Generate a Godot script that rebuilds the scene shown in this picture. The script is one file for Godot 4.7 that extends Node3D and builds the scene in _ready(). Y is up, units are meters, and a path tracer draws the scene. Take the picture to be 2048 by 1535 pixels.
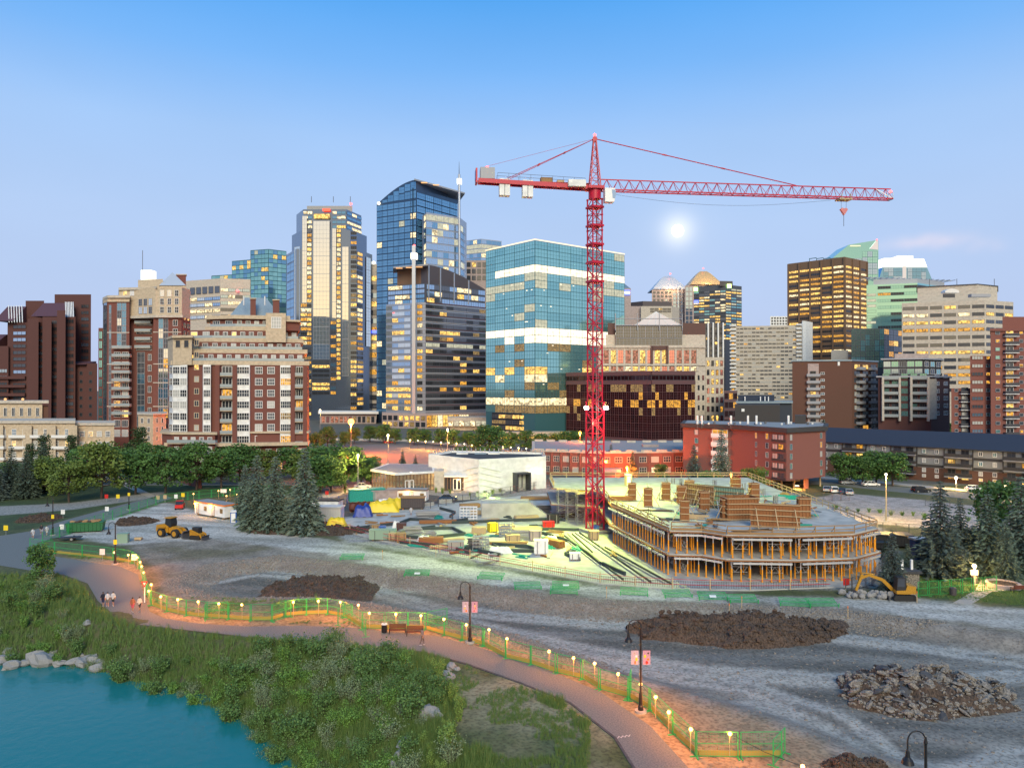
extends Node3D
# A riverside building site below a downtown skyline at dusk. Metres,y up,the camera looks along -Z.
# gp()/at() turn a direction seen from the survey point into a place at its real distance and height.
const F := 1500.0
const EYE := 26.5
var rng := RandomNumberGenerator.new()
var M := {}
var T := {}
var unit_box := BoxMesh.new()
var kit_ := {}
func V3(x: float,y: float,z: float) -> Vector3: return Vector3(x,y,z)
func V2(x: float,y: float) -> Vector2: return Vector2(x,y)
func SC(v: Vector3) -> Basis: return Basis.from_scale(v)
func gx(px: float,z: float) -> float: return (px - 1024.0) / F * z
func gp(px: float,py: float,h := 0.0) -> Vector3:
	var z := F * (EYE - h) / (py - 776.0)
	return V3(gx(px,z),h,-z)
func at(px: float,py: float,z: float) -> Vector3: return V3(gx(px,z),EYE + (776.0 - py) / F * z,-z)
func hy(py: float,z: float) -> float: return EYE + (776.0 - py) / F * z
func v2(px: float,z: float) -> Vector2: return V2(gx(px,z),-z)
func g2(px: float,py: float,h := 0.0) -> Vector2:
	var p := gp(px,py,h)
	return V2(p.x,p.z)
func rf(a: float,b: float) -> float: return rng.randf_range(a,b)
# ---------------------------------------------------------------- mesh batches
class MB:
	var v := PackedVector3Array()
	var n := PackedVector3Array()
	var c := PackedColorArray()
	var col := Color(1,1,1)
	var colored := false
	func tri(a: Vector3,b: Vector3,d: Vector3,nn := Vector3.ZERO) -> void:
		var x := (b - a).cross(d - a)
		if nn == Vector3.ZERO:
			nn = -x.normalized()
		if x.dot(nn) > 0:
			v.append(a); v.append(d); v.append(b)
		else:
			v.append(a); v.append(b); v.append(d)
		n.append(nn); n.append(nn); n.append(nn)
		if colored:
			c.append(col); c.append(col); c.append(col)
	func tri3(a: Vector3,b: Vector3,d: Vector3,na: Vector3,nb: Vector3,nd: Vector3) -> void:
		if (b - a).cross(d - a).dot(na) > 0:
			v.append(a); v.append(d); v.append(b)
			n.append(na); n.append(nd); n.append(nb)
		else:
			v.append(a); v.append(b); v.append(d)
			n.append(na); n.append(nb); n.append(nd)
		if colored:
			c.append(col); c.append(col); c.append(col)
	func quad(a: Vector3,b: Vector3,d: Vector3,e: Vector3,nn := Vector3.ZERO) -> void:
		if nn == Vector3.ZERO:
			nn = (d - a).cross(b - a).normalized()
		tri(a,b,d,nn)
		tri(a,d,e,nn)
	func box(p: Vector3,s: Vector3,b := Basis.IDENTITY) -> void:
		var h := s * 0.5
		for ax in 3:
			for sg in [-1.0,1.0]:
				var nn := Vector3.ZERO
				nn[ax] = sg
				var u := (ax + 1) % 3
				var w := (ax + 2) % 3
				var q := []
				for k in [[-1,-1],[1,-1],[1,1],[-1,1]]:
					var r := Vector3.ZERO
					r[ax] = sg * h[ax]
					r[u] = k[0] * h[u]
					r[w] = k[1] * h[w]
					q.append(p + b * r)
				quad(q[0],q[1],q[2],q[3],(b * nn).normalized())
	func span(y0: Vector3,y1: Vector3) -> void:
		box((y0 + y1) * 0.5,(y1 - y0).abs())
	func bar(a: Vector3,b: Vector3,w: float,h := 0.0) -> void:
		var d := b - a
		if d.length() < 0.0001:
			return
		var z := d.normalized()
		var up := Vector3.UP if absf(z.y) < 0.98 else Vector3.RIGHT
		var x := up.cross(z).normalized()
		box((a + b) * 0.5,Vector3(w,h if h > 0 else w,d.length()),Basis(x,z.cross(x),z))
	func tube(a: Vector3,b: Vector3,r0: float,r1 := -1.0,k := 8,caps := true) -> void:
		if r1 < 0:
			r1 = r0
		var z := (b - a).normalized()
		var up := Vector3.UP if absf(z.y) < 0.98 else Vector3.RIGHT
		var x := up.cross(z).normalized()
		var y := z.cross(x)
		for i in k:
			var t0 := TAU * i / k
			var t1 := TAU * (i + 1) / k
			var d0 := x * cos(t0) + y * sin(t0)
			var d1 := x * cos(t1) + y * sin(t1)
			tri3(a + d0 * r0,a + d1 * r0,b + d1 * r1,d0,d1,d1)
			if r1 > 0.0005:
				tri3(a + d0 * r0,b + d1 * r1,b + d0 * r1,d0,d1,d0)
			if caps:
				tri(a,a + d0 * r0,a + d1 * r0,-z)
				if r1 > 0.0005:
					tri(b,b + d0 * r1,b + d1 * r1,z)
	func path(pts: Array,r: float,k := 6) -> void:
		for i in pts.size() - 1:
			tube(pts[i],pts[i + 1],r,r,k)
	func lathe(o: Vector3,prof: Array,k := 16) -> void:
		for i in prof.size() - 1:
			var p: Vector2 = prof[i]
			var q: Vector2 = prof[i + 1]
			var sl := (q - p).normalized()
			for j in k:
				var t0 := TAU * j / k
				var t1 := TAU * (j + 1) / k
				var d0 := Vector3(cos(t0),0,sin(t0))
				var d1 := Vector3(cos(t1),0,sin(t1))
				var n0 := (d0 * sl.y - Vector3(0,sl.x,0)).normalized()
				var n1 := (d1 * sl.y - Vector3(0,sl.x,0)).normalized()
				var up := Vector3.UP
				tri3(o + d0 * p.x + up * p.y,o + d1 * p.x + up * p.y,o + d1 * q.x + up * q.y,n0,n1,n1)
				tri3(o + d0 * p.x + up * p.y,o + d1 * q.x + up * q.y,o + d0 * q.x + up * q.y,n0,n1,n0)
	func ball(o: Vector3,r: Vector3,k := 8,rows := 6) -> void:
		for i in rows:
			for j in k:
				var q := []
				for s in [[i,j],[i + 1,j],[i + 1,j + 1],[i,j + 1]]:
					var a: float = PI * s[0] / rows
					var b: float = TAU * s[1] / k
					q.append(Vector3(sin(a) * cos(b),cos(a),sin(a) * sin(b)))
				if i > 0:
					tri3(o + q[0] * r,o + q[1] * r,o + q[3] * r,q[0],q[1],q[3])
				if i < rows - 1:
					tri3(o + q[1] * r,o + q[2] * r,o + q[3] * r,q[1],q[2],q[3])
	# a vertical prism over a footprint (x,z),flat top and bottom
	func prism(poly: Array,y0: float,y1: float,top := true) -> void:
		var p := PackedVector2Array(poly)
		var k := p.size()
		var mid := Vector2.ZERO
		for q in p:
			mid += q / k
		var area := 0.0
		for i in k:
			area += p[i].cross(p[(i + 1) % k])
		var sg := 1.0 if area > 0 else -1.0
		for i in k:
			var a := p[i]
			var b := p[(i + 1) % k]
			var e := (b - a).normalized()
			var nn := Vector3(e.y,0,-e.x) * sg
			quad(Vector3(a.x,y0,a.y),Vector3(b.x,y0,b.y),Vector3(b.x,y1,b.y),Vector3(a.x,y1,a.y),nn)
		if top:
			var ix := Geometry2D.triangulate_polygon(p)
			for i in range(0,ix.size(),3):
				var a := p[ix[i]]
				var b := p[ix[i + 1]]
				var d := p[ix[i + 2]]
				tri(Vector3(a.x,y1,a.y),Vector3(b.x,y1,b.y),Vector3(d.x,y1,d.y),Vector3.UP)
				tri(Vector3(a.x,y0,a.y),Vector3(b.x,y0,b.y),Vector3(d.x,y0,d.y),Vector3.DOWN)
	func sheet(poly: Array,y: float) -> void:
		var p := PackedVector2Array(poly)
		var ix := Geometry2D.triangulate_polygon(p)
		for i in range(0,ix.size(),3):
			tri(Vector3(p[ix[i]].x,y,p[ix[i]].y),Vector3(p[ix[i + 1]].x,y,p[ix[i + 1]].y),Vector3(p[ix[i + 2]].x,y,p[ix[i + 2]].y),Vector3.UP)
	func ext(poly: Array,a: float,b: float,bs := Basis.IDENTITY,o := Vector3.ZERO) -> void:
		# a side outline (x,y) given thickness along z from a to b
		var p := PackedVector2Array(poly)
		var k := p.size()
		var ix := Geometry2D.triangulate_polygon(p)
		for z in [a,b]:
			for i in range(0,ix.size(),3):
				tri(o + bs * Vector3(p[ix[i]].x,p[ix[i]].y,z),o + bs * Vector3(p[ix[i + 1]].x,p[ix[i + 1]].y,z),o + bs * Vector3(p[ix[i + 2]].x,p[ix[i + 2]].y,z),bs * Vector3(0,0,1.0 if z == maxf(a,b) else -1.0))
		var area := 0.0
		for i in k:
			area += p[i].cross(p[(i + 1) % k])
		for i in k:
			var u := p[i]
			var w := p[(i + 1) % k]
			var e := (w - u).normalized() * (1.0 if area > 0 else -1.0)
			quad(o + bs * Vector3(u.x,u.y,a),o + bs * Vector3(w.x,w.y,a),o + bs * Vector3(w.x,w.y,b),o + bs * Vector3(u.x,u.y,b),bs * Vector3(e.y,-e.x,0))
	func add_to(am: ArrayMesh) -> ArrayMesh:
		if v.is_empty():
			return am
		var arr := []
		arr.resize(Mesh.ARRAY_MAX)
		arr[Mesh.ARRAY_VERTEX] = v
		arr[Mesh.ARRAY_NORMAL] = n
		if colored:
			arr[Mesh.ARRAY_COLOR] = c
		am.add_surface_from_arrays(Mesh.PRIMITIVE_TRIANGLES,arr)
		return am
	func mesh() -> ArrayMesh: return add_to(ArrayMesh.new())
# ---------------------------------------------------------------- nodes
func thing(called: String,label: String,category: String,pos := Vector3.ZERO,turn := 0.0,group := "") -> Node3D:
	var o := Node3D.new()
	o.name = called
	o.position = pos
	o.rotation.y = turn
	add_child(o,true)
	tag(o,label,category,group)
	return o
func tag(o: Node,label: String,category: String,group := "") -> void:
	o.set_meta("label",label)
	o.set_meta("category",category)
	if group:
		o.set_meta("group",group)
func put(parent: Node,called: String,mesh: Mesh,mat: Material,pos := Vector3.ZERO,bs := Basis.IDENTITY) -> MeshInstance3D:
	var o := MeshInstance3D.new()
	o.name = called
	o.mesh = mesh
	if mat:
		o.material_override = mat
	o.transform = Transform3D(bs,pos)
	parent.add_child(o,true)
	return o
func bx(parent: Node,called: String,size: Vector3,pos: Vector3,mat: Material,turn := 0.0) -> MeshInstance3D:
	return put(parent,called,unit_box,mat,pos,Basis(Vector3.UP,turn) * SC(size))
func mk(parent: Node,called: String,b: MB,mat: Material,pos := Vector3.ZERO,bs := Basis.IDENTITY) -> MeshInstance3D:
	return put(parent,called,b.mesh(),mat,pos,bs)
func struct(called: String,b: MB,mat: Material,kind := "structure") -> MeshInstance3D:
	var o := mk(self,called,b,mat)
	o.set_meta("kind",kind)
	return o
func lamp(parent: Node,pos: Vector3,col: Color,energy: float,size := 0.15) -> OmniLight3D:
	var l := OmniLight3D.new()
	l.name = "light"
	l.light_color = col
	l.light_energy = energy
	l.light_size = size
	l.omni_range = 60.0
	l.omni_attenuation = 2.0
	l.shadow_enabled = true
	l.position = pos
	parent.add_child(l,true)
	return l
# ---------------------------------------------------------------- materials
func noise_tex(key: String,freq: float,lo: float,hi: float,octaves := 4,size := 512,type := FastNoiseLite.TYPE_SIMPLEX_SMOOTH,stretch := 1.0) -> Texture2D:
	if T.has(key):
		return T[key]
	var f := FastNoiseLite.new()
	f.noise_type = type
	f.frequency = freq
	f.fractal_octaves = octaves
	f.seed = key.hash() % 1000
	f.cellular_return_type = FastNoiseLite.RETURN_CELL_VALUE
	f.cellular_jitter = 0.25
	var g := Gradient.new()
	g.offsets = PackedFloat32Array([0.0,1.0])
	g.colors = PackedColorArray([Color(lo,lo,lo),Color(hi,hi,hi)])
	var t := NoiseTexture2D.new()
	t.width = size
	t.height = size
	t.seamless = true
	t.noise = f
	t.color_ramp = g
	T[key] = t
	return t
func m(key: String,r: float,g: float,b: float,rough := 0.8,metal := 0.0,tex: Texture2D = null,sc := 0.2,bump := 0.0) -> StandardMaterial3D:
	if M.has(key):
		return M[key]
	var s := StandardMaterial3D.new()
	s.resource_name = key
	s.albedo_color = Color(r,g,b).linear_to_srgb()
	s.roughness = rough
	s.metallic = metal
	if tex:
		s.albedo_texture = tex
		s.uv1_triplanar = true
		s.uv1_world_triplanar = true
		s.uv1_scale = V3(sc,sc,sc)
		if bump > 0:
			s.heightmap_enabled = true
			s.heightmap_texture = tex
			s.heightmap_scale = bump
	M[key] = s
	return s
func glow(key: String,r: float,g: float,b: float,e: float,tex: Texture2D = null,sc := 0.5) -> StandardMaterial3D:
	if M.has(key):
		return M[key]
	var s := StandardMaterial3D.new()
	s.resource_name = key
	s.albedo_color = Color(0.3,0.25,0.18)
	s.roughness = 0.25
	s.emission_enabled = true
	s.emission = Color(r,g,b).linear_to_srgb()
	s.emission_energy_multiplier = e
	if tex:
		s.emission_texture = tex
		s.emission_operator = BaseMaterial3D.EMISSION_OP_MULTIPLY
		s.uv1_triplanar = true
		s.uv1_world_triplanar = true
		s.uv1_scale = V3(sc,sc,sc)
	M[key] = s
	return s
func materials() -> void:
	var fine := noise_tex("fine",0.05,0.72,1.1,5)
	var blotch := noise_tex("blotch",0.012,0.86,1.06,5)
	var grit := noise_tex("grit",0.03,0.4,1.35,5)
	var room := noise_tex("room",0.07,0.42,1.25,1,512,FastNoiseLite.TYPE_CELLULAR)
	var soft := noise_tex("soft",0.05,0.8,1.12,1,512,FastNoiseLite.TYPE_CELLULAR)
	# glass: coated panes that mirror the sky with their own tint
	m("glass_teal",0.36,0.66,0.62,0.06,0.85)
	m("glass_teal_dim",0.30,0.58,0.56,0.09,0.85)
	m("glass_blue",0.21,0.41,0.58,0.05,0.85)
	m("glass_blue_dim",0.17,0.35,0.52,0.08,0.8)
	m("glass_pale",0.42,0.56,0.72,0.06,0.85)
	m("glass_mirror",0.85,0.86,0.80,0.03,0.95)
	m("glass_dark",0.045,0.05,0.06,0.06,0.35)
	m("glass_smoke",0.16,0.17,0.19,0.06,0.7)
	m("glass_wine",0.055,0.016,0.02,0.05,0.5)
	m("glass_wine_dim",0.035,0.012,0.016,0.07,0.45)
	m("glass_green",0.42,0.55,0.42,0.05,0.9)
	m("glass_rose",0.8,0.36,0.36,0.12,0.85)
	m("glass_house",0.07,0.08,0.10,0.07,0.25)
	m("glass_curtain",0.42,0.42,0.40,0.35)
	# lit windows
	glow("lit_warm",1.0,0.60,0.14,1.8,room,0.035)
	glow("lit_amber",1.0,0.46,0.05,1.15,room,0.045)
	glow("lit_white",1.0,0.80,0.45,1.9,room,0.03)
	glow("lit_dim",0.85,0.55,0.2,0.45,room,0.05)
	glow("lit_pale",0.85,0.85,0.62,0.75,soft,0.04)
	glow("lit_bright",1.0,0.87,0.62,2.0,soft,0.025)
	glow("lit_rose",1.0,0.33,0.22,0.62,room,0.03)
	# masonry and cladding
	m("brick_red",0.21,0.078,0.06,0.9,0,fine,0.35)
	m("brick_wine",0.12,0.05,0.045,0.9,0,fine,0.3)
	m("brick_brown",0.15,0.072,0.05,0.9,0,fine,0.3)
	m("brick_rust",0.26,0.098,0.078,0.9,0,fine,0.6)
	m("stone_cream",0.56,0.45,0.32,0.85,0,blotch,0.12)
	m("stone_pale",0.55,0.49,0.41,0.85,0,blotch,0.1)
	m("stone_pink",0.42,0.34,0.32,0.85,0,blotch,0.1)
	m("panel_white",0.82,0.82,0.80,0.6,0,blotch,0.08)
	m("trim_white",0.75,0.74,0.72,0.6)
	m("trim_grey",0.32,0.33,0.36,0.5)
	m("trim_dark",0.05,0.05,0.06,0.5)
	m("metal_frame",0.10,0.105,0.12,0.45,0.4)
	m("frame_teal",0.05,0.15,0.17,0.45,0.3)
	m("frame_blue",0.035,0.075,0.15,0.45,0.3)
	m("frame_silver",0.42,0.45,0.50,0.35,0.6)
	m("concrete",0.38,0.37,0.35,0.9,0,blotch,0.2)
	m("concrete_brown",0.22,0.135,0.085,0.9,0,fine,0.2)
	m("granite_brown",0.10,0.035,0.03,0.5,0,fine,0.2)
	m("granite_dark",0.09,0.075,0.08,0.4,0,fine,0.2)
	m("granite_wine",0.14,0.07,0.075,0.5,0,fine,0.2)
	m("roof_dark",0.06,0.06,0.065,0.9,0,blotch,0.2)
	m("roof_grey",0.28,0.29,0.30,0.9,0,blotch,0.2)
	m("roof_blue",0.028,0.042,0.075,0.85,0,fine,0.8)
	m("roof_metal",0.25,0.33,0.40,0.4,0.4,blotch,0.3)
	m("roof_plum",0.12,0.05,0.06,0.6,0,fine,0.3)
	m("copper_pale",0.52,0.56,0.62,0.4,0.3)
	m("copper_gold_lit",0.62,0.42,0.2,0.4,0.3)  # pale copper with the golden floodlighting put into its colour
	m("siding_grey",0.30,0.31,0.31,0.8,0,fine,0.4)
	m("siding_dark",0.055,0.05,0.05,0.8,0,fine,0.4)
	m("rail_glass",0.35,0.40,0.42,0.25,0.2)
	# site
	m("crane_red",0.47,0.006,0.035,0.45)
	m("wood",0.40,0.235,0.10,0.8,0,fine,1.0)
	m("wood_orange",0.36,0.145,0.048,0.75,0,fine,1.0)
	m("wood_pale",0.60,0.44,0.25,0.8,0,fine,1.0)
	m("post_orange",0.82,0.33,0.015,0.5)
	m("steel",0.42,0.43,0.44,0.4,0.7)
	m("steel_dark",0.12,0.12,0.13,0.5,0.5)
	m("aluminium",0.72,0.72,0.72,0.35,0.5)
	m("rebar",0.12,0.075,0.05,0.7,0.4)
	m("slab",0.47,0.47,0.44,0.85,0,noise_tex("slabtex",0.01,0.82,1.06,5),0.06)
	m("membrane",0.035,0.05,0.055,0.6)
	m("plastic_black",0.02,0.02,0.022,0.5)
	m("rubber",0.025,0.024,0.023,0.85,0,fine,2.0)
	m("cat_yellow",0.60,0.30,0.02,0.45,0,noise_tex("wear",0.03,0.6,1.1,5),0.6)
	m("yellow",0.78,0.58,0.02,0.5)
	m("orange",0.80,0.20,0.02,0.5)
	m("red",0.55,0.02,0.015,0.4)
	m("blue",0.03,0.12,0.42,0.5)
	m("tarp_blue",0.02,0.05,0.28,0.45)
	m("teal_paint",0.02,0.42,0.33,0.5,0,T["wear"],0.3)
	m("green_mesh",0.025,0.38,0.09,0.5)
	m("tower_skin",0.20,0.25,0.33,0.12,0.75)
	m("green_paint",0.02,0.17,0.055,0.5,0,T["wear"],0.5)
	m("utility_green",0.22,0.33,0.25,0.6)
	m("lamp_black",0.018,0.016,0.018,0.4,0.2)
	m("white_paint",0.78,0.78,0.77,0.4)
	m("car_silver",0.52,0.55,0.60,0.25,0.5)
	m("car_black",0.02,0.022,0.028,0.15)
	m("car_blue",0.03,0.06,0.12,0.2)
	m("car_red",0.32,0.01,0.02,0.2)
	m("bench_wood",0.17,0.045,0.022,0.7,0,fine,1.5)
	m("cardboard",0.42,0.27,0.13,0.9,0,fine,1.0)
	m("silver_wrap",0.5,0.52,0.54,0.4,0.5,fine,2.0)
	m("skin",0.5,0.28,0.19,0.6)
	m("hair",0.05,0.03,0.02,0.8)
	m("rock",0.34,0.33,0.32,0.9,0,fine,0.5,6.0)
	m("soil",0.115,0.078,0.056,0.95,0,grit,0.22,20.0)
	m("rubble",0.29,0.255,0.215,0.9,0,grit,0.3,6.0)
	m("bark",0.085,0.06,0.045,0.95,0,fine,1.5)
	m("asphalt",0.168,0.182,0.18,0.92,0,noise_tex("asph",0.09,0.75,1.12,5),0.12,1.0)
	m("asphalt_dark",0.075,0.075,0.08,0.92,0,noise_tex("asph2",0.02,0.7,1.15,5),0.1)
	m("pale_walk",0.42,0.40,0.37,0.9,0,fine,0.4)
	m("stain_white",0.6,0.6,0.58,0.9)
# ---------------------------------------------------------------- sky,sun,camera
func sky_color(d: Vector3) -> Color:
	var e := rad_to_deg(asin(clampf(d.y,-1,1)))
	var stops := [-90.0,0.0,6.0,12.0,18.0,23.0,28.0,45.0,90.0]
	var cols := [Color(0.30,0.38,0.5),Color(0.52,0.60,0.83),Color(0.50,0.625,0.89),Color(0.47,0.635,0.93),Color(0.38,0.595,0.95),Color(0.20,0.48,0.95),Color(0.09,0.39,0.91),Color(0.09,0.33,0.74),Color(0.08,0.28,0.60)]
	var c: Color = cols[0]
	for i in stops.size() - 1:
		if e >= stops[i]:
			c = cols[i].lerp(cols[i + 1],clampf((e - stops[i]) / (stops[i + 1] - stops[i]),0,1))
	# afterglow where the sun went down,behind the camera
	var az := rad_to_deg(atan2(d.x,d.z))
	var gl := exp(-pow((az - 4.0) / 42.0,2.0)) * exp(-pow(maxf(e,0.0) / 15.0,2.0))
	return c.lerp(Color(1.75,1.25,0.56),0.95 * gl)
func make_sky() -> void:
	var w := 1024
	var h := 512
	var im := Image.create(w,h,false,Image.FORMAT_RGBF)
	var nz := FastNoiseLite.new()
	nz.frequency = 0.9
	nz.fractal_octaves = 5
	nz.seed = 4
	var moon := at(1356,460,1000.0) - V3(0,EYE,0)
	moon = moon.normalized()
	var clouds := [[at(1862,482,1000.0),2.1,0.34,0.5],[at(1968,493,1000.0),1.0,0.28,0.22],[at(1790,488,1000.0),1.4,0.16,0.12]]
	for j in h:
		var e := PI * (0.5 - (j + 0.5) / h)
		for i in w:
			var a := TAU * (i + 0.5) / w
			var d := V3(sin(a) * cos(e),sin(e),-cos(a) * cos(e))
			var c := sky_color(d)
			var g := rad_to_deg(d.angle_to(moon))
			if g < 12.0:
				c += Color(0.55,0.45,0.24) * (0.8 * exp(-g * g / 1.1) + 0.2 * exp(-g / 1.6))
			if d.z < -0.5 and d.y > 0.0 and d.y < 0.4:
				for q in clouds:
					var o: Vector3 = (q[0] - V3(0,EYE,0)).normalized()
					var dx := rad_to_deg(atan2(d.x,-d.z) - atan2(o.x,-o.z))
					var dy := rad_to_deg(asin(d.y) - asin(o.y))
					var wgt := exp(-pow(dx / q[1],2) - pow(dy / q[2],2)) * clampf(0.55 + 0.9 * nz.get_noise_3d(dx * 1.2,dy * 3.0,0.0),0,1.2)
					c = c.lerp(Color(0.80,0.76,0.90),clampf(wgt * q[3] * 3.2,0,0.85))
			c = c * (1.0 + 0.035 * nz.get_noise_3d(d.x * 3.0,d.y * 9.0,d.z * 3.0))
			im.set_pixel(i,j,c)
	var p := PanoramaSkyMaterial.new()
	p.panorama = ImageTexture.create_from_image(im)
	var s := Sky.new()
	s.sky_material = p
	var env := Environment.new()
	env.background_mode = Environment.BG_SKY
	env.sky = s
	env.tonemap_mode = Environment.TONE_MAPPER_LINEAR
	env.tonemap_exposure = 1.0
	env.sdfgi_enabled = true
	env.ssao_enabled = true
	env.ssil_enabled = true
	var we := WorldEnvironment.new()
	we.name = "world_environment"
	we.environment = env
	add_child(we)
	var sun := DirectionalLight3D.new()
	sun.name = "sun"
	sun.light_energy = 1.0
	sun.light_color = Color(1.0,0.95,0.83)
	sun.light_angular_distance = 30.0
	sun.shadow_enabled = true
	sun.rotation = V3(deg_to_rad(-31),deg_to_rad(8),0)
	add_child(sun)
func make_camera() -> void:
	var cam := Camera3D.new()
	cam.name = "camera"
	cam.position = V3(0,EYE,0)
	cam.rotation.x = atan(8.5 / F)
	cam.fov = rad_to_deg(2.0 * atan(767.5 / F))
	cam.near = 0.5
	cam.far = 9000.0
	cam.current = true
	add_child(cam)
func _ready() -> void:
	rng.seed = 77
	unit_box.size = Vector3.ONE
	make_camera()
	make_sky()
	materials()
	build_all()
func build_all() -> void:
	terrain()
	towers()
	skyline()
	condos()
	terraced_block()
	apartments()
	pavilion()
	streets()
	crane()
	frame_building()
	slab_yard()
	goods()
	plants()
	stones()
	pathside()
	machines()
# ---------------------------------------------------------------- terrain
const GX0 := -130.0
const GX1 := 130.0
const GZ0 := -44.0
const GZ1 := -206.0
const CELL := 0.65
const COARSE := 2.0
var sd_cols := 0
var sd_rows := 0
var SD := {}
var zones := {}
var path_poly := []
var ground_noise := FastNoiseLite.new()
func to_ground(px: Array) -> PackedVector2Array:
	var r := PackedVector2Array()
	for i in range(0,px.size(),2):
		r.append(g2(px[i],px[i + 1]))
	return r
func signed_distance(poly: PackedVector2Array,p: Vector2) -> float:
	var best := 1e9
	var k := poly.size()
	for i in k:
		var a := poly[i]
		var ab := poly[(i + 1) % k] - a
		var t := clampf((p - a).dot(ab) / ab.length_squared(),0,1)
		best = minf(best,(a + ab * t).distance_squared_to(p))
	return sqrt(best) * (1.0 if Geometry2D.is_point_in_polygon(p,poly) else -1.0)
func zone(called: String,px: Array) -> void: zone_w(called,to_ground(px))
func zone_w(called: String,poly: PackedVector2Array) -> void:
	zones[called] = poly
	sd_cols = int((GX1 - GX0) / COARSE) + 2
	sd_rows = int((GZ0 - GZ1) / COARSE) + 2
	var a := PackedFloat32Array()
	a.resize(sd_cols * sd_rows)
	for j in sd_rows:
		for i in sd_cols:
			a[j * sd_cols + i] = signed_distance(poly,V2(GX0 + i * COARSE,GZ0 - j * COARSE))
	SD[called] = a
func sd(called: String,x: float,z: float) -> float:
	var u := clampf((x - GX0) / COARSE,0,sd_cols - 1.001)
	var w := clampf((GZ0 - z) / COARSE,0,sd_rows - 1.001)
	var i := int(u)
	var j := int(w)
	var a: PackedFloat32Array = SD[called]
	var k := j * sd_cols + i
	return lerpf(lerpf(a[k],a[k + 1],u - i),lerpf(a[k + sd_cols],a[k + sd_cols + 1],u - i),w - j)
func height(x: float,z: float) -> float:
	if x < GX0 or x > GX1 or z > GZ0 or z < GZ1:
		return 0.0
	var h := 0.0
	var s := sd("soil",x,z)
	if s > 0:
		h -= 1.1 * smoothstep(0.0,4.2,s)
		h += (0.16 * ground_noise.get_noise_2d(x * 1.6,z * 5.0) + 0.12 * ground_noise.get_noise_2d(x * 7.0,z * 9.0)) * smoothstep(0.0,4.0,s)
	var wd := sd("water",x,z)
	if wd > -11.0:
		h = lerpf(h,-5.6,smoothstep(-11.0,3.5,wd)) * smoothstep(0.2,3.2,-sd("path",x,z))
		h += 0.35 * ground_noise.get_noise_2d(x * 3.0,z * 3.0) * smoothstep(-11.0,-7.0,wd)
	return h
func hgp(px: float,py: float) -> Vector3:
	# the place on the uneven ground that is seen at this direction
	var h := 0.0
	var p := gp(px,py,0.0)
	for i in 6:
		h = height(p.x,p.z)
		p = gp(px,py,h)
	p.y = height(p.x,p.z)
	return p
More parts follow.
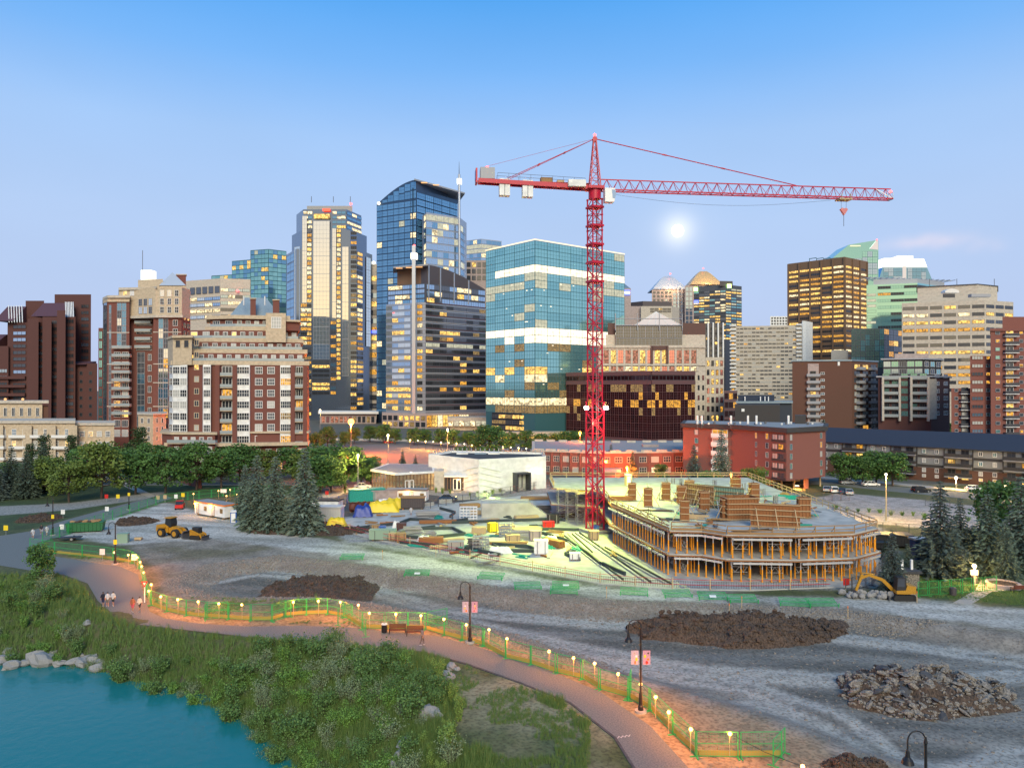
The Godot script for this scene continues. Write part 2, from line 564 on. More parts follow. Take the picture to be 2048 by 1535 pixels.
func terrain() -> void:
	ground_noise.seed = 9
	ground_noise.frequency = 0.03
	ground_noise.fractal_octaves = 4
	zone("soil",[340,1165,420,1130,560,1112,720,1132,860,1154,1000,1180,1180,1202,1340,1208,1500,1214,1700,1224,1850,1244,2048,1272,2400,1320,2600,1800,2200,1640,1900,1560,1700,1505,1575,1450,1450,1410,1330,1375,1200,1338,1050,1288,900,1242,740,1208,620,1192,480,1197,420,1192])
	zone("road",[60,1062,245,1032,330,1006,420,1026,560,1062,700,1090,860,1118,1000,1140,1200,1172,1340,1187,1500,1190,1700,1192,1850,1198,2048,1216,2500,1250,2500,1310,2048,1258,1850,1232,1700,1214,1500,1206,1340,1200,1180,1193,1000,1170,860,1146,720,1120,560,1092,430,1078,330,1082,245,1090])
	# water edge in world metres,river level -3.5
	var wl := PackedVector2Array()
	for q in [[-700,1300],[-300,1318],[0,1332],[120,1345],[200,1366],[300,1388],[360,1402],[420,1432],[462,1472],[505,1505],[545,1540],[600,1600],[700,1720],[760,2000]]:
		wl.append(g2(q[0],q[1],-3.5))
	wl.append(V2(-12,-20))
	wl.append(V2(-400,-20))
	zone_w("water",wl)
	path_poly = []
	var pp := [1400,1560,1378,1535,1300,1450,1200,1382,1080,1332,960,1294,870,1270,780,1262,700,1254,600,1250,500,1252,400,1246,330,1236,300,1222,288,1190,276,1148,240,1132,180,1124,110,1112,70,1098,75,1085,140,1068,205,1042,300,1010,345,996,325,988,240,1010,130,1040,60,1062,-60,1080,-300,1100,-300,1120,0,1130,60,1140,130,1149,176,1166,196,1200,230,1230,280,1248,400,1262,540,1277,700,1287,850,1302,940,1327,1040,1362,1140,1402,1230,1472,1272,1540,1290,1580]
	for i in range(0,pp.size(),2):
		path_poly.append(g2(pp[i],pp[i + 1]))
	zone_w("path",PackedVector2Array(path_poly))
	zone("verge",[60,1098,230,1108,280,1120,310,1190,420,1192,560,1196,740,1206,900,1240,1050,1286,1200,1336,1330,1372,1450,1408,1575,1448,1700,1500,1900,1555,1900,1700,1450,1700,1290,1450,1190,1384,1080,1336,960,1298,870,1272,700,1256,500,1254,330,1240,280,1200,270,1150,60,1112])
	zone("lot",[1600,1000,1680,985,1850,1000,2048,1022,2400,1050,2400,1085,2048,1062,1850,1055,1700,1042,1620,1020])
	zone("park",[1800,1158,1900,1120,2048,1120,2400,1130,2400,1240,2048,1212,1880,1196,1810,1190])
	zone("yard",[640,1052,640,975,760,965,1120,965,1600,985,1620,1010,1760,1055,1790,1100,1760,1175,1340,1184,1200,1168,1000,1138,860,1114,700,1084])
	zone("site",[245,1082,330,1070,560,1085,860,1140,1180,1188,1700,1208,2400,1290,2400,1330,1850,1260,1340,1225,1000,1195,720,1150,430,1200,330,1196,300,1130])
	zone("lawn",[-700,930,640,930,640,985,400,996,330,986,240,1008,130,1038,60,1058,-700,1100])
	zone("trail",[-700,1035,0,1030,150,1018,330,992,330,982,150,1004,0,1012,-700,1015])
	zone("shoulder",[840,1300,930,1325,1040,1362,1140,1402,1230,1472,1290,1600,900,1600,930,1500,905,1400,870,1340])
	var nx := int((GX1 - GX0) / CELL) + 1
	var nz := int((GZ0 - GZ1) / CELL) + 1
	var hs := PackedFloat32Array()
	var cs := PackedColorArray()
	var zn := PackedInt32Array()
	hs.resize(nx * nz)
	cs.resize(nx * nz)
	zn.resize(nx * nz)
	# pale ruts packed by wheels
	var ruts := []
	for q in [[330,1105,470,1112,600,1128,720,1160,860,1195,1000,1212,1200,1228,1500,1245],[470,1100,640,1112,760,1150,900,1172],[760,1200,1000,1240,1200,1285,1400,1320,1700,1335,2048,1330],[1000,1262,1250,1315,1500,1350,1680,1420,1800,1500],[1450,1235,1750,1262,2048,1300],[1500,1390,1700,1475,1900,1520,2048,1480],[400,1150,520,1130,700,1145]]:
		for i in range(0,q.size() - 2,2):
			ruts.append([g2(q[i],q[i + 1]),g2(q[i + 2],q[i + 3])])
	var n2 := FastNoiseLite.new()
	n2.seed = 31
	n2.frequency = 0.05
	n2.fractal_octaves = 5
	for j in nz:
		var z := GZ0 - j * CELL
		for i in nx:
			var x := GX0 + i * CELL
			var k := j * nx + i
			hs[k] = height(x,z)
			var a := n2.get_noise_2d(x,z)
			var b := n2.get_noise_2d(x * 5.0 + 300.0,z * 5.0)
			var st := n2.get_noise_2d(x * 0.55 + z * 0.12,z * 4.5 - x * 0.9)
			var jit := a * 2.2 + b * 1.2
			var c := Color(0.075,0.095,0.03)          # park and bank grass
			c = c.lerp(Color(0.16,0.14,0.07),clampf(0.5 + 1.6 * a,0,1) * 0.5)
			var id := 0
			var w := smoothstep(-0.6,0.6,sd("lawn",x,z) + jit * 0.3)
			c = c.lerp(Color(0.045,0.075,0.02) * (1.0 + 0.5 * b),w)
			w = smoothstep(-0.8,0.8,sd("shoulder",x,z) + jit * 0.8)
			if w > 0.0:
				var dry := clampf(0.55 + 1.4 * a + 0.5 * b,0,1)
				c = c.lerp(Color(0.10,0.12,0.045).lerp(Color(0.30,0.26,0.15),dry),w)
			w = smoothstep(-1.2,1.2,sd("yard",x,z) + jit * 0.5)
			c = c.lerp(Color(0.30,0.30,0.29) * (1.0 + 0.35 * a),w)
			if w > 0.5: id = 1
			w = smoothstep(-1.0,1.0,sd("site",x,z) + jit * 0.5)
			c = c.lerp(Color(0.30,0.265,0.22).lerp(Color(0.17,0.15,0.09),clampf(0.3 + 2.0 * a,0,1)) * (1.0 + 0.4 * b),w)
			if w > 0.5: id = 1
			w = smoothstep(-1.0,1.0,sd("trail",x,z) + jit * 0.3)
			c = c.lerp(Color(0.33,0.32,0.30),w * 0.9)
			w = smoothstep(-0.9,0.9,sd("lot",x,z) + jit * 0.5)
			c = c.lerp(Color(0.37,0.34,0.33) * (1.0 + 0.4 * b),w)
			if w > 0.5: id = 2
			w = smoothstep(-1.0,0.6,sd("verge",x,z) + jit * 0.5)
			if w > 0.0:
				var gr := clampf(0.15 + 1.9 * a,0,1) * (1.0 if x < -8.0 else 0.35)
				c = c.lerp(Color(0.33,0.25,0.155).lerp(Color(0.13,0.13,0.045),gr) * (1.0 + 0.3 * b),w)
				if w > 0.5: id = 3
			var s := sd("soil",x,z) + jit * 0.7
			w = smoothstep(-1.8,0.4,s)
			if w > 0.0:
				# coarse gravel of the bank under the haul road turning to rutted dark earth
				var soil := Color(0.125,0.12,0.105).lerp(Color(0.24,0.23,0.205),clampf(0.4 + 1.3 * st + 0.5 * a,0,1))
				var near := 9.0
				var here := V2(x,z)
				for q in ruts:
					near = minf(near,here.distance_squared_to(Geometry2D.get_closest_point_to_segment(here,q[0],q[1])))
				near = absf(sqrt(near) + a * 0.8 - 0.9)
				soil = soil.lerp(Color(0.42,0.41,0.375),0.9 * (1.0 - smoothstep(0.35,1.3,near)))
				if x < -5.0 and z < -84.0:
					soil = soil.lerp(Color(0.22,0.17,0.12),clampf(0.35 + 1.5 * a,0,0.7))
				var bank := Color(0.28,0.245,0.205) * (1.0 + 0.5 * b)
				c = c.lerp(bank.lerp(soil,smoothstep(1.5,4.6,s)),w)
				if w > 0.5: id = 4
			w = smoothstep(-1.3,1.1,sd("road",x,z) + jit * 0.7)
			if w > 0.0:
				c = c.lerp(Color(0.50,0.49,0.455) * (1.0 + 0.3 * st + 0.2 * b),w * (0.75 + 0.25 * clampf(0.5 + 2.0 * st,0,1)))
				if w > 0.5: id = 5
			# packed wheel tracks that cross the rutted earth
			w = smoothstep(-0.5,0.6,sd("park",x,z) + jit * 0.15)
			c = c.lerp(Color(0.05,0.10,0.02) * (1.0 + 0.5 * b),w)
			if w > 0.5: id = 6
			var wd := sd("water",x,z)
			if wd > -6.0:
				c = c.lerp(Color(0.12,0.105,0.075),smoothstep(-6.0,-1.0,wd + jit * 0.6))
				if wd > -1.0: id = 7
			cs[k] = c
			zn[k] = id
	var names := ["grass_ground","yard_ground","gravel_lot","path_verge","soil_ground","haul_road","park_lawn","river_bed"]
	var gm := m("ground",1,1,1,0.95,0,noise_tex("gravel",0.04,0.66,1.26,6),0.1,6.0)
	gm.vertex_color_use_as_albedo = true
	gm.detail_enabled = true
	gm.detail_blend_mode = BaseMaterial3D.BLEND_MODE_MUL
	gm.detail_albedo = noise_tex("patches",0.03,0.8,1.16,6,1024)
	gm.detail_uv_layer = BaseMaterial3D.DETAIL_UV_2
	gm.uv2_triplanar = true
	gm.uv2_world_triplanar = true
	gm.uv2_scale = V3(0.03,0.03,0.03)
	var vs := PackedVector3Array()
	var ns := PackedVector3Array()
	vs.resize(nx * nz)
	ns.resize(nx * nz)
	for j in nz:
		for i in nx:
			var k := j * nx + i
			vs[k] = V3(GX0 + i * CELL,hs[k],GZ0 - j * CELL)
			var l := hs[k - 1] if i > 0 else hs[k]
			var r := hs[k + 1] if i < nx - 1 else hs[k]
			var u := hs[k + nx] if j < nz - 1 else hs[k]
			var d := hs[k - nx] if j > 0 else hs[k]
			ns[k] = V3(l - r,2.0 * CELL,u - d).normalized()
	for id in names.size():
		var used := {}
		var ix := PackedInt32Array()
		var pv := PackedVector3Array()
		var pn := PackedVector3Array()
		var pc := PackedColorArray()
		for j in nz - 1:
			for i in nx - 1:
				var k := j * nx + i
				if zn[k] != id:
					continue
				var q := [k,k + 1,k + nx + 1,k + nx]
				var e := []
				for t in q:
					if not used.has(t):
						used[t] = pv.size()
						pv.append(vs[t]); pn.append(ns[t]); pc.append(cs[t])
					e.append(used[t])
				ix.append_array([e[0],e[2],e[1],e[0],e[3],e[2]])
		if pv.is_empty():
			continue
		var arr := []
		arr.resize(Mesh.ARRAY_MAX)
		arr[Mesh.ARRAY_VERTEX] = pv
		arr[Mesh.ARRAY_NORMAL] = pn
		arr[Mesh.ARRAY_COLOR] = pc
		arr[Mesh.ARRAY_INDEX] = ix
		var am := ArrayMesh.new()
		am.add_surface_from_arrays(Mesh.PRIMITIVE_TRIANGLES,arr)
		var o := put(self,names[id],am,gm)
		o.set_meta("kind","structure")
	# the town's ground out to the horizon,round the surveyed sheet
	var b := MB.new()
	var far := 7000.0
	b.quad(V3(-far,0,GZ1),V3(far,0,GZ1),V3(far,0,-far),V3(-far,0,-far),Vector3.UP)
	b.quad(V3(-far,0,-72.0),V3(GX0,0,-72.0),V3(GX0,0,GZ1),V3(-far,0,GZ1),Vector3.UP)
	b.quad(V3(GX1,0,GZ0),V3(far,0,GZ0),V3(far,0,GZ1),V3(GX1,0,GZ1),Vector3.UP)
	struct("ground",b,m("town_ground",0.11,0.115,0.10,0.95,0,T["blotch"],0.02))
	b = MB.new()
	b.quad(V3(-far,-3.5,220),V3(far,-3.5,220),V3(far,-3.5,-110.0),V3(-far,-3.5,-110.0),Vector3.UP)
	var wm := m("river",0.01,0.17,0.18,0.16)
	wm.metallic_specular = 0.32
	wm.normal_enabled = true
	var wn := NoiseTexture2D.new()
	var fn := FastNoiseLite.new()
	fn.frequency = 0.02
	fn.fractal_octaves = 3
	wn.noise = fn
	wn.seamless = true
	wn.as_normal_map = true
	wn.bump_strength = 1.2
	wm.normal_texture = wn
	wm.normal_scale = 0.45
	wm.uv1_triplanar = true
	wm.uv1_world_triplanar = true
	wm.uv1_scale = V3(0.07,0.07,0.07)
	struct("river",b,wm)
	# the far bank behind the camera: a wooded bluff,mirrored in the towers
	b = MB.new()
	var prev := []
	for i in 61:
		var x := -1500.0 + i * 50.0
		var top := 36.0 + 9.0 * sin(i * 0.7) + 5.0 * sin(i * 1.9)
		var row := [V3(x,-4,215),V3(x,4,250),V3(x,top,330),V3(x,top + 6,700),V3(x,top + 6,5000)]
		if i > 0:
			for k in 4:
				b.quad(prev[k],row[k],row[k + 1],prev[k + 1])
		prev = row
	struct("hill",b,m("hillside",0.04,0.055,0.025,0.95,0,T["blotch"],0.03))
	# asphalt riverside path
	b = MB.new()
	b.sheet(path_poly,0.03)
	struct("path",b,M["asphalt"])
	# dark crack line and worn lower edge of the asphalt
	b = MB.new()
	var edge := [850,1304,940,1329,1040,1364,1140,1404,1230,1474,1272,1541]
	for i in range(0,edge.size() - 2,2):
		var p := gp(edge[i],edge[i + 1])
		var q := gp(edge[i + 2],edge[i + 3])
		b.box((p + q) * 0.5 + V3(0,0.0,0),V3(0.22,0.10,p.distance_to(q) + 0.1),Basis.looking_at((q - p).normalized()))
	struct("path_edge",b,M["asphalt_dark"])
# ---------------------------------------------------------------- facades
func mkw(parent: Node3D,called: String,b: MB,mat: Material) -> MeshInstance3D: return mk(parent,called,b,mat,-parent.position)
func bxw(parent: Node3D,called: String,size: Vector3,pos: Vector3,mat: Material,turn := 0.0) -> MeshInstance3D: return bx(parent,called,size,pos - parent.position,mat,turn)
func foot(front: Array,depth: float) -> Array:
	var r := []
	for q in front:
		r.append(v2(q[0],q[1]))
	r.append(R(r[-1],depth))
	r.append(R(r[0],depth))
	return r
# the corner that lies behind another,on the far side of a building
func R(p: Vector2,depth: float) -> Vector2: return p + V2(p.x / absf(p.y),-1.0) * depth
func grown(poly: Array,d: float) -> Array:
	var r := Geometry2D.offset_polygon(PackedVector2Array(poly),d,Geometry2D.JOIN_MITER)
	return Array(r[0]) if r.size() else poly
func building(called: String,label: String,front: Array,category := "building") -> Node3D:
	var q: Array = front[front.size() / 2]
	var p := v2(q[0],q[1])
	return thing(called,label,category,V3(p.x,0,p.y))
func mass(th: Node3D,called: String,poly: Array,y0: float,y1: float,mat: String) -> MeshInstance3D:
	var b := MB.new()
	b.prism(poly,y0,y1)
	return mkw(th,called,b,M[mat])
func window_mesh(w: float,h: float,mc: int,mr: int,fw: float,dp: float) -> ArrayMesh:
	var key := "w%.2f_%.2f_%d_%d_%.2f_%.2f" % [w,h,mc,mr,fw,dp]
	if kit_.has(key):
		return kit_[key]
	var b := MB.new()
	for s in [-1.0,1.0]:
		b.box(V3(s * (w - fw) * 0.5,0,dp * 0.5),V3(fw,h,dp))
		b.box(V3(0,s * (h - fw) * 0.5,dp * 0.5),V3(w - 2 * fw,fw,dp))
	for i in range(1,mc):
		b.box(V3(-w * 0.5 + w * i / mc,0,dp * 0.4),V3(fw * 0.7,h - 2 * fw,dp * 0.8))
	for i in range(1,mr):
		b.box(V3(0,-h * 0.5 + h * i / mr,dp * 0.35),V3(w - 2 * fw,fw * 0.7,dp * 0.7))
	var g := MB.new()
	g.quad(V3(-w * 0.5,-h * 0.5,0.01),V3(w * 0.5,-h * 0.5,0.01),V3(w * 0.5,h * 0.5,0.01),V3(-w * 0.5,h * 0.5,0.01),V3(0,0,1))
	var am := b.mesh()
	g.add_to(am)
	kit_[key] = am
	return am
func glaze(th: Node3D,mesh: Mesh,pos: Vector3,bs: Basis,frame: String,pane: String) -> void:
	var o := MeshInstance3D.new()
	o.name = "lit_window" if pane.begins_with("lit") else "window"
	o.mesh = mesh
	o.set_surface_override_material(0,M[frame])
	o.set_surface_override_material(1,M[pane])
	o.transform = Transform3D(bs,pos - th.position)
	th.add_child(o,true)
func wall_axes(a: Vector2,b: Vector2) -> Basis:
	var r := (b - a).normalized()
	var rr := V3(r.x,0,r.y)
	return Basis(rr,Vector3.UP,rr.cross(Vector3.UP))
# windows over a wall whose foot runs from a to b (left to right,seen from outside)
# o: wf,hf share of the cell; mc,mr panes; fw frame width; frame,glass [],lit [],p; rows {row: [share,lit name]}; skip Callable(i,j)
func face(th: Node3D,a: Vector2,b: Vector2,y0: float,y1: float,cols: int,rows: int,o := {}) -> void:
	var bs := wall_axes(a,b)
	var cw := a.distance_to(b) / cols
	var ch := (y1 - y0) / rows
	var mesh := window_mesh(cw * o.get("wf",1.0),ch * o.get("hf",1.0),o.get("mc",1),o.get("mr",1),o.get("fw",0.12),o.get("dp",0.1))
	var glass: Array = o.get("glass",["glass_dark"])
	var lit: Array = o.get("lit",["lit_warm"])
	var p: float = o.get("p",0.1)
	var by_row: Dictionary = o.get("rows",{})
	for j in rows:
		for i in cols:
			if o.has("skip") and o.skip.call(i,j):
				continue
			var pane: String = glass[rng.randi() % glass.size()]
			if o.has("pick"):
				var got: String = o.pick.call(i,j)
				if got:
					pane = got
			var top := rows - 1 - j
			if by_row.has(top):
				if rng.randf() < by_row[top][0]:
					pane = by_row[top][1]
			elif rng.randf() < p:
				pane = lit[rng.randi() % lit.size()]
			var q: Vector3 = V3(a.x,y0 + (j + o.get("cy",0.5)) * ch,a.y) + bs.x * (i + 0.5) * cw + bs.z * o.get("out",0.02)
			glaze(th,mesh,q,bs,o.get("frame","metal_frame"),pane)
func at2(a: Vector2,b: Vector2,t: float) -> Vector2: return a.lerp(b,t)
# horizontal or vertical trim proud of a wall
func ledge(th: Node3D,called: String,a: Vector2,b: Vector2,y: float,h: float,out: float,mat: String) -> void:
	var bs := wall_axes(a,b)
	var mid := (a + b) * 0.5
	put(th,called,unit_box,M[mat],V3(mid.x,y,mid.y) + bs.z * (out * 0.5 - 0.02) - th.position,bs * SC(V3(a.distance_to(b),h,out)))
func rib(th: Node3D,called: String,a: Vector2,b: Vector2,t: float,y0: float,y1: float,w: float,out: float,mat: String) -> void:
	var bs := wall_axes(a,b)
	var q := a.lerp(b,t)
	put(th,called,unit_box,M[mat],V3(q.x,(y0 + y1) * 0.5,q.y) + bs.z * (out * 0.5 - 0.02) - th.position,bs * SC(V3(w,y1 - y0,out)))
func balcony(th: Node3D,a: Vector2,b: Vector2,t: float,y: float,w: float,d: float,slab := "concrete",rail := "rail_glass") -> void:
	var key := "balc%.1f_%.1f" % [w,d]
	if not kit_.has(key):
		var s := MB.new()
		s.box(V3(0,0,d * 0.5),V3(w,0.22,d))
		var r := MB.new()
		r.box(V3(0,0.62,d - 0.04),V3(w,0.85,0.04))
		for e in [-1.0,1.0]:
			r.box(V3(e * (w * 0.5 - 0.02),0.62,d * 0.5 - 0.03),V3(0.04,0.85,d - 0.06))
		r.box(V3(0,1.1,d - 0.04),V3(w,0.08,0.08))
		var am := s.mesh()
		r.add_to(am)
		kit_[key] = am
	var bs := wall_axes(a,b)
	var q := a.lerp(b,t)
	var o := put(th,"balcony",kit_[key],null,V3(q.x,y,q.y) - bs.z * 0.05 - th.position,bs)
	o.set_surface_override_material(0,M[slab])
	o.set_surface_override_material(1,M[rail])
func tube_part(th: Node3D,called: String,a: Vector3,b: Vector3,r: float,mat: String,r1 := -1.0) -> void:
	var s := MB.new()
	s.tube(a,b,r,r1,8)
	mkw(th,called,s,M[mat])
func bulb(th: Node3D,called: String,p: Vector3,r: float,mat: String) -> void:
	var key := "ball"
	if not kit_.has(key):
		var b := MB.new()
		b.ball(Vector3.ZERO,Vector3.ONE,10,8)
		kit_[key] = b.mesh()
	put(th,called,kit_[key],M[mat],p - th.position,SC(Vector3.ONE * r))
func towers() -> void:
	glow("beacon",1.0,0.08,0.08,6.0)
	glow("soffit_warm",1.0,0.5,0.18,1.4)
	glow("crown_white",1.0,0.92,0.72,2.2)
	glow("crown_gold",1.0,0.62,0.3,0.75)
	glow("crown_pale",0.9,0.8,0.75,0.8)
	glow("edge_light",1.0,0.74,0.45,1.6)
	glow("sign_blue",0.1,0.15,1.0,3.0)
	glow("sign_white",0.9,0.95,1.0,2.5)
	glow("sign_green",0.55,1.0,0.25,5.0)
	glow("sign_red",1.0,0.06,0.03,3.0)
	# --- mirrored office tower with stepped shoulders
	var th := building("office_tower","tall stepped glass tower mirroring the golden sunset between lit amber windows",[[650,620]])
	var H := hy(496,620)
	var base := foot([[572,650],[592,622],[713,622],[744,650]],46)
	mass(th,"wall",base,0,H,"tower_skin")
	mass(th,"wall",foot([[583,645],[603,622.6],[700,622.6],[733,648]],42),H,hy(458,620),"tower_skin")
	mass(th,"wall",foot([[592,643],[606,623.2],[692,623.2],[722,646]],38),hy(458,620),hy(416,620),"tower_skin")
	mass(th,"penthouse",foot([[613,632],[704,632]],24),hy(416,620),hy(404,620),"concrete")
	var col := func(x0: float,x1: float,z0: float,z1: float,yt: float,yb: float,per: float,o: Dictionary) -> void:
		var n := int(round((yb - yt) / (9.43 * per)))
		face(th,v2(x0,z0),v2(x1,z1),hy(yb,620),hy(yt,620),1,n,o)
	var mir := {"glass": ["glass_mirror"],"p": 0.0,"mc": 2,"mr": 4,"fw": 0.18,"frame": "trim_grey","out": 0.5,"dp": 0.08}
	var lit := {"glass": ["glass_dark","glass_smoke"],"lit": ["lit_warm","lit_amber","lit_white"],"p": 0.88,"hf": 0.74,"mc": 3,"fw": 0.14,"out": 0.3}
	var dim := {"glass": ["glass_dark","glass_smoke"],"lit": ["lit_amber","lit_warm","lit_dim"],"p": 0.45,"hf": 0.7,"mc": 3,"fw": 0.14,"out": 0.3}
	col.call(573,588,648,628,500,836,2,{"glass": ["glass_blue"],"lit": ["lit_pale"],"p": 0.12,"hf": 0.85,"mc": 2,"mr": 2,"out": 0.2})
	col.call(589,600,626,622,491,642,4,mir)
	col.call(589,600,626,622,642,680,1,lit)
	col.call(604,613.5,622,622,430,605,4,mir)
	col.call(601,613.5,622,622,605,690,1,lit)
	col.call(614,622.5,622,622,455,690,1,lit)
	col.call(600,622.5,622,622,692,832,1,dim)
	var wide := mir.duplicate()
	wide.mc = 5
	col.call(626,659,622,622,440,688,4,wide)
	wide = wide.duplicate()
	wide.glass = ["glass_pale"]  # bluer panes stand for the bluer lower part of the reflection
	col.call(626,659,622,622,688,718,3,wide)
	col.call(624,659,622,622,719,790,1,dim)
	col.call(664,672,622,622,455,640,4,mir)
	col.call(661,672,622,622,640,790,1,{"glass": ["glass_blue","glass_smoke"],"lit": ["lit_amber"],"p": 0.3,"hf": 0.7,"mc": 2,"out": 0.3})
	col.call(673,681,622,622,455,760,1,lit)
	col.call(684,697,622,622,492,752,4,mir)
	col.call(701,713,622,622,460,700,1,dim)
	col.call(714,724,623,632,500,680,1,lit)
	col.call(701,713,622,622,700,830,1,dim)
	col.call(714,729,623,637,682,830,1,dim)
	col.call(731,740,638,646,505,690,3,mir)
	face(th,v2(573,649),v2(591,623),3,hy(812,620),2,2,{"glass": ["glass_smoke"],"lit": ["lit_warm"],"p": 0.5,"hf": 0.8})
	face(th,v2(606,623.2),v2(624,623.2),hy(456,620),hy(418,620),2,4,{"glass": ["glass_blue_dim"],"lit": ["lit_white"],"p": 0.5,"hf": 0.6,"out": 0.2})
	face(th,v2(664,623.2),v2(691,623.2),hy(456,620),hy(418,620),3,4,{"glass": ["glass_blue_dim"],"lit": ["lit_white","lit_warm"],"p": 0.45,"hf": 0.6,"out": 0.2})
	face(th,v2(693,624),v2(722,646),hy(456,620),hy(418,620),3,4,{"glass": ["glass_blue"],"lit": ["lit_white"],"p": 0.25,"hf": 0.6,"out": 0.2})
	face(th,v2(627,622),v2(659,622),hy(438,620),hy(424,620),1,1,{"glass": ["lit_bright"],"hf": 0.7,"out": 0.7,"mc": 4})
	var lg := bxw(th,"sign_lamp",V3(6,2.2,0.4),at(652,419,621),M["sign_red"])
	lg.set_meta("label","glowing red company emblem near the tower top")
	for x in [622.0,666.0,700.0]:
		tube_part(th,"antenna",at(x,404,640),at(x,392,640),0.25,"steel_dark")
	bulb(th,"warning_light",at(701,407,631),1.1,"beacon")
	# lit lobby under the tower
	th = building("lobby_pavilion","low pale entrance building with flat canopy under the stepped glass tower",[[700,560]])
	mass(th,"wall",foot([[640,560],[752,560]],30),0,hy(828,560),"stone_pink")
	mass(th,"canopy",foot([[636,557],[757,557]],34),hy(827,560),hy(823,560),"trim_white")
	face(th,v2(642,559.5),v2(750,559.5),0.5,hy(831,560),12,1,{"wf": 0.7,"hf": 0.8,"glass": ["glass_rose","glass_dark"],"lit": ["lit_dim","lit_rose"],"p": 0.5})
	# --- tall blue tower with a curved roof
	th = building("office_tower","tallest blue glass tower with a sweeping curved roof and glowing roof edge",[[832,560]])
	var A := v2(753,578)
	var B := v2(832,560)
	var C := v2(915,598)
	var L := A.distance_to(B)
	var bs := wall_axes(A,B)
	var b := MB.new()
	var prof := [V2(0,0),V2(L,0)]
	for k in 13:
		var t := 1.0 - k / 12.0
		prof.append(V2(L * t,hy(404,572) + (hy(358,560) - hy(404,572)) * sin(t * PI * 0.5)))
	b.ext(prof,-42.0,0.0,bs,V3(A.x,0,A.y))
	mkw(th,"wall",b,M["frame_blue"])
	var big := {"glass": ["glass_blue","glass_blue","glass_blue_dim"],"lit": ["lit_pale","lit_white"],"p": 0.05,"hf": 0.9,"wf": 0.97,"mc": 4,"fw": 0.14,"frame": "frame_blue","out": 0.06,"mr": 2}
	face(th,A,B,6.0,hy(404,572) - 1,7,34,big)
	var Hc := hy(404,572)
	for i in 7:
		var yt: float = hy(404,572) + (hy(358,560) - hy(404,572)) * sin((i + 0.1) / 7.0 * PI * 0.5)
		if yt - Hc > 3.0:
			face(th,at2(A,B,i / 7.0),at2(A,B,(i + 1) / 7.0),Hc,yt - 0.8,1,maxi(1,int((yt - Hc) / 5.0)),big)
	mass(th,"wall",[B + V2(-3,-0.4),C,R(C,30),R(B,34)],0,hy(374,560),"frame_blue")
	face(th,B + V2(0.2,-0.4),C,40.0,hy(382,560),5,26,big)
	mass(th,"roof_slab",[B + V2(-1,4),C + V2(6,2),R(C,30),R(B,30)],hy(362,560),hy(359,560),"trim_grey")
	bxw(th,"soffit_light",V3(4.5,0.3,2.0),at(848,364.5,563),M["soffit_warm"])
	bxw(th,"soffit_light",V3(4.5,0.3,2.0),at(872,369,570),M["soffit_warm"])
	bulb(th,"roof_light",at(757,406,576),1.3,"crown_white")
	# pale glazed annex and mast
	mass(th,"annex",foot([[844,552],[852,540],[919,556],[933,575]],22),0,hy(427,545),"frame_silver")
	face(th,v2(852,539.8),v2(919,555.8),hy(545,545),hy(429,545),6,8,{"glass": ["glass_pale","glass_pale","glass_blue"],"lit": ["lit_white","lit_pale"],"p": 0.16,"hf": 0.82,"mc": 3,"fw": 0.12,"frame": "frame_silver","rows": {0: [0.8,"lit_pale"]}})
	face(th,v2(844.5,551.8),v2(851.6,540.2),hy(545,545),hy(429,545),1,8,{"glass": ["glass_blue"],"lit": ["lit_white"],"p": 0.5,"hf": 0.8})
	face(th,v2(919.5,556),v2(932.5,574.8),hy(545,545),hy(440,545),2,7,{"glass": ["glass_blue"],"lit": ["lit_pale"],"p": 0.1,"hf": 0.8})
	tube_part(th,"mast",at(919,560,552),at(918,348,552),0.9,"frame_silver")
	tube_part(th,"mast",at(918,348,552),at(918,322,552),0.3,"steel_dark",0.08)
	bxw(th,"mast_lamp",V3(3.4,3.6,3.4),at(918.5,362,552),M["crown_white"])
	# --- banded tower with a fin
	th = building("office_tower","banded tower with a tall pale fin and curved dark roof beside the teal tower",[[851,500]])
	var FL := v2(772,514)
	var FM := v2(851,500)
	var FR := v2(971,536)
	var h1 := hy(604,500)
	mass(th,"wall",[FL,v2(833,501.5),FM,FR,R(FR,36),R(FL,36)],0,h1,"frame_silver")
	var up0 := v2(776,520)
	var up1 := v2(853,506)
	var up2 := v2(970,541)
	mass(th,"wall",[up0,up1,up2,R(up2,30),R(up0,30)],h1,hy(566,506),"metal_frame")
	b = MB.new()
	var Lr := up1.distance_to(up2)
	prof = [V2(0,0),V2(Lr,0)]
	for k in 9:
		var t := 1.0 - k / 8.0
		prof.append(V2(Lr * t,0.5 + (hy(530,506) - hy(566,506)) * cos(t * PI * 0.5)))
	b.ext(prof,-28.0,0.0,wall_axes(up1,up2),V3(up1.x,hy(566,506),up1.y))
	mkw(th,"curved_roof",b,M["granite_dark"])
	for t in [0.03,0.22,0.45,0.7]:
		rib(th,"roof_rib",up1,up2,t,hy(600,506),hy(566,506) + (hy(530,506) - hy(566,506)) * cos(t * PI * 0.5),0.8,0.6,"frame_silver")
	face(th,up1,up2,h1,hy(566,506),8,3,{"glass": ["glass_smoke","glass_pale"],"lit": ["lit_white","lit_warm"],"p": 0.4,"hf": 0.75,"mc": 3,"out": 0.1})
	face(th,up0,at2(up0,up1,0.95),h1,hy(566,506),5,4,{"glass": ["glass_blue","glass_pale"],"lit": ["lit_white"],"p": 0.3,"hf": 0.8,"mc": 3,"out": 0.1})
	mass(th,"roof_slab",foot([[786,512],[856,500]],22),hy(533,506),hy(530,506),"trim_grey")
	mass(th,"wall",foot([[794,521],[850,509]],16),hy(566,506),hy(533,506),"concrete_brown")
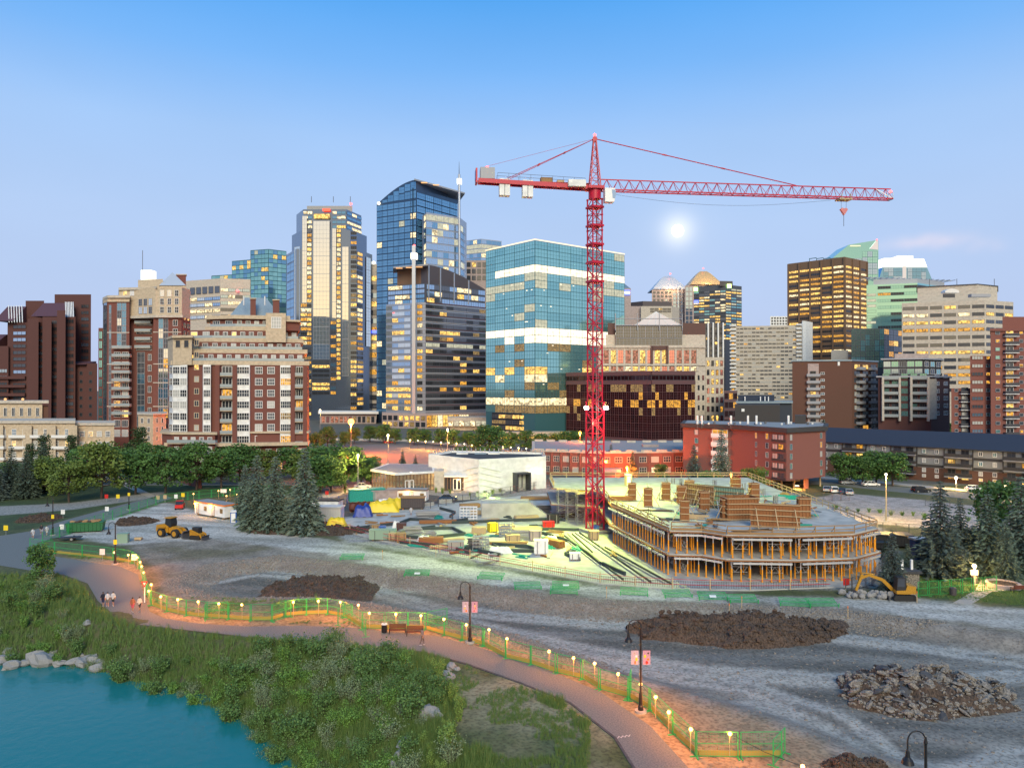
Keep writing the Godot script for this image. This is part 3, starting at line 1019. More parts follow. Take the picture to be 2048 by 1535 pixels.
	for x in [798.0,818.0,838.0]:
		bxw(th,"soffit_light",V3(4.4,0.3,1.5),at(x,536 - (x - 798.0) * 0.06,511 - (x - 798.0) * 0.2),M["soffit_warm"])
	face(th,FM,FR,hy(823,500),h1 - 0.6,9,17,{"glass": ["glass_smoke","glass_smoke","glass_dark"],"lit": ["lit_amber","lit_warm","lit_dim"],"p": 0.16,"hf": 0.62,"wf": 0.99,"mc": 4,"fw": 0.1,"out": 0.08,"rows": {6: [0.7,"lit_pale"],13: [0.4,"lit_amber"]}})
	for j in 18:
		ledge(th,"band",FM,FR,hy(823,500) + (h1 - hy(823,500)) * j / 17.0,0.55,0.5,"granite_wine" if j % 2 else "trim_grey")
	face(th,FL,v2(821,503.6),hy(823,500),h1 - 0.6,4,17,{"glass": ["glass_mirror","glass_mirror","glass_pale"],"lit": ["lit_warm"],"p": 0.1,"hf": 0.66,"mc": 4,"fw": 0.1,"frame": "frame_silver","rows": {12: [0.5,"lit_amber"],13: [0.6,"lit_warm"],14: [0.5,"lit_warm"],15: [0.5,"lit_amber"],16: [0.4,"lit_warm"]}})
	face(th,v2(834,501.4),v2(850.5,500.1),hy(823,500),h1 - 0.6,1,17,{"glass": ["glass_dark","glass_smoke"],"lit": ["lit_warm","lit_amber","lit_white"],"p": 0.5,"hf": 0.6,"mc": 3})
	bxw(th,"fin_pier",V3(2.3,hy(492,499),3.0),V3(at(828,0,499).x,hy(492,499) * 0.5,-498.0),M["frame_silver"])
	bxw(th,"fin_lamp",V3(4.2,3.8,4.2),at(828,512,498),M["crown_white"])
	bulb(th,"warning_light",at(828,491,498),0.9,"beacon")
	mass(th,"podium",foot([[764,505],[852,492],[980,520]],30),0,hy(826,500),"stone_pink")
	face(th,v2(764,504.8),v2(852,491.8),0.5,hy(829,500),8,2,{"wf": 0.75,"hf": 0.75,"glass": ["glass_dark"],"lit": ["lit_dim","lit_warm"],"p": 0.5})
	face(th,v2(853,491.8),v2(978,519.8),0.5,hy(828,500),12,1,{"wf": 0.95,"hf": 0.9,"glass": ["lit_amber"],"lit": ["lit_warm","lit_white"],"p": 0.6,"mc": 2,"mr": 3})
	mass(th,"entrance_canopy",foot([[895,470],[985,470]],18),hy(846,470),hy(834,470),"stone_pale")
	face(th,v2(896,469.6),v2(984,469.6),hy(853,470),hy(840,470),8,1,{"wf": 0.9,"hf": 0.8,"glass": ["lit_white","lit_pale"],"p": 0.0})
	mass(th,"entrance",foot([[900,472],[982,472]],14),0,hy(846,470),"stone_cream")
	# --- teal tower
	th = building("office_tower","broad teal glass box tower with bright white office floors behind the crane",[[1070,400]])
	A = v2(972,432)
	B = v2(1070,400)
	C = v2(1249,444)
	H = hy(478.6,400)
	mass(th,"wall",[A,B,C,R(C,46),R(A,40)],hy(866,400),H - 0.4,"frame_teal")
	var tr := {3: [0.93,"lit_bright"],4: [0.55,"lit_pale"],5: [0.6,"lit_pale"],11: [0.98,"lit_bright"],12: [0.9,"lit_bright"],16: [0.3,"lit_warm"],17: [0.55,"lit_white"],20: [0.85,"lit_white"],15: [0.2,"lit_dim"],13: [0.12,"lit_dim"],18: [0.3,"lit_dim"],19: [0.2,"lit_dim"],21: [0.4,"lit_dim"]}
	var to := {"glass": ["glass_teal","glass_teal","glass_teal_dim"],"lit": ["lit_pale"],"p": 0.04,"hf": 0.99,"wf": 0.995,"mc": 4,"mr": 2,"fw": 0.1,"frame": "frame_teal","out": 0.05,"rows": tr}
	face(th,A,B,hy(827,400),H - 0.5,5,22,to)
	var low := to.duplicate()
	face(th,B,C,hy(827,400),H - 0.5,8,22,low)
	# small ceiling lights behind the panes
	for k in 34:
		var on_left := k % 3 == 0
		var q := at2(A,B,rf(0.05,0.95)) if on_left else at2(B,C,rf(0.05,0.7))
		var nb := wall_axes(A,B) if on_left else wall_axes(B,C)
		put(th,"ceiling_light",unit_box,M["lit_bright"],V3(q.x,hy(827,400) + (H - hy(827,400)) * (rng.randi_range(3,16) + 0.72) / 22.0,q.y) + nb.z * 0.12 - th.position,nb * SC(V3(1.1,0.4,0.05)))
	ledge(th,"roof_edge_light",A,B,H + 0.1,0.5,0.5,"edge_light")
	ledge(th,"roof_edge_light",B,C,H + 0.1,0.5,0.5,"edge_light")
	mass(th,"podium",[v2(984,424),v2(1068,402),v2(1240,446),v2(1230,480),v2(980,470)],0,hy(827,400),"glass_dark")
	face(th,v2(984,423.8),v2(1068,401.8),hy(864,400),hy(829,400),6,3,{"glass": ["glass_smoke"],"lit": ["lit_dim","lit_warm"],"p": 0.55,"hf": 0.7,"mc": 4})
	face(th,v2(1068.5,401.8),v2(1140,420),hy(864,400),hy(829,400),5,3,{"glass": ["glass_smoke"],"lit": ["lit_dim","lit_warm"],"p": 0.6,"hf": 0.7,"mc": 4})
	mass(th,"arcade",foot([[1000,385],[1140,385]],10),hy(871,385),hy(864,385),"stone_cream")
	mass(th,"arcade_wall",foot([[1002,388],[1138,388]],6),0,hy(871,385),"stone_cream")
	face(th,v2(1002,387.8),v2(1138,387.8),0.4,hy(872,385),10,1,{"wf": 0.8,"hf": 0.85,"glass": ["lit_amber","lit_warm"],"p": 0.0})
	# --- wine-red glass block
	th = building("office_block","dark wine-red mirrored glass office block with two granite bands",[[1303,371]])
	A = v2(1133,412)
	B = v2(1303,371)
	C = v2(1390,379)
	H = hy(742,371)
	mass(th,"wall",[A,B,C,R(C,50),R(A,30)],0,H,"granite_wine")
	var wo := {"glass": ["glass_wine","glass_wine","glass_wine_dim"],"lit": ["lit_amber"],"p": 0.04,"hf": 0.995,"wf": 0.995,"mc": 2,"mr": 3,"fw": 0.09,"frame": "granite_wine","rows": {0: [0.35,"lit_dim"],1: [0.16,"lit_amber"],2: [0.6,"lit_amber"],3: [0.2,"lit_dim"],4: [0.04,"lit_dim"]}}
	face(th,A,B,1.2,hy(768,371),22,7,wo)
	face(th,B,C,1.2,hy(768,371),12,7,wo)
	for q in [[A,B,12],[B,C,6]]:
		face(th,q[0],q[1],hy(760,371),hy(750,371),q[2],1,{"glass": ["glass_wine_dim"],"p": 0.03,"lit": ["lit_amber"],"hf": 0.9,"mc": 2,"out": 0.05})
		ledge(th,"granite_band",q[0],q[1],hy(745.5,371),2.0,0.6,"granite_wine")
		ledge(th,"granite_band",q[0],q[1],hy(764.5,371),1.9,0.6,"granite_wine")
	# --- stone block with a glowing glass pediment
	th = building("office_block","cream stone block with rose windows and a glowing glass pediment",[[1300,420]])
	var z := 430.0
	mass(th,"wall",foot([[1150,z],[1411,z]],40),0,hy(690,z),"stone_pale")
	mass(th,"attic",foot([[1150,z + 4],[1411,z + 4]],30),hy(690,z),hy(668,z),"stone_pale")
	for q in [[1190,1231],[1366,1411]]:
		mass(th,"attic_block",foot([[q[0],z + 5],[q[1],z + 5]],24),hy(668,z),hy(644,z),"granite_brown")
	mass(th,"glazed_attic",foot([[1231.5,z + 2],[1365,z + 2]],26),hy(690,z),hy(650,z),"metal_frame")
	face(th,v2(1232,z + 1.8),v2(1365,z + 1.8),hy(675,z),hy(651,z),9,1,{"glass": ["glass_smoke"],"p": 0,"mc": 3,"mr": 4,"fw": 0.14,"frame": "trim_grey","wf": 0.995})
	face(th,v2(1232,z + 1.8),v2(1365,z + 1.8),hy(690,z),hy(676,z),3,1,{"glass": ["glass_smoke"],"p": 0,"mc": 6,"mr": 3,"fw": 0.14,"frame": "trim_grey","wf": 0.995})
	for yy in [650.0,637.0]:
		tube_part(th,"roof_rail",at(1231,yy,z + 1),at(1365,yy,z + 1),0.25,"trim_grey")
	for x in [1231.0,1275.0,1319.0,1365.0]:
		tube_part(th,"roof_post",at(x,660,z + 1),at(x,626,z + 1),0.25,"trim_grey")
	b = MB.new()
	var p0 := at(1273,648,z + 3)
	var p1 := at(1360,648,z + 3)
	var p2 := at(1312,624,z + 12)
	b.tri(p0,p1,p2)
	b.tri(p0 + V3(0,0,-18),p1 + V3(0,0,-18),p2)
	b.tri(p0,p0 + V3(0,0,-18),p2)
	b.tri(p1,p1 + V3(0,0,-18),p2)
	mkw(th,"skylight_window",b,M["crown_pale"])
	for x in [1273.0,1295.0,1312.0,1336.0,1360.0]:
		tube_part(th,"skylight_bar",at(x,648.4,z + 2.6),p2 + V3(0,0.2,0.3),0.2,"trim_white")
	var ro := {"glass": ["glass_rose"],"lit": ["lit_rose","lit_rose","lit_warm"],"p": 0.55,"wf": 0.76,"hf": 0.95,"mc": 3,"mr": 4,"fw": 0.16,"frame": "granite_wine"}
	face(th,v2(1205,z),v2(1395,z),hy(727,z),hy(699,z),13,1,ro)
	ro = ro.duplicate()
	ro.mr = 2
	ro.lit = ["lit_rose","lit_warm","lit_white"]
	face(th,v2(1205,z),v2(1395,z),hy(742,z),hy(732,z),13,1,ro)
	for t in 14:
		rib(th,"pilaster",v2(1205,z),v2(1395,z),t / 13.0,hy(742,z),hy(697,z),1.2,0.5,"stone_pale")
	b = MB.new()
	for q in [[1301.5,1305.5,691.0,727.0],[1332.5,1336.5,691.0,727.0],[1305.5,1332.5,691.0,700.0]]:
		b.span(at(q[0],q[3],z - 0.8),at(q[1],q[2],z + 0.5))
	mkw(th,"portal",b,M["granite_brown"])
	for yy in [694.0,729.5]:
		ledge(th,"cornice",v2(1190,z),v2(1411,z),hy(yy,z),0.9,0.8,"stone_pale")
	face(th,v2(1393,z),v2(1411,z),1,hy(745,z),2,6,{"wf": 0.45,"hf": 0.5,"glass": ["glass_dark","glass_rose"],"p": 0.1})
	mass(th,"wing",foot([[1411.3,z + 8],[1448,z + 8]],30),0,hy(713,z),"stone_pale")
	face(th,v2(1412,z + 8),v2(1448,z + 8),1,hy(716,z),4,8,{"wf": 0.6,"hf": 0.62,"glass": ["glass_dark","glass_rose"],"lit": ["lit_warm","lit_amber","lit_rose"],"p": 0.4})
	# side wing in wine glass
	th = building("office_block","small wine-red glass wing with two amber floors beside the stone block",[[1460,400]])
	mass(th,"wall",foot([[1448.5,402],[1475,402]],30),0,hy(781,402),"granite_wine")
	face(th,v2(1449,402),v2(1475,402),1,hy(783,402),3,5,{"wf": 0.97,"hf": 0.7,"glass": ["glass_wine"],"lit": ["lit_amber"],"p": 0.35,"mc": 3})
	# dark block with white fins
	th = building("office_block","dark slab block with four white vertical fins on its face",[[1430,490]])
	mass(th,"wall",foot([[1408,490],[1447,490]],30),0,hy(647,490),"granite_dark")
	face(th,v2(1411,490),v2(1446,490),hy(730,490),hy(652,490),4,8,{"wf": 0.8,"hf": 0.6,"glass": ["glass_dark","glass_smoke"],"p": 0.03})
	for x in [1416.0,1426.0,1436.0,1446.0]:
		rib(th,"fin",v2(1411,490),v2(1447,490),(x - 1411.0) / 36.0,hy(735,490),hy(645,490),0.9,1.2,"trim_white")
func skyline() -> void:
	# --- twin domed towers and neighbours
	var th := building("domed_tower","pinkish stone tower under a silvery rounded dome",[[1340,900]])
	mass(th,"wall",foot([[1304,905],[1376,905]],40),0,hy(578,900),"stone_pink")
	face(th,v2(1305,905),v2(1345,905),hy(640,900),hy(580,900),5,8,{"wf": 0.6,"hf": 0.6,"glass": ["glass_smoke"],"lit": ["lit_pale"],"p": 0.3})
	face(th,v2(1346,905),v2(1375,905),hy(640,900),hy(583,900),4,7,{"wf": 0.85,"hf": 0.8,"glass": ["glass_pale"],"p": 0.0})
	dome(th,1306,1376,578,548,905,38,["copper_pale","copper_pale"],"crown_pale")
	b_arch(th,1356,1364,571,640,904)
	bulb(th,"warning_light",at(1341,547,915),0.9,"beacon")
	th = building("domed_tower","stone tower under a golden lit bell-shaped roof",[[1410,900]])
	mass(th,"wall",foot([[1370,890],[1449,890]],44),0,hy(571,890),"stone_pink")
	face(th,v2(1371,890),v2(1386,890),hy(650,890),hy(573,890),2,8,{"wf": 0.8,"hf": 0.85,"glass": ["glass_pale"],"p": 0.0})
	dome(th,1381,1447,569,538,892,38,["copper_gold_lit","copper_gold_lit"],"crown_gold")
	bulb(th,"warning_light",at(1407,536,905),0.9,"beacon")
	th = building("office_tower","dark green glass tower with glowing green square emblems at its top",[[1440,760]])
	var A := v2(1388,770)
	var B := v2(1452,755)
	var C := v2(1484,768)
	mass(th,"wall",[A,B,C,R(C,30),R(A,30)],0,hy(570,760),"metal_frame")
	mass(th,"parapet_block",foot([[1440,754],[1466,756]],12),hy(573,760),hy(563,760),"granite_dark")
	var o := {"glass": ["glass_dark","glass_smoke","glass_teal_dim"],"lit": ["lit_warm","lit_white"],"p": 0.4,"hf": 0.62,"wf": 0.97,"mc": 3,"fw": 0.12}
	face(th,A,B,hy(680,760),hy(580,760),6,18,o)
	face(th,B,C,hy(680,760),hy(576,760),3,18,{"glass": ["glass_teal_dim","glass_smoke"],"lit": ["lit_pale","lit_warm"],"p": 0.6,"hf": 0.6,"wf": 0.95,"mc": 2})
	bxw(th,"emblem_lamp",V3(4,4,0.6),at(1392,578,767),M["sign_green"])
	bxw(th,"emblem_lamp",V3(4,4,0.6),at(1459,571.5,753),M["sign_green"])
	bxw(th,"sign_lamp",V3(4.5,3,0.5),at(1393,603,767),M["sign_blue"])
	th = building("office_block","low black-topped block with pale base beside the domed towers",[[1300,620]])
	mass(th,"wall",foot([[1254,622],[1300,622]],30),0,hy(612,622),"stone_pink")
	mass(th,"wall",foot([[1282,618],[1344,618],[1359,630]],30),0,hy(612,618),"stone_pale")
	mass(th,"roof_block",foot([[1261,640],[1286,630],[1344,634]],18),hy(612,620),hy(599,620),"granite_dark")
	mass(th,"roof_block",foot([[1286,641],[1315,641]],10),hy(599,620),hy(597,620),"granite_dark")
	face(th,v2(1300.5,617.8),v2(1343,617.8),hy(625,618),hy(615,618),5,2,{"wf": 0.9,"hf": 0.7,"glass": ["glass_smoke"],"p": 0.1})
	th = building("office_tower","slim pale tower end with a blue and white round emblem",[[1255,560]])
	mass(th,"wall",foot([[1238,560],[1262,560]],20),0,hy(576,560),"stone_pink")
	var b := MB.new()
	b.tri(at(1248,576,560),at(1261,576,560),at(1248,566,566))
	b.quad(at(1248,576,560),at(1248,566,566),at(1248,566,578),at(1248,576,580))
	b.quad(at(1261,576,560),at(1248,566,566),at(1248,566,578),at(1261,576,580))
	mkw(th,"sloped_roof",b,M["roof_metal"])
	bxw(th,"sign_lamp",V3(4.6,1.4,0.5),at(1254,581.5,559.5),M["sign_blue"])
	bxw(th,"sign_lamp",V3(4.6,1.1,0.5),at(1254,585.0,559.5),M["sign_white"])
	bxw(th,"sign_lamp",V3(4.6,1.0,0.5),at(1254,588.2,559.5),M["sign_blue"])
	# --- white balcony slab
	th = building("apartment_slab","long white apartment slab with rows of small dark windows",[[1540,590]])
	A = v2(1462,596)
	B = v2(1604,586)
	var H := hy(651,590)
	mass(th,"wall",[A,B,R(B,16),R(A,16)],0,H,"stone_pale")
	mass(th,"end_wall",[B + V2(0.1,1.0),v2(1612,588),v2(1626,600),R(B,18)],0,hy(642,590),"panel_white")
	face(th,at2(A,B,0.07),at2(A,B,0.93),hy(806,590),H - 0.6,15,20,{"wf": 0.92,"hf": 0.5,"glass": ["glass_house","glass_smoke","glass_curtain","glass_house"],"lit": ["lit_warm","lit_amber"],"p": 0.06,"mc": 3,"fw": 0.14,"frame": "stone_pale"})
	for j in 21:
		var y := hy(806,590) + (H - hy(806,590)) * j / 20.0
		balcony(th,A,B,0.03,y,5.0,1.5,"panel_white","panel_white")
		balcony(th,A,B,0.96,y,4.0,1.5,"panel_white","panel_white")
	for j in 9:
		face(th,A,at2(A,B,0.06),hy(806,590) + (H - hy(806,590)) * (j * 2 + 1) / 20.0,hy(806,590) + (H - hy(806,590)) * (j * 2 + 2) / 20.0,1,1,{"wf": 0.8,"hf": 0.6,"glass": ["glass_dark"],"lit": ["lit_amber"],"p": 0.7})
	th = building("apartment_slab","small distant white block of tiny windows above the long white slab",[[1565,800]])
	mass(th,"wall",foot([[1541,800],[1588,800]],20),0,hy(632,800),"panel_white")
	face(th,v2(1542,800),v2(1587,800),hy(650,800),hy(633,800),8,3,{"wf": 0.6,"hf": 0.6,"p": 0})
	# --- brown concrete tower
	th = building("office_tower","brown concrete office tower with nearly every amber floor lit",[[1690,600]])
	A = v2(1577.6,634)
	B = v2(1690,600)
	C = v2(1734.5,622)
	H = hy(513,600)
	mass(th,"wall",[A,B,C,R(C,30),R(A,20)],0,H,"concrete_brown")
	var ro := {"wf": 0.88,"hf": 0.5,"glass": ["glass_dark"],"lit": ["lit_amber","lit_warm","lit_white","lit_warm"],"p": 0.85,"mc": 5,"fw": 0.14,"frame": "concrete_brown","rows": {13: [0.3,"lit_dim"],14: [0.45,"lit_amber"],15: [0.5,"lit_amber"],16: [0.4,"lit_amber"],18: [0.3,"lit_amber"]}}
	face(th,A,B,hy(735,600),hy(527,600),5,21,ro)
	face(th,B,C,hy(735,600),hy(527,600),3,21,ro)
	for t in 6:
		rib(th,"pier",A,B,t / 5.0,0,H - 0.3,1.1,1.0,"concrete_brown")
	for t in 4:
		rib(th,"pier",B,C,t / 3.0,0,H - 0.3,1.0,1.0,"concrete_brown")
	for k in 4:
		tube_part(th,"roof_rail",at(1620 + k * 14,517,625),at(1634 + k * 14,515,622),0.3,"frame_teal")
		tube_part(th,"roof_post",at(1620 + k * 14,522,625),at(1620 + k * 14,516,625),0.3,"frame_teal")
	mass(th,"plant_room",foot([[1663,470],[1697,470]],10),0,hy(700,470),"concrete")
	# --- wedge-topped tower
	th = building("office_tower","pale teal tower with a slanted glass wedge roof",[[1720,900]])
	b = MB.new()
	var zz := 905.0
	A = v2(1668,zz)
	B = v2(1758,zz)
	var w := A.distance_to(B)
	b.ext([V2(0,0),V2(w,0),V2(w,hy(481,zz)),V2(w * 0.94,hy(480,zz)),V2(w * 0.34,hy(489,zz)),V2(0,hy(514,zz))],-34.0,0.0,wall_axes(A,B),V3(A.x,0,A.y))
	mkw(th,"wall",b,M["glass_teal_dim"])
	b = MB.new()
	b.ext([V2(w * 0.80,hy(497,zz)),V2(w * 0.985,hy(499,zz)),V2(w * 0.985,hy(482,zz)),V2(w * 0.94,hy(481.5,zz))],0.1,0.8,wall_axes(A,B),V3(A.x,0,A.y))
	mkw(th,"gable_lamp",b,M["crown_pale"])
	face(th,at2(A,B,0.08),at2(A,B,0.62),hy(560,zz),hy(516,zz),5,5,{"glass": ["glass_blue","glass_pale"],"lit": ["lit_pale"],"p": 0.3,"hf": 0.9,"mc": 2,"out": 0.1})
	face(th,at2(A,B,0.64),at2(A,B,0.98),hy(560,zz),hy(502,zz),3,5,{"glass": ["glass_teal","glass_pale"],"p": 0.0,"hf": 0.97,"mc": 3,"mr": 2,"fw": 0.2,"frame": "frame_teal","out": 0.1})
	bxw(th,"roof_lamp",V3(12,1.0,0.6),at(1712,491,zz - 2),M["edge_light"])
	bulb(th,"warning_light",at(1755,479,zz),0.9,"beacon")
	# --- glowing crown tower
	th = building("office_tower","blue glass tower with a wide glowing white rounded crown",[[1810,950]])
	zz = 950.0
	A = v2(1758,zz)
	B = v2(1866,zz)
	w = A.distance_to(B)
	b = MB.new()
	b.ext([V2(0,0),V2(w,0),V2(w,hy(560,zz)),V2(w * 0.9,hy(534,zz)),V2(w * 0.08,hy(534,zz)),V2(0,hy(560,zz))],-34.0,0.0,wall_axes(A,B),V3(A.x,0,A.y))
	mkw(th,"wall",b,M["glass_blue"])
	face(th,at2(A,B,0.1),at2(A,B,0.45),hy(560,zz),hy(535,zz),4,3,{"glass": ["glass_blue","glass_pale"],"p": 0,"mc": 3,"mr": 2,"hf": 0.95,"out": 0.1})
	face(th,at2(A,B,0.54),at2(A,B,0.88),hy(560,zz),hy(535,zz),4,3,{"glass": ["glass_blue","glass_pale"],"p": 0,"mc": 3,"mr": 2,"hf": 0.95,"out": 0.1})
	for q in [[0.08,0.36,534,516],[0.361,0.64,534,511],[0.641,0.9,534,517]]:
		b = MB.new()
		b.ext([V2(w * q[0],hy(q[2],zz)),V2(w * q[1],hy(q[2],zz)),V2(w * (q[1] - (0.06 if q[1] > 0.8 else 0.0)),hy(q[3],zz)),V2(w * (q[0] + (0.02 if q[0] < 0.2 else 0.0)),hy(q[3],zz))],-20.0,0.5,wall_axes(A,B),V3(A.x,0,A.y))
		mkw(th,"crown_lamp",b,M["crown_white"])
	bxw(th,"stair_lamp",V3(4.6,20,0.6),at(1810,548,zz - 0.5),M["crown_pale"])
	# --- teal office with roof louvres
	th = building("office_block","turquoise glass office with a slatted roof canopy and dark window bands",[[1790,500]])
	A = v2(1734,506)
	B = v2(1836,496)
	C = v2(1902,520)
	H = hy(567,500)
	mass(th,"wall",[A,B,C,R(C,24),R(A,24)],0,H,"glass_teal")
	face(th,at2(A,B,0.22),at2(A,B,1.0),hy(660,500),H,3,7,{"wf": 0.99,"hf": 0.45,"glass": ["glass_dark","glass_teal_dim"],"lit": ["lit_warm","lit_amber"],"p": 0.18,"mc": 5,"frame": "frame_teal"})
	face(th,A,at2(A,B,0.2),hy(660,500),H - 5,1,7,{"wf": 0.9,"hf": 0.5,"glass": ["glass_teal"],"lit": ["lit_pale"],"p": 0.5})
	face(th,B,C,hy(620,500),H,3,4,{"wf": 0.99,"hf": 0.45,"glass": ["glass_dark"],"p": 0.1,"mc": 4})
	mass(th,"plant_room",foot([[1748,506],[1836,502],[1890,518]],18),H,hy(556,500),"trim_grey")
	for k in 16:
		var q := at2(A,C,k / 15.0)
		bxw(th,"roof_slat",V3(0.5,0.35,16),V3(q.x,hy(552,500),q.y - 5),M["frame_silver"],0.25)
	ledge(th,"canopy_edge",A,C,hy(553,500),0.6,1.0,"frame_silver")
	# --- cream office
	th = building("office_block","cream concrete office with long window bands and a curved silver roof vent",[[1972,380]])
	A = v2(1804.6,393)
	B = v2(1972,380)
	C = v2(2028,388)
	H = hy(600,380)
	mass(th,"wall",[A,B,C,R(C,40),R(A,30)],0,H,"stone_pale")
	var co := {"wf": 0.86,"hf": 0.46,"glass": ["glass_house","glass_smoke"],"lit": ["lit_amber","lit_warm"],"p": 0.12,"mc": 4,"fw": 0.1,"cy": 0.42,"rows": {1: [0.35,"lit_white"],2: [0.5,"lit_warm"],3: [0.7,"lit_amber"],6: [0.95,"lit_warm"],8: [0.3,"lit_amber"],9: [0.75,"lit_amber"]}}
	face(th,A,B,hy(786,380),hy(603,380),6,12,co)
	co = co.duplicate()
	co.rows = {1: [0.4,"lit_warm"]}
	face(th,B,C,hy(786,380),hy(603,380),3,12,co)
	mass(th,"penthouse",foot([[1836,408],[1956,396],[1996,404]],22),H,hy(568,395),"stone_pale")
	mass(th,"penthouse_roof",foot([[1834,407.6],[1956,395.5],[1998,403.6]],23),hy(568,395) + 0.02,hy(566.5,395),"trim_dark")
	b = MB.new()
	var prof := []
	for k in 9:
		prof.append(V2(-3.6 + 7.2 * k / 8.0,2.2 * sin(PI * (0.15 + 0.7 * k / 8.0))))
	prof.append(V2(3.6,0))
	prof.append(V2(-3.6,0))
	b.ext(prof,-2.0,2.0,Basis.IDENTITY,at(1901,586,388))
	mkw(th,"roof_vent",b,M["aluminium"])
	bxw(th,"vent_grille",V3(6.0,1.9,0.4),at(1899,591,387),M["trim_dark"])
	bxw(th,"roof_unit",V3(10,1.6,3),at(1960,591,388),M["trim_grey"])
	for x in [1860.0,1915.0,1990.0]:
		tube_part(th,"antenna",at(x,572,398),at(x,557,398),0.14,"steel_dark")
	# --- green mirror block
	th = building("office_block","green mirror glass block with a rippled grid of square panes",[[1735,460]])
	A = v2(1703,466)
	B = v2(1769,462)
	C = v2(1806,480)
	H = hy(656,462)
	mass(th,"wall",[A,B,C,R(C,20),R(A,20)],0,H,"metal_frame")
	face(th,A,B,hy(735,462),H - 0.3,7,7,{"wf": 0.99,"hf": 0.99,"glass": ["glass_green","glass_green","glass_teal"],"lit": ["lit_amber"],"p": 0.02,"mc": 2,"mr": 2,"fw": 0.12,"rows": {6: [0.3,"lit_warm"]}})
	face(th,B,C,hy(735,462),H - 0.3,4,7,{"wf": 0.99,"hf": 0.99,"glass": ["glass_dark","glass_smoke"],"lit": ["lit_amber","lit_warm"],"p": 0.3,"mc": 3,"mr": 2,"fw": 0.12})
	# --- far left glass towers
	th = building("office_tower","deep teal glass tower with stepped flanks behind the brick condominiums",[[520,760]])
	mass(th,"wall",foot([[422,790],[470,780]],26),0,hy(548,780),"frame_teal")
	mass(th,"wall",foot([[463,770],[502,760]],30),0,hy(520,765),"frame_teal")
	mass(th,"wall",foot([[500,755],[536,748],[572,760]],34),0,hy(500,755),"frame_teal")
	var tg := {"glass": ["glass_teal_dim","glass_blue","glass_teal_dim","glass_teal"],"lit": ["lit_warm","lit_pale"],"p": 0.07,"wf": 0.98,"hf": 0.9,"mc": 3,"mr": 2,"fw": 0.12,"frame": "frame_teal"}
	face(th,v2(463.5,769.8),v2(501,760.2),hy(600,765),hy(521,765),5,9,{"glass": ["glass_teal_dim","glass_blue"],"lit": ["lit_warm"],"p": 0.06,"hf": 0.9,"mc": 3,"mr": 2,"frame": "frame_teal","rows": {1: [0.5,"lit_warm"]}})
	face(th,v2(423,789.7),v2(463,781.2),hy(600,780),hy(549,780),5,6,tg)
	face(th,v2(501,754.7),v2(536,747.8),hy(640,755),hy(501,755),5,16,tg)
	face(th,v2(536.4,748),v2(571.5,759.7),hy(640,755),hy(501,755),4,16,tg)
	th = building("office_tower","distant pale tower with a lit band below its crown",[[965,760]])
	mass(th,"wall",foot([[930,770],[962,760],[1003,772]],24),0,hy(477,760),"frame_silver")
	for q in [[[931,769.6],[962,759.8]],[[962.4,760],[1002,771.6]]]:
		face(th,v2(q[0][0],q[0][1]),v2(q[1][0],q[1][1]),hy(560,760),hy(478,760),4,9,{"glass": ["glass_pale","glass_pale","glass_blue"],"lit": ["lit_white"],"p": 0.1,"hf": 0.85,"mc": 3,"mr": 2,"fw": 0.12,"frame": "frame_silver","rows": {2: [1.0,"lit_pale"],1: [1.0,"lit_pale"]}})
	th = building("office_block","pinkish concrete block with square dark windows between glass towers",[[955,640]])
	mass(th,"wall",foot([[930,645],[1000,645]],24),0,hy(520,645),"stone_pink")
	face(th,v2(932,644.8),v2(974,644.8),hy(562,645),hy(522,645),4,3,{"wf": 0.75,"hf": 0.7,"glass": ["glass_smoke"],"p": 0.05})
	th = building("office_block","narrow white block with a blue band seen between two glass towers",[[748,640]])
	mass(th,"wall",foot([[736,652],[756,652]],20),0,hy(528,652),"stone_pale")
	face(th,v2(743.5,651.8),v2(755,651.8),hy(820,652),hy(548,652),1,16,{"wf": 0.95,"hf": 0.6,"glass": ["glass_pale","glass_smoke"],"lit": ["lit_amber","lit_warm"],"p": 0.4})
	bxw(th,"sign_lamp",V3(4.4,2.4,0.6),at(748,663,651),M["sign_blue"])
	bulb(th,"roof_light",at(747,525,650),1.5,"crown_white")
	th = building("office_block","cream office block with curved bands behind the twin brick condominiums",[[440,480]])
	mass(th,"wall",foot([[368,486],[440,474],[500,478]],40),0,hy(559,480),"stone_pale")
	face(th,v2(378,483.6),v2(440,473.8),hy(588,480),hy(573,480),5,1,{"wf": 0.75,"hf": 0.9,"glass": ["glass_smoke"],"p": 0})
	face(th,v2(378,483.6),v2(440,473.8),hy(640,480),hy(592,480),4,4,{"wf": 0.98,"hf": 0.55,"glass": ["glass_mirror","glass_pale"],"lit": ["lit_white","lit_warm"],"p": 0.25,"mc": 4,"rows": {2: [0.9,"lit_white"]}})
	face(th,v2(440.4,474),v2(499,477.8),hy(640,480),hy(575,480),4,5,{"wf": 0.98,"hf": 0.5,"glass": ["glass_smoke","glass_pale"],"lit": ["lit_warm","lit_white"],"p": 0.3,"mc": 4})
	bxw(th,"roof_lamp",V3(6,2.6,3),at(489,564,480),M["crown_white"])
	bulb(th,"warning_light",at(474,581,474),0.8,"beacon")
	# moon
	var mo := put(self,"moon",kit_["ball"],glow("moon_glow",1.0,0.92,0.72,3.0),at(1356,461,6000.0),SC(Vector3.ONE * 50.0))
	tag(mo,"bright full moon hanging over the domed towers","moon")
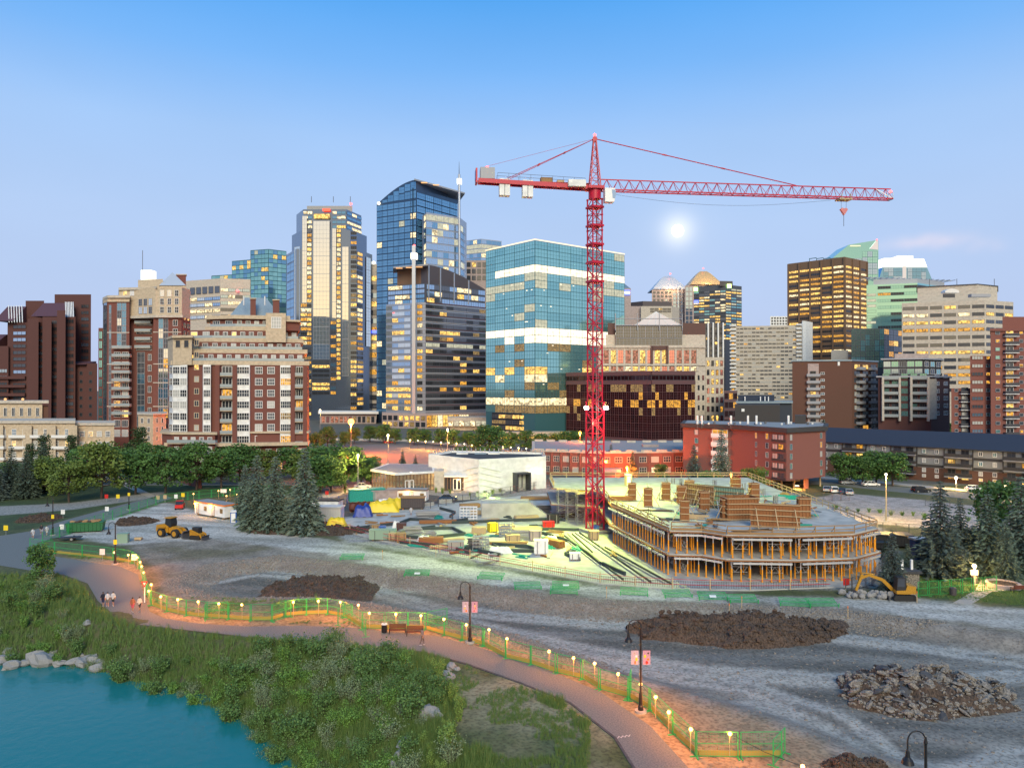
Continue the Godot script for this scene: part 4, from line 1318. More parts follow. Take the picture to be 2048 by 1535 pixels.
func dome(th: Node3D,x0: float,x1: float,yb: float,yt: float,z: float,depth: float,mats: Array,lampmat: String) -> void:
	# four-sided bell roof in stacked rings
	var c := at((x0 + x1) * 0.5,yb,z)
	var hw := gx(x1,z) - gx((x0 + x1) * 0.5,z)
	var h := hy(yt,z) - hy(yb,z)
	var prev := 1.0
	var s := [1.0,0.86,0.72,0.6,0.48,0.36,0.2]
	for k in 6:
		var b := MB.new()
		var q0: float = s[k]
		var q1: float = s[k + 1]
		var ya := h * pow(k / 6.0,0.85)
		var yb2 := h * pow((k + 1) / 6.0,0.85)
		var r0 := []
		var r1 := []
		for e in [[-1,1],[1,1],[1,-1],[-1,-1]]:
			r0.append(c + V3(e[0] * hw * q0,ya,(e[1] * depth * 0.5) * q0 - depth * 0.5))
			r1.append(c + V3(e[0] * hw * q1,yb2,(e[1] * depth * 0.5) * q1 - depth * 0.5))
		for i in 4:
			b.quad(r0[i],r0[(i + 1) % 4],r1[(i + 1) % 4],r1[i])
		if k == 5:
			b.quad(r1[0],r1[1],r1[2],r1[3],Vector3.UP)
		mkw(th,"dome_tier",b,M[mats[k % 2]])
	for k in 5:
		bxw(th,"dome_lamp",V3(4.6,1.4,0.8),c + V3(-hw * 0.8 + hw * 0.4 * k,1.0,1.0),M[lampmat])
	var l := lamp(th,c + V3(0,2.0,10.0) - th.position,Color(1.0,0.8,0.55),420.0,3.0)  # unseen floodlight hung before the dome, placed to light its roof
	l.omni_range = 120.0
func b_arch(th: Node3D,x0: float,x1: float,yt: float,yb: float,z: float) -> void:
	var b := MB.new()
	var c := at((x0 + x1) * 0.5,yt + 6,z)
	var r := gx(x1,z) - gx((x0 + x1) * 0.5,z)
	var prev := Vector3.ZERO
	for k in 9:
		var a := PI * k / 8.0
		var p := c + V3(cos(a) * r,sin(a) * r,0.8)
		if k > 0:
			b.bar(prev,p,0.9,1.2)
		prev = p
	for s in [-1.0,1.0]:
		b.bar(c + V3(s * r,0,0.8),V3(c.x + s * r,hy(yb,z),c.z + 0.8),0.9)
	mkw(th,"arch",b,M["copper_pale"])
# ---------------------------------------------------------------- mid-ground houses and apartments
func gable_row(th: Node3D,a: Vector2,b: Vector2,depth: float,eave: float,ridge: float,over: float,mat: String) -> void:
	var bs := wall_axes(a,b)
	var L := a.distance_to(b)
	var o := V3(a.x,0,a.y)
	var m2 := MB.new()
	var t := 0.25
	var e0 := o + V3(0,eave,0) + bs.z * over - bs.x * over
	var e1 := o + V3(0,eave,0) + bs.z * over + bs.x * (L + over)
	var r0 := o + V3(0,ridge,0) - bs.z * depth * 0.5 - bs.x * over
	var r1 := o + V3(0,ridge,0) - bs.z * depth * 0.5 + bs.x * (L + over)
	var k0 := o + V3(0,eave,0) - bs.z * (depth + over) - bs.x * over
	var k1 := o + V3(0,eave,0) - bs.z * (depth + over) + bs.x * (L + over)
	for d in [0.0,t]:
		var u := V3(0,d,0)
		m2.quad(e0 + u,e1 + u,r1 + u,r0 + u)
		m2.quad(k1 + u,k0 + u,r0 + u,r1 + u)
	m2.quad(e0,e1,e1 + V3(0,t,0),e0 + V3(0,t,0),bs.z)
	mkw(th,"roof",m2,M[mat])
	var g := MB.new()
	for s in [0.02,L - 0.02]:
		g.tri(o + V3(0,eave,0) + bs.x * s,o + V3(0,eave,0) - bs.z * depth + bs.x * s,o + V3(0,ridge,0) - bs.z * depth * 0.5 + bs.x * s,bs.x * (1.0 if s > 1.0 else -1.0))
	mkw(th,"gable",g,M["siding_grey"])
func pyramid(th: Node3D,called: String,poly: Array,y0: float,y1: float,top: float,mat: String) -> void:
	var b := MB.new()
	var c := Vector2.ZERO
	for q in poly:
		c += q / float(poly.size())
	var n := poly.size()
	var up := []
	for q in poly:
		up.append(c + (q - c) * top)
	for i in n:
		var a: Vector2 = poly[i]
		var d: Vector2 = poly[(i + 1) % n]
		var e: Vector2 = up[(i + 1) % n]
		var f: Vector2 = up[i]
		b.quad(V3(a.x,y0,a.y),V3(d.x,y0,d.y),V3(e.x,y1,e.y),V3(f.x,y1,f.y))
	if top > 0.02:
		b.sheet(up,y1)
	mkw(th,called,b,M[mat])
func condos() -> void:
	# --- wine-brick stepped complex
	var z := 360.0
	var th := building("brick_condominium","dark wine-brick stepped condominium with sloped plum glass roofs",[[100,z]])
	var fl := (hy(600,z) - hy(613,z))
	mass(th,"wall",foot([[14,z],[92,z - 4]],24),0,hy(645,z),"brick_wine")
	mass(th,"wall",foot([[84,z - 7],[150,z - 7]],26),0,hy(636,z),"brick_wine")
	mass(th,"wall",foot([[108,z + 8],[181,z + 8]],20),0,hy(584,z),"brick_wine")
	mass(th,"wall",foot([[50,z + 6],[87,z + 6]],14),0,hy(598,z),"brick_wine")
	mass(th,"wall",foot([[147,z - 4],[194,z - 4]],22),0,hy(727,z),"brick_wine")
	mass(th,"wall",foot([[-60,z - 2],[16,z - 2]],22),0,hy(692,z),"brick_wine")
	mass(th,"pier",foot([[54,z - 7],[76,z - 7]],5),0,hy(640,z),"brick_wine")
	mass(th,"pier",foot([[91,z - 11],[102,z - 11]],5),0,hy(645,z),"brick_wine")
	mass(th,"pier",foot([[113,z - 11],[130,z - 11]],5),0,hy(625,z),"brick_wine")
	for q in [[15,53,612,645,z - 2,"roof_plum"],[87,148,605,636,z - 3,"roof_plum"],[150,193,722,730,z - 4,"roof_plum"],[-60,16,668,692,z,"roof_plum"]]:
		var b := MB.new()
		b.ext([V2(0,0),V2(0,hy(q[2],q[4]) - hy(q[3],q[4])),V2(0.4,hy(q[2],q[4]) - hy(q[3],q[4])),V2(10,0)],0.0,gx(q[1],q[4]) - gx(q[0],q[4]),Basis(V3(0,0,1),Vector3.UP,V3(1,0,0)),at(q[0],q[3],q[4] + 8))
		mkw(th,"sloped_roof",b,M[q[5]])
		for k in 6:
			var x: float = lerpf(q[0],q[1],0.06 + 0.14 * k if q[0] == 15 else 0.72 + 0.05 * k)
			if q[0] == 15 or q[0] == 87:
				tube_part(th,"glazing_bar",at(x,q[2],q[4] + 7.2) + V3(0,0.2,0.5),at(x,q[3],q[4] - 2.2) + V3(0,0.2,0),0.22,"trim_white")
	var wo := {"wf": 0.86,"hf": 0.55,"glass": ["glass_house","glass_dark","glass_pale","glass_house"],"lit": ["lit_amber"],"p": 0.03,"mc": 3,"frame": "brick_wine","fw": 0.12}
	face(th,v2(23,z - 0.6),v2(53,z - 2.2),hy(840,z),hy(647,z),1,15,wo)
	face(th,v2(74,z - 3.2),v2(91,z - 4),hy(840,z),hy(650,z),1,15,wo)
	face(th,v2(102,z - 7.1),v2(114,z - 7.1),hy(840,z),hy(640,z),1,15,wo)
	face(th,v2(130,z - 7.1),v2(148,z - 7.1),hy(840,z),hy(638,z),1,15,wo)
	face(th,v2(160,z + 7.9),v2(178,z + 7.9),hy(720,z),hy(602,z),1,9,wo)
	face(th,v2(-60,z - 2.1),v2(15,z - 2.1),hy(840,z),hy(735,z),4,8,wo)
	face(th,v2(152,z - 4.1),v2(190,z - 4.1),hy(836,z),hy(738,z),2,6,{"wf": 0.3,"hf": 0.4,"p": 0.0})
	for j in 6:
		ledge(th,"balcony_band",v2(-60,z - 2),v2(52,z - 2),hy(840 - j * 17,z),1.3,1.2,"brick_wine")
	# --- low cream terraces
	z = 270.0
	th = building("terrace_house","long low cream stone terrace with white balconies behind the park trees",[[120,z]])
	mass(th,"wall",foot([[-120,z],[150,z]],22),0,hy(846,z),"stone_cream")
	mass(th,"wall",foot([[150,z + 3],[228,z + 3]],20),0,hy(851,z),"stone_cream")
	mass(th,"cornice",foot([[-120,z - 0.7],[150.5,z - 0.7]],23),hy(846,z) + 0.01,hy(841,z),"stone_pale")
	mass(th,"cornice",foot([[150.8,z + 2.4],[230,z + 2.4]],21),hy(851,z) + 0.01,hy(846,z),"stone_pale")
	for x in [-60,-5,52,100,143]:
		mass(th,"bay",foot([[x - 7,z - 1.3],[x + 11,z - 1.3]],2),0,hy(850,z),"stone_cream")
	face(th,v2(-110,z - 0.05),v2(145,z - 0.05),0.5,hy(853,z),12,3,{"wf": 0.42,"hf": 0.58,"glass": ["glass_house","glass_curtain","glass_pale"],"lit": ["lit_warm"],"p": 0.1,"mc": 3,"mr": 2,"fw": 0.16,"frame": "trim_white"})
	face(th,v2(156,z + 2.9),v2(224,z + 2.9),0.5,hy(858,z),4,3,{"wf": 0.6,"hf": 0.55,"glass": ["glass_house","glass_curtain"],"lit": ["lit_warm"],"p": 0.08,"mc": 4,"mr": 2,"fw": 0.16,"frame": "trim_white"})
	for j in 3:
		for k in 6:
			balcony(th,v2(-110,z),v2(145,z),(k * 2 + 1) / 12.0,0.6 + j * 4.0,6.0,1.6,"stone_pale","trim_white")
	th = building("terrace_house","upper cream stone terrace block with flat eaves above the long terrace",[[40,300]])
	mass(th,"wall",foot([[-40,300],[84,300]],14),0,hy(806,300),"stone_cream")
	mass(th,"cornice",foot([[-42,299],[97,299]],16),hy(806,300) + 0.01,hy(801,300),"stone_pale")
	mass(th,"wall",foot([[84.3,301],[96,301]],12),0,hy(812,300),"brick_brown")
	face(th,v2(-30,299.9),v2(83,299.9),hy(838,300),hy(809,300),7,1,{"wf": 0.4,"hf": 0.6,"p": 0.05,"lit": ["lit_warm"],"mc": 2,"frame": "trim_white"})
	for x in [10.0,45.0]:
		bulb(th,"wall_lamp",at(x,798,302),0.5,"soffit_warm")
	th = building("terrace_house","small square cream stone house between the two brick condominiums",[[303,285]])
	mass(th,"wall",foot([[276,285],[306,282],[332,288]],16),0,hy(829,285),"stone_cream")
	mass(th,"cornice",foot([[274,284.4],[306,281.2],[334,287.4]],17),hy(829,285) + 0.01,hy(826,285),"stone_pale")
	face(th,v2(278,284.8),v2(304,282.2),6,hy(832,285),2,3,{"wf": 0.4,"hf": 0.6,"p": 0.1,"mc": 2,"frame": "trim_white"})
	face(th,v2(308,282.3),v2(330,287.4),6,hy(832,285),2,3,{"wf": 0.35,"hf": 0.6,"p": 0.0,"mc": 1,"frame": "trim_white"})
	# --- tall beige and brick condominium
	z = 310.0
	th = building("condominium_tower","tall brick and cream condominium with a pyramid roof and glass corner strips",[[290,z]])
	mass(th,"wall",foot([[205,z + 6],[214,z - 1],[258,z - 1]],20),0,hy(600,z),"brick_red")
	mass(th,"wall",foot([[258,z + 3],[310,z + 3]],20),0,hy(585,z),"brick_red")
	mass(th,"wall",foot([[306,z - 3],[362,z - 3],[380,z + 6]],22),0,hy(636,z),"brick_red")
	mass(th,"wall",foot([[196,z + 14],[205,z + 14]],12),0,hy(650,z),"brick_red")
	mass(th,"upper_wall",foot([[258,z + 1],[310,z - 3.5],[363,z - 3.5],[380,z + 5]],22),hy(636,z),hy(576,z),"stone_cream")
	mass(th,"upper_wall",foot([[237,z + 1],[300,z - 0.5]],18),hy(600,z),hy(577,z),"stone_cream")
	mass(th,"upper_wall",foot([[205,z + 5],[214,z - 1.6],[258,z - 1.6]],18),hy(604,z),hy(594,z),"stone_cream")
	mass(th,"crown_wall",foot([[275,z + 5],[325,z + 2]],14),hy(577,z),hy(556,z),"stone_cream")
	mass(th,"crown_wall",foot([[318,z + 1],[371,z + 1]],16),hy(576,z),hy(570,z),"stone_cream")
	for q in [[[204,z + 5.6],[213.6,z - 2.4],[259,z - 2.4],594],[[236,z + 0.2],[300,z - 1.3],[312,z - 4.4],577],[[257,z + 0.2],[310,z - 4.4],[365,z - 4.4],634]]:
		mass(th,"cornice",foot([q[0],q[1],q[2]],18),hy(q[3],z) - 0.5,hy(q[3],z) + 0.5,"stone_pale")
	pyramid(th,"pyramid_roof",foot([[317,z + 0.5],[371,z + 0.5]],13),hy(570,z),hy(539,z),0.01,"copper_pale")
	mass(th,"chimney",foot([[352,z + 9],[371,z + 9]],4),hy(571,z),hy(543,z),"brick_red")
	mass(th,"chimney_cap",foot([[350.5,z + 8.6],[372.5,z + 8.6]],4.8),hy(543,z) + 0.01,hy(541,z),"stone_pale")
	bxw(th,"roof_lantern_lamp",V3(4.6,4.2,4.0),at(296,551,z + 11),M["crown_white"])
	tube_part(th,"antenna",at(284,556,z + 14),at(284,500,z + 14),0.12,"steel_dark")
	var dk := {"wf": 0.9,"hf": 0.97,"glass": ["glass_blue_dim","glass_house","glass_smoke"],"lit": ["lit_amber"],"p": 0.02,"mc": 2,"mr": 2,"fw": 0.12,"frame": "trim_grey"}
	face(th,v2(206,z + 5.2),v2(213,z - 0.2),8,hy(603,z),1,15,{"wf": 0.95,"hf": 0.95,"glass": ["glass_teal_dim","glass_blue"],"lit": ["lit_warm"],"p": 0.05,"mc": 2,"mr": 2})
	face(th,v2(217,z - 1.1),v2(222,z - 1.1),8,hy(610,z),1,15,dk)
	face(th,v2(233,z - 1.1),v2(252,z - 1.1),hy(697,z),hy(606,z),2,6,{"wf": 0.95,"hf": 0.97,"glass": ["glass_mirror","glass_blue_dim","glass_house"],"p": 0,"mc": 2,"mr": 2,"frame": "trim_grey"})
	face(th,v2(226,z - 1.1),v2(258,z - 1.1),6,hy(701,z),2,9,{"wf": 0.8,"hf": 0.72,"glass": ["glass_house","glass_dark","glass_curtain"],"lit": ["lit_amber","lit_warm"],"p": 0.08,"mc": 3,"fw": 0.12,"frame": "trim_white"})
	for j in 9:
		balcony(th,v2(226,z - 1.3),v2(263,z - 1.3),0.5,hy(828 - j * 16.4,z),7.4,1.7,"stone_pale")
	face(th,v2(273,z + 2.9),v2(290,z + 2.9),6,hy(703,z),1,8,dk)
	face(th,v2(294,z + 2.9),v2(304,z + 2.9),6,hy(703,z),1,8,{"wf": 0.7,"hf": 0.6,"glass": ["glass_house"],"p": 0.05,"mc": 2,"frame": "trim_white"})
	face(th,v2(270,z + 2.9),v2(305,z + 2.9),hy(703,z),hy(636,z),1,4,{"wf": 0.9,"hf": 0.6,"glass": ["glass_house","glass_curtain"],"p": 0.05,"mc": 4,"frame": "trim_white"})
	for j in 4:
		balcony(th,v2(270,z + 2.8),v2(305,z + 2.8),0.5,hy(695 - j * 16.4,z),6.6,1.7,"stone_pale")
	face(th,v2(316,z - 3.1),v2(336,z - 3.1),6,hy(638,z),2,12,{"wf": 0.95,"hf": 0.97,"glass": ["glass_blue_dim","glass_house","glass_mirror"],"lit": ["lit_amber"],"p": 0.03,"mc": 2,"mr": 2,"frame": "trim_grey"})
	face(th,v2(344,z - 3.1),v2(356,z - 3.1),hy(690,z),hy(638,z),1,3,{"wf": 0.8,"hf": 0.7,"p": 0.0,"mc": 2,"frame": "trim_white"})
	face(th,v2(275,z - 0.6),v2(305,z - 3.2),hy(629,z),hy(597,z),3,2,{"wf": 0.7,"hf": 0.85,"glass": ["glass_mirror","glass_house"],"p": 0.0,"mc": 2,"mr": 3,"frame": "trim_grey"})
	face(th,v2(316,z - 3.6),v2(360,z - 3.6),hy(629,z),hy(580,z),3,3,{"wf": 0.55,"hf": 0.75,"glass": ["glass_mirror","glass_house","glass_dark"],"lit": ["lit_warm"],"p": 0.1,"mc": 2,"mr": 2,"frame": "trim_white"})
	face(th,v2(242,z + 0.8),v2(299,z - 0.6),hy(593,z),hy(579,z),4,1,{"wf": 0.6,"hf": 0.7,"glass": ["glass_house","glass_mirror"],"lit": ["lit_warm"],"p": 0.6,"mc": 3,"frame": "trim_white"})
	face(th,v2(365,z - 2),v2(379,z + 5),hy(690,z),hy(580,z),2,7,{"wf": 0.5,"hf": 0.6,"p": 0.1,"lit": ["lit_warm"],"mc": 1,"frame": "stone_pale"})
	for yy in [728.0,765.0,812.0,665.0]:
		ledge(th,"string_course",v2(214,z - 1),v2(258,z - 1),hy(yy,z),0.35,0.25,"stone_pale")
		ledge(th,"string_course",v2(306,z - 3),v2(362,z - 3),hy(yy,z),0.35,0.25,"stone_pale")
	face(th,v2(196.5,z + 13.9),v2(204.5,z + 13.9),6,hy(655,z),1,11,{"wf": 0.85,"hf": 0.8,"glass": ["glass_teal_dim"],"p": 0.05,"mc": 2})
func terraced_block() -> void:
	# --- the large stepped brick condominium by the park
	var z := 235.0
	var th := building("condominium_block","red brick and white bay condominium stepping up to a blue pyramid roof",[[470,z]])
	var fl := 3.66
	var H := hy(730,z)                 # main cornice
	var a := v2(336,z + 6)
	var b := v2(350,z - 1)
	var c := v2(407,z - 3)
	var d := v2(612,z + 2)
	var e := v2(618,z + 10)
	var main := [a,b,c,d,e,R(e,26),R(a,24)]
	mass(th,"wall",main,0,H,"brick_red")
	var base := [v2(324,z - 1),v2(344,z - 6),v2(430,z - 7),v2(430,z - 1.8),v2(614,z + 1.0),v2(616,z + 8),v2(330,z + 14)]
	mass(th,"podium",base,0,hy(866,z),"brick_red")
	mass(th,"podium_cornice",grown(base,0.6),hy(866,z) + 0.01,hy(862,z),"stone_cream")
	mass(th,"base_cornice",[v2(328,z - 3.5),v2(436,z - 5.5),v2(616,z + 0.2),v2(619,z + 8),v2(330,z + 10)],hy(890,z),hy(883.5,z),"stone_cream")
	var steps := [[[352,z],[412,z - 2],[608,z + 3.5],22,706.0],[[360,z + 2],[420,z],[604,z + 5],20,683.0],[[376,z + 5],[424,z + 3],[596,z + 8],17,658.0],[[420,z + 8],[470,z + 6],[572,z + 9],13,634.0]]
	var y0 := H
	for s in steps:
		var poly := foot([s[0],s[1],s[2]],s[3])
		var y1 := hy(s[4],z)
		mass(th,"cornice",grown(poly,1.6),y0 + 0.01,y0 + 1.3,"stone_cream")
		mass(th,"upper_wall",poly,y0 + 1.3,y1,"brick_red")
		# glass rail along the terrace
		for q in [[s[0],s[1]],[s[1],s[2]]]:
			ledge(th,"railing",v2(q[0][0],q[0][1] - 1.2),v2(q[1][0],q[1][1] - 1.2),y0 + 1.75,0.8,0.06,"rail_glass")
			var n := maxi(2,int((q[1][0] - q[0][0]) / 17.0))
			face(th,v2(q[0][0],q[0][1]),v2(q[1][0],q[1][1]),y0 + 1.4,y1 - 0.3,n,1,{"wf": 0.55,"hf": 0.85,"glass": ["glass_house","glass_curtain","glass_house"],"lit": ["lit_warm"],"p": 0.1,"mc": 3,"mr": 1,"fw": 0.13,"frame": "trim_white"})
		y0 = y1
	mass(th,"cornice",grown(foot([[420,z + 8],[470,z + 6],[572,z + 9]],13),1.2),y0 + 0.01,y0 + 1.2,"stone_cream")
	# left tower bay carried higher
	mass(th,"tower_bay",[v2(335,z + 5.6),v2(345,z - 2.4),v2(383,z - 3.6),v2(386,z + 6)],H,hy(677,z),"stone_cream")
	mass(th,"cornice",[v2(333,z + 5),v2(343.5,z - 3.6),v2(385,z - 4.8),v2(388,z + 7)],hy(677,z) + 0.01,hy(672,z),"stone_cream")
	face(th,v2(347,z - 2.5),v2(381,z - 3.6),hy(698,z),hy(679,z),2,1,{"wf": 0.6,"hf": 0.8,"glass": ["glass_dark"],"p": 0.0,"frame": "stone_cream"})
	# tall glazed stair bay and right pavilion
	mass(th,"stair_bay",foot([[531,z + 2],[571,z + 3]],6),hy(683,z),hy(624,z),"stone_cream")
	face(th,v2(542,z + 2.2),v2(562,z + 2.8),hy(655,z),hy(632,z),1,1,{"wf": 1.0,"hf": 1.0,"glass": ["glass_curtain"],"p": 0,"mc": 4,"mr": 3,"fw": 0.16,"frame": "trim_white"})
	mass(th,"pavilion",foot([[571.5,z + 5],[599,z + 7]],12),hy(658,z),hy(640,z),"brick_red")
	mass(th,"cornice",foot([[570.5,z + 4],[600.5,z + 6]],14),hy(640,z),hy(636,z),"stone_cream")
	var py := foot([[458,z + 9],[562,z + 11]],12)
	pyramid(th,"pyramid_roof",py,y0 + 1.2,hy(594,z + 12),0.42,"roof_metal")
	for q in [[500,511,592],[545,558,595]]:
		mass(th,"chimney",foot([[q[0],z + 7.5],[q[1],z + 7.5]],2),hy(632,z),hy(q[2],z),"brick_red")
		mass(th,"chimney_cap",foot([[q[0] - 1,z + 7.2],[q[1] + 1,z + 7.2]],2.6),hy(q[2],z) + 0.01,hy(q[2] - 2.2,z),"stone_cream")
	for x in [487.0,529.0]:
		tube_part(th,"flue",at(x,610,z + 7.4),at(x,592,z + 7.4),0.22,"aluminium")
	# facade columns: white bays,brick piers with windows,balcony recesses; x in the main wall plane
	var row0 := hy(890,z)
	var rows := 7
	var bayw := func(x0: float,x1: float,panes: int) -> void:
		var p := at2(c,d,(x0 - 407.0) / 205.0)
		var q := at2(c,d,(x1 - 407.0) / 205.0)
		var bs := wall_axes(p,q)
		var poly := [p,p + V2(bs.z.x,bs.z.z) * 0.9,q + V2(bs.z.x,bs.z.z) * 0.9,q]
		mass(th,"white_bay",poly,row0,H - 0.05,"panel_white")
		face(th,p + V2(bs.z.x,bs.z.z) * 0.9,q + V2(bs.z.x,bs.z.z) * 0.9,row0,H,1,rows,{"wf": 0.94,"hf": 0.62,"glass": ["glass_house","glass_dark","glass_house","glass_curtain"],"lit": ["lit_amber","lit_dim"],"p": 0.08,"mc": panes,"mr": 2,"fw": 0.13,"frame": "trim_white","cy": 0.55})
	bayw.call(473,499,5)
	bayw.call(560,583,5)
	var brickw := {"wf": 0.62,"hf": 0.62,"glass": ["glass_house","glass_dark","glass_house","glass_curtain"],"lit": ["lit_amber","lit_dim"],"p": 0.06,"mc": 4,"mr": 2,"fw": 0.15,"frame": "trim_white","cy": 0.55}
	face(th,at2(c,d,97.0 / 205),at2(c,d,146.0 / 205),row0,H,2,rows,brickw)
	# balcony recesses
	for q in [[436.0,470.0,3],[586.0,611.0,1]]:
		var p0 := at2(c,d,(q[0] - 407.0) / 205.0)
		var p1 := at2(c,d,(q[1] - 407.0) / 205.0)
		face(th,p0,p1,row0,H,1,rows,{"wf": 0.6,"hf": 0.8,"glass": ["glass_dark","glass_house"],"lit": ["lit_amber","lit_dim"],"p": 0.2,"mc": 3,"fw": 0.14,"frame": "trim_white"})
		for j in rows:
			balcony(th,p0,p1,0.55,row0 + (H - row0) * j / rows + 0.1,p0.distance_to(p1) * 0.8,1.6,"stone_cream")
		rib(th,"pier",p0,p1,0.0,row0,H,1.3,1.7,"brick_red")
		rib(th,"pier",p0,p1,1.0,row0,H,1.3,1.7,"brick_red")
	# left round bay and its neighbour
	mass(th,"white_bay",[v2(338,z + 4),v2(345,z - 2),v2(374,z - 3.4),v2(375,z - 1)],row0,H,"panel_white")
	face(th,v2(345,z - 2),v2(374,z - 3.4),row0,H,2,rows,{"wf": 0.94,"hf": 0.62,"glass": ["glass_house","glass_dark","glass_curtain"],"lit": ["lit_amber","lit_rose"],"p": 0.06,"mc": 3,"mr": 2,"fw": 0.13,"frame": "trim_white","cy": 0.55})
	face(th,v2(338,z + 4),v2(344.8,z - 1.9),row0,H,1,rows,{"wf": 0.9,"hf": 0.62,"glass": ["glass_house"],"p": 0.03,"mc": 2,"mr": 2,"fw": 0.13,"frame": "trim_white","cy": 0.55})
	face(th,v2(384,z - 2.2),v2(402,z - 2.8),row0,hy(674,z),1,rows + 2,{"wf": 0.55,"hf": 0.5,"glass": ["glass_house","glass_curtain"],"p": 0.03,"mc": 2,"fw": 0.18,"frame": "stone_cream"})
	mass(th,"white_bay",[v2(405,z - 3),v2(406,z - 4.4),v2(421,z - 4.2),v2(422,z - 2.6)],row0,H,"panel_white")
	face(th,v2(406,z - 4.4),v2(421,z - 4.2),row0,H,1,rows,{"wf": 0.95,"hf": 0.62,"glass": ["glass_house","glass_dark"],"lit": ["lit_amber"],"p": 0.12,"mc": 4,"mr": 2,"fw": 0.13,"frame": "trim_white","cy": 0.55})
	face(th,v2(345,z - 6.1),v2(428,z - 7),0.6,hy(868,z),5,4,{"wf": 0.55,"hf": 0.7,"glass": ["glass_house","glass_curtain"],"lit": ["lit_amber"],"p": 0.12,"mc": 3,"mr": 2,"fw": 0.15,"frame": "trim_white"})
	for j in 2:
		for t in [0.15,0.5,0.85]:
			balcony(th,v2(345,z - 6.1),v2(428,z - 7),t,hy(905 - j * 22,z),6.0,1.5,"stone_cream")
	face(th,v2(440,z - 1.9),v2(612,z + 0.9),0.6,hy(893,z),8,2,{"wf": 0.55,"hf": 0.7,"glass": ["glass_house"],"lit": ["lit_amber"],"p": 0.15,"mc": 4,"frame": "trim_white"})
func apartments() -> void:
	# --- brown brick block with balconies
	var z := 318.0
	var th := building("apartment_block","plain brown brick apartment block with stacked balconies and pale rooftop",[[1640,z]])
	var A := v2(1585,z + 4)
	var B := v2(1704,z - 2)
	var C := v2(1756,z + 12)
	var H := hy(722,z)
	mass(th,"wall",[A,B,C,R(C,14),R(A,18)],0,H,"brick_brown")
	mass(th,"roof_edge",grown([A,B,C,R(C,14),R(A,18)],0.4),H,H + 0.6,"roof_metal")
	mass(th,"recess_panel",foot([[1616,z + 2.1],[1638,z + 1.1]],1),hy(862,z),H - 1.0,"stone_pink")
	for j in 10:
		var y := hy(862,z) + j * 2.9
		if j < 9:
			balcony(th,at2(A,B,0.26),at2(A,B,0.45),0.5,y,5.4,1.5,"concrete","trim_grey")
			face(th,at2(A,B,0.27),at2(A,B,0.43),y,y + 2.7,1,1,{"wf": 0.6,"hf": 0.75,"glass": ["glass_dark","glass_house"],"lit": ["lit_warm"],"p": 0.12,"mc": 2,"out": 0.6})
			face(th,at2(A,B,0.47),at2(A,B,0.56),y,y + 2.7,1,1,{"wf": 0.75,"hf": 0.4,"glass": ["glass_house","glass_pale"],"p": 0.0,"mc": 2,"frame": "trim_white"})
		balcony(th,B,C,0.28,y,5.4,1.6,"concrete","trim_grey")
		balcony(th,B,C,0.74,y,5.0,1.6,"concrete","trim_grey")
		face(th,at2(B,C,0.04),at2(B,C,0.98),y,y + 2.7,3,1,{"wf": 0.7,"hf": 0.75,"glass": ["glass_dark","glass_house","glass_curtain"],"lit": ["lit_warm","lit_amber"],"p": 0.12,"mc": 2})
	for x in [1678.0,1687.0]:
		bxw(th,"vent_window",V3(0.9,1.6,0.2),at(x,727,z - 0.8),M["panel_white"])
	# --- grey condominium with glass top
	z = 302.0
	th = building("apartment_block","grey condominium with concrete posts and a glazed top storey",[[1830,z]])
	A = v2(1757,z + 6)
	B = v2(1862,z)
	C = v2(1900,z + 12)
	mass(th,"wall",[A,B,C,R(C,14),R(A,14)],0,hy(754,z),"brick_wine")
	mass(th,"terrace_slab",grown([A,B,C,R(C,14),R(A,14)],0.8),hy(754,z) + 0.01,hy(751,z),"trim_grey")
	var T0 := v2(1767,z + 8)
	var T1 := v2(1846,z + 3)
	var T2 := v2(1883,z + 12)
	mass(th,"upper_wall",[T0,T1,T2,R(T2,9),R(T0,9)],hy(751,z),hy(718,z),"siding_dark")
	mass(th,"roof_slab",grown([T0,T1,T2,R(T2,9),R(T0,9)],0.9),hy(718,z) + 0.01,hy(715,z),"trim_grey")
	mass(th,"penthouse",foot([[1790,z + 9],[1858,z + 9]],5),hy(715,z),hy(705,z),"stone_pink")
	face(th,T0,T1,hy(750,z),hy(719,z),5,2,{"wf": 0.92,"hf": 0.75,"glass": ["glass_teal_dim","glass_pale","glass_house"],"p": 0.0,"mc": 3,"frame": "trim_grey"})
	face(th,at2(T1,T2,0.05),T2,hy(750,z),hy(719,z),3,2,{"wf": 0.7,"hf": 0.7,"glass": ["glass_teal_dim","glass_house"],"p": 0.0,"mc": 2,"frame": "trim_white"})
	for j in 6:
		var y := hy(832,z) + j * 3.05 - 0.4
		for t in [0.24,0.78]:
			balcony(th,A,B,t,y,7.0,1.6,"concrete","rail_glass")
		face(th,at2(A,B,0.06),at2(A,B,0.95),y,y + 2.8,5,1,{"wf": 0.75,"hf": 0.75,"glass": ["glass_dark","glass_house","glass_teal_dim"],"lit": ["lit_warm"],"p": 0.04,"mc": 3})
		face(th,at2(B,C,0.1),C,y,y + 2.8,2,1,{"wf": 0.5,"hf": 0.6,"glass": ["glass_house"],"lit": ["lit_warm"],"p": 0.12,"mc": 2,"frame": "trim_white"})
	for t in [0.08,0.4,0.62,0.94]:
		rib(th,"post",A,B,t,hy(832,z) - 2,hy(754,z),0.8,1.8,"stone_pale")
	mass(th,"corner_panel",[v2(1860,z - 0.5),v2(1874,z + 3),v2(1874,z + 5),v2(1858,z + 2)],hy(838,z),hy(757,z),"stone_pale")
	# --- red brick apartments,stepping up
	z = 272.0
	th = building("apartment_block","bright red brick apartment tower stepping up behind the blue-roofed row",[[1985,z]])
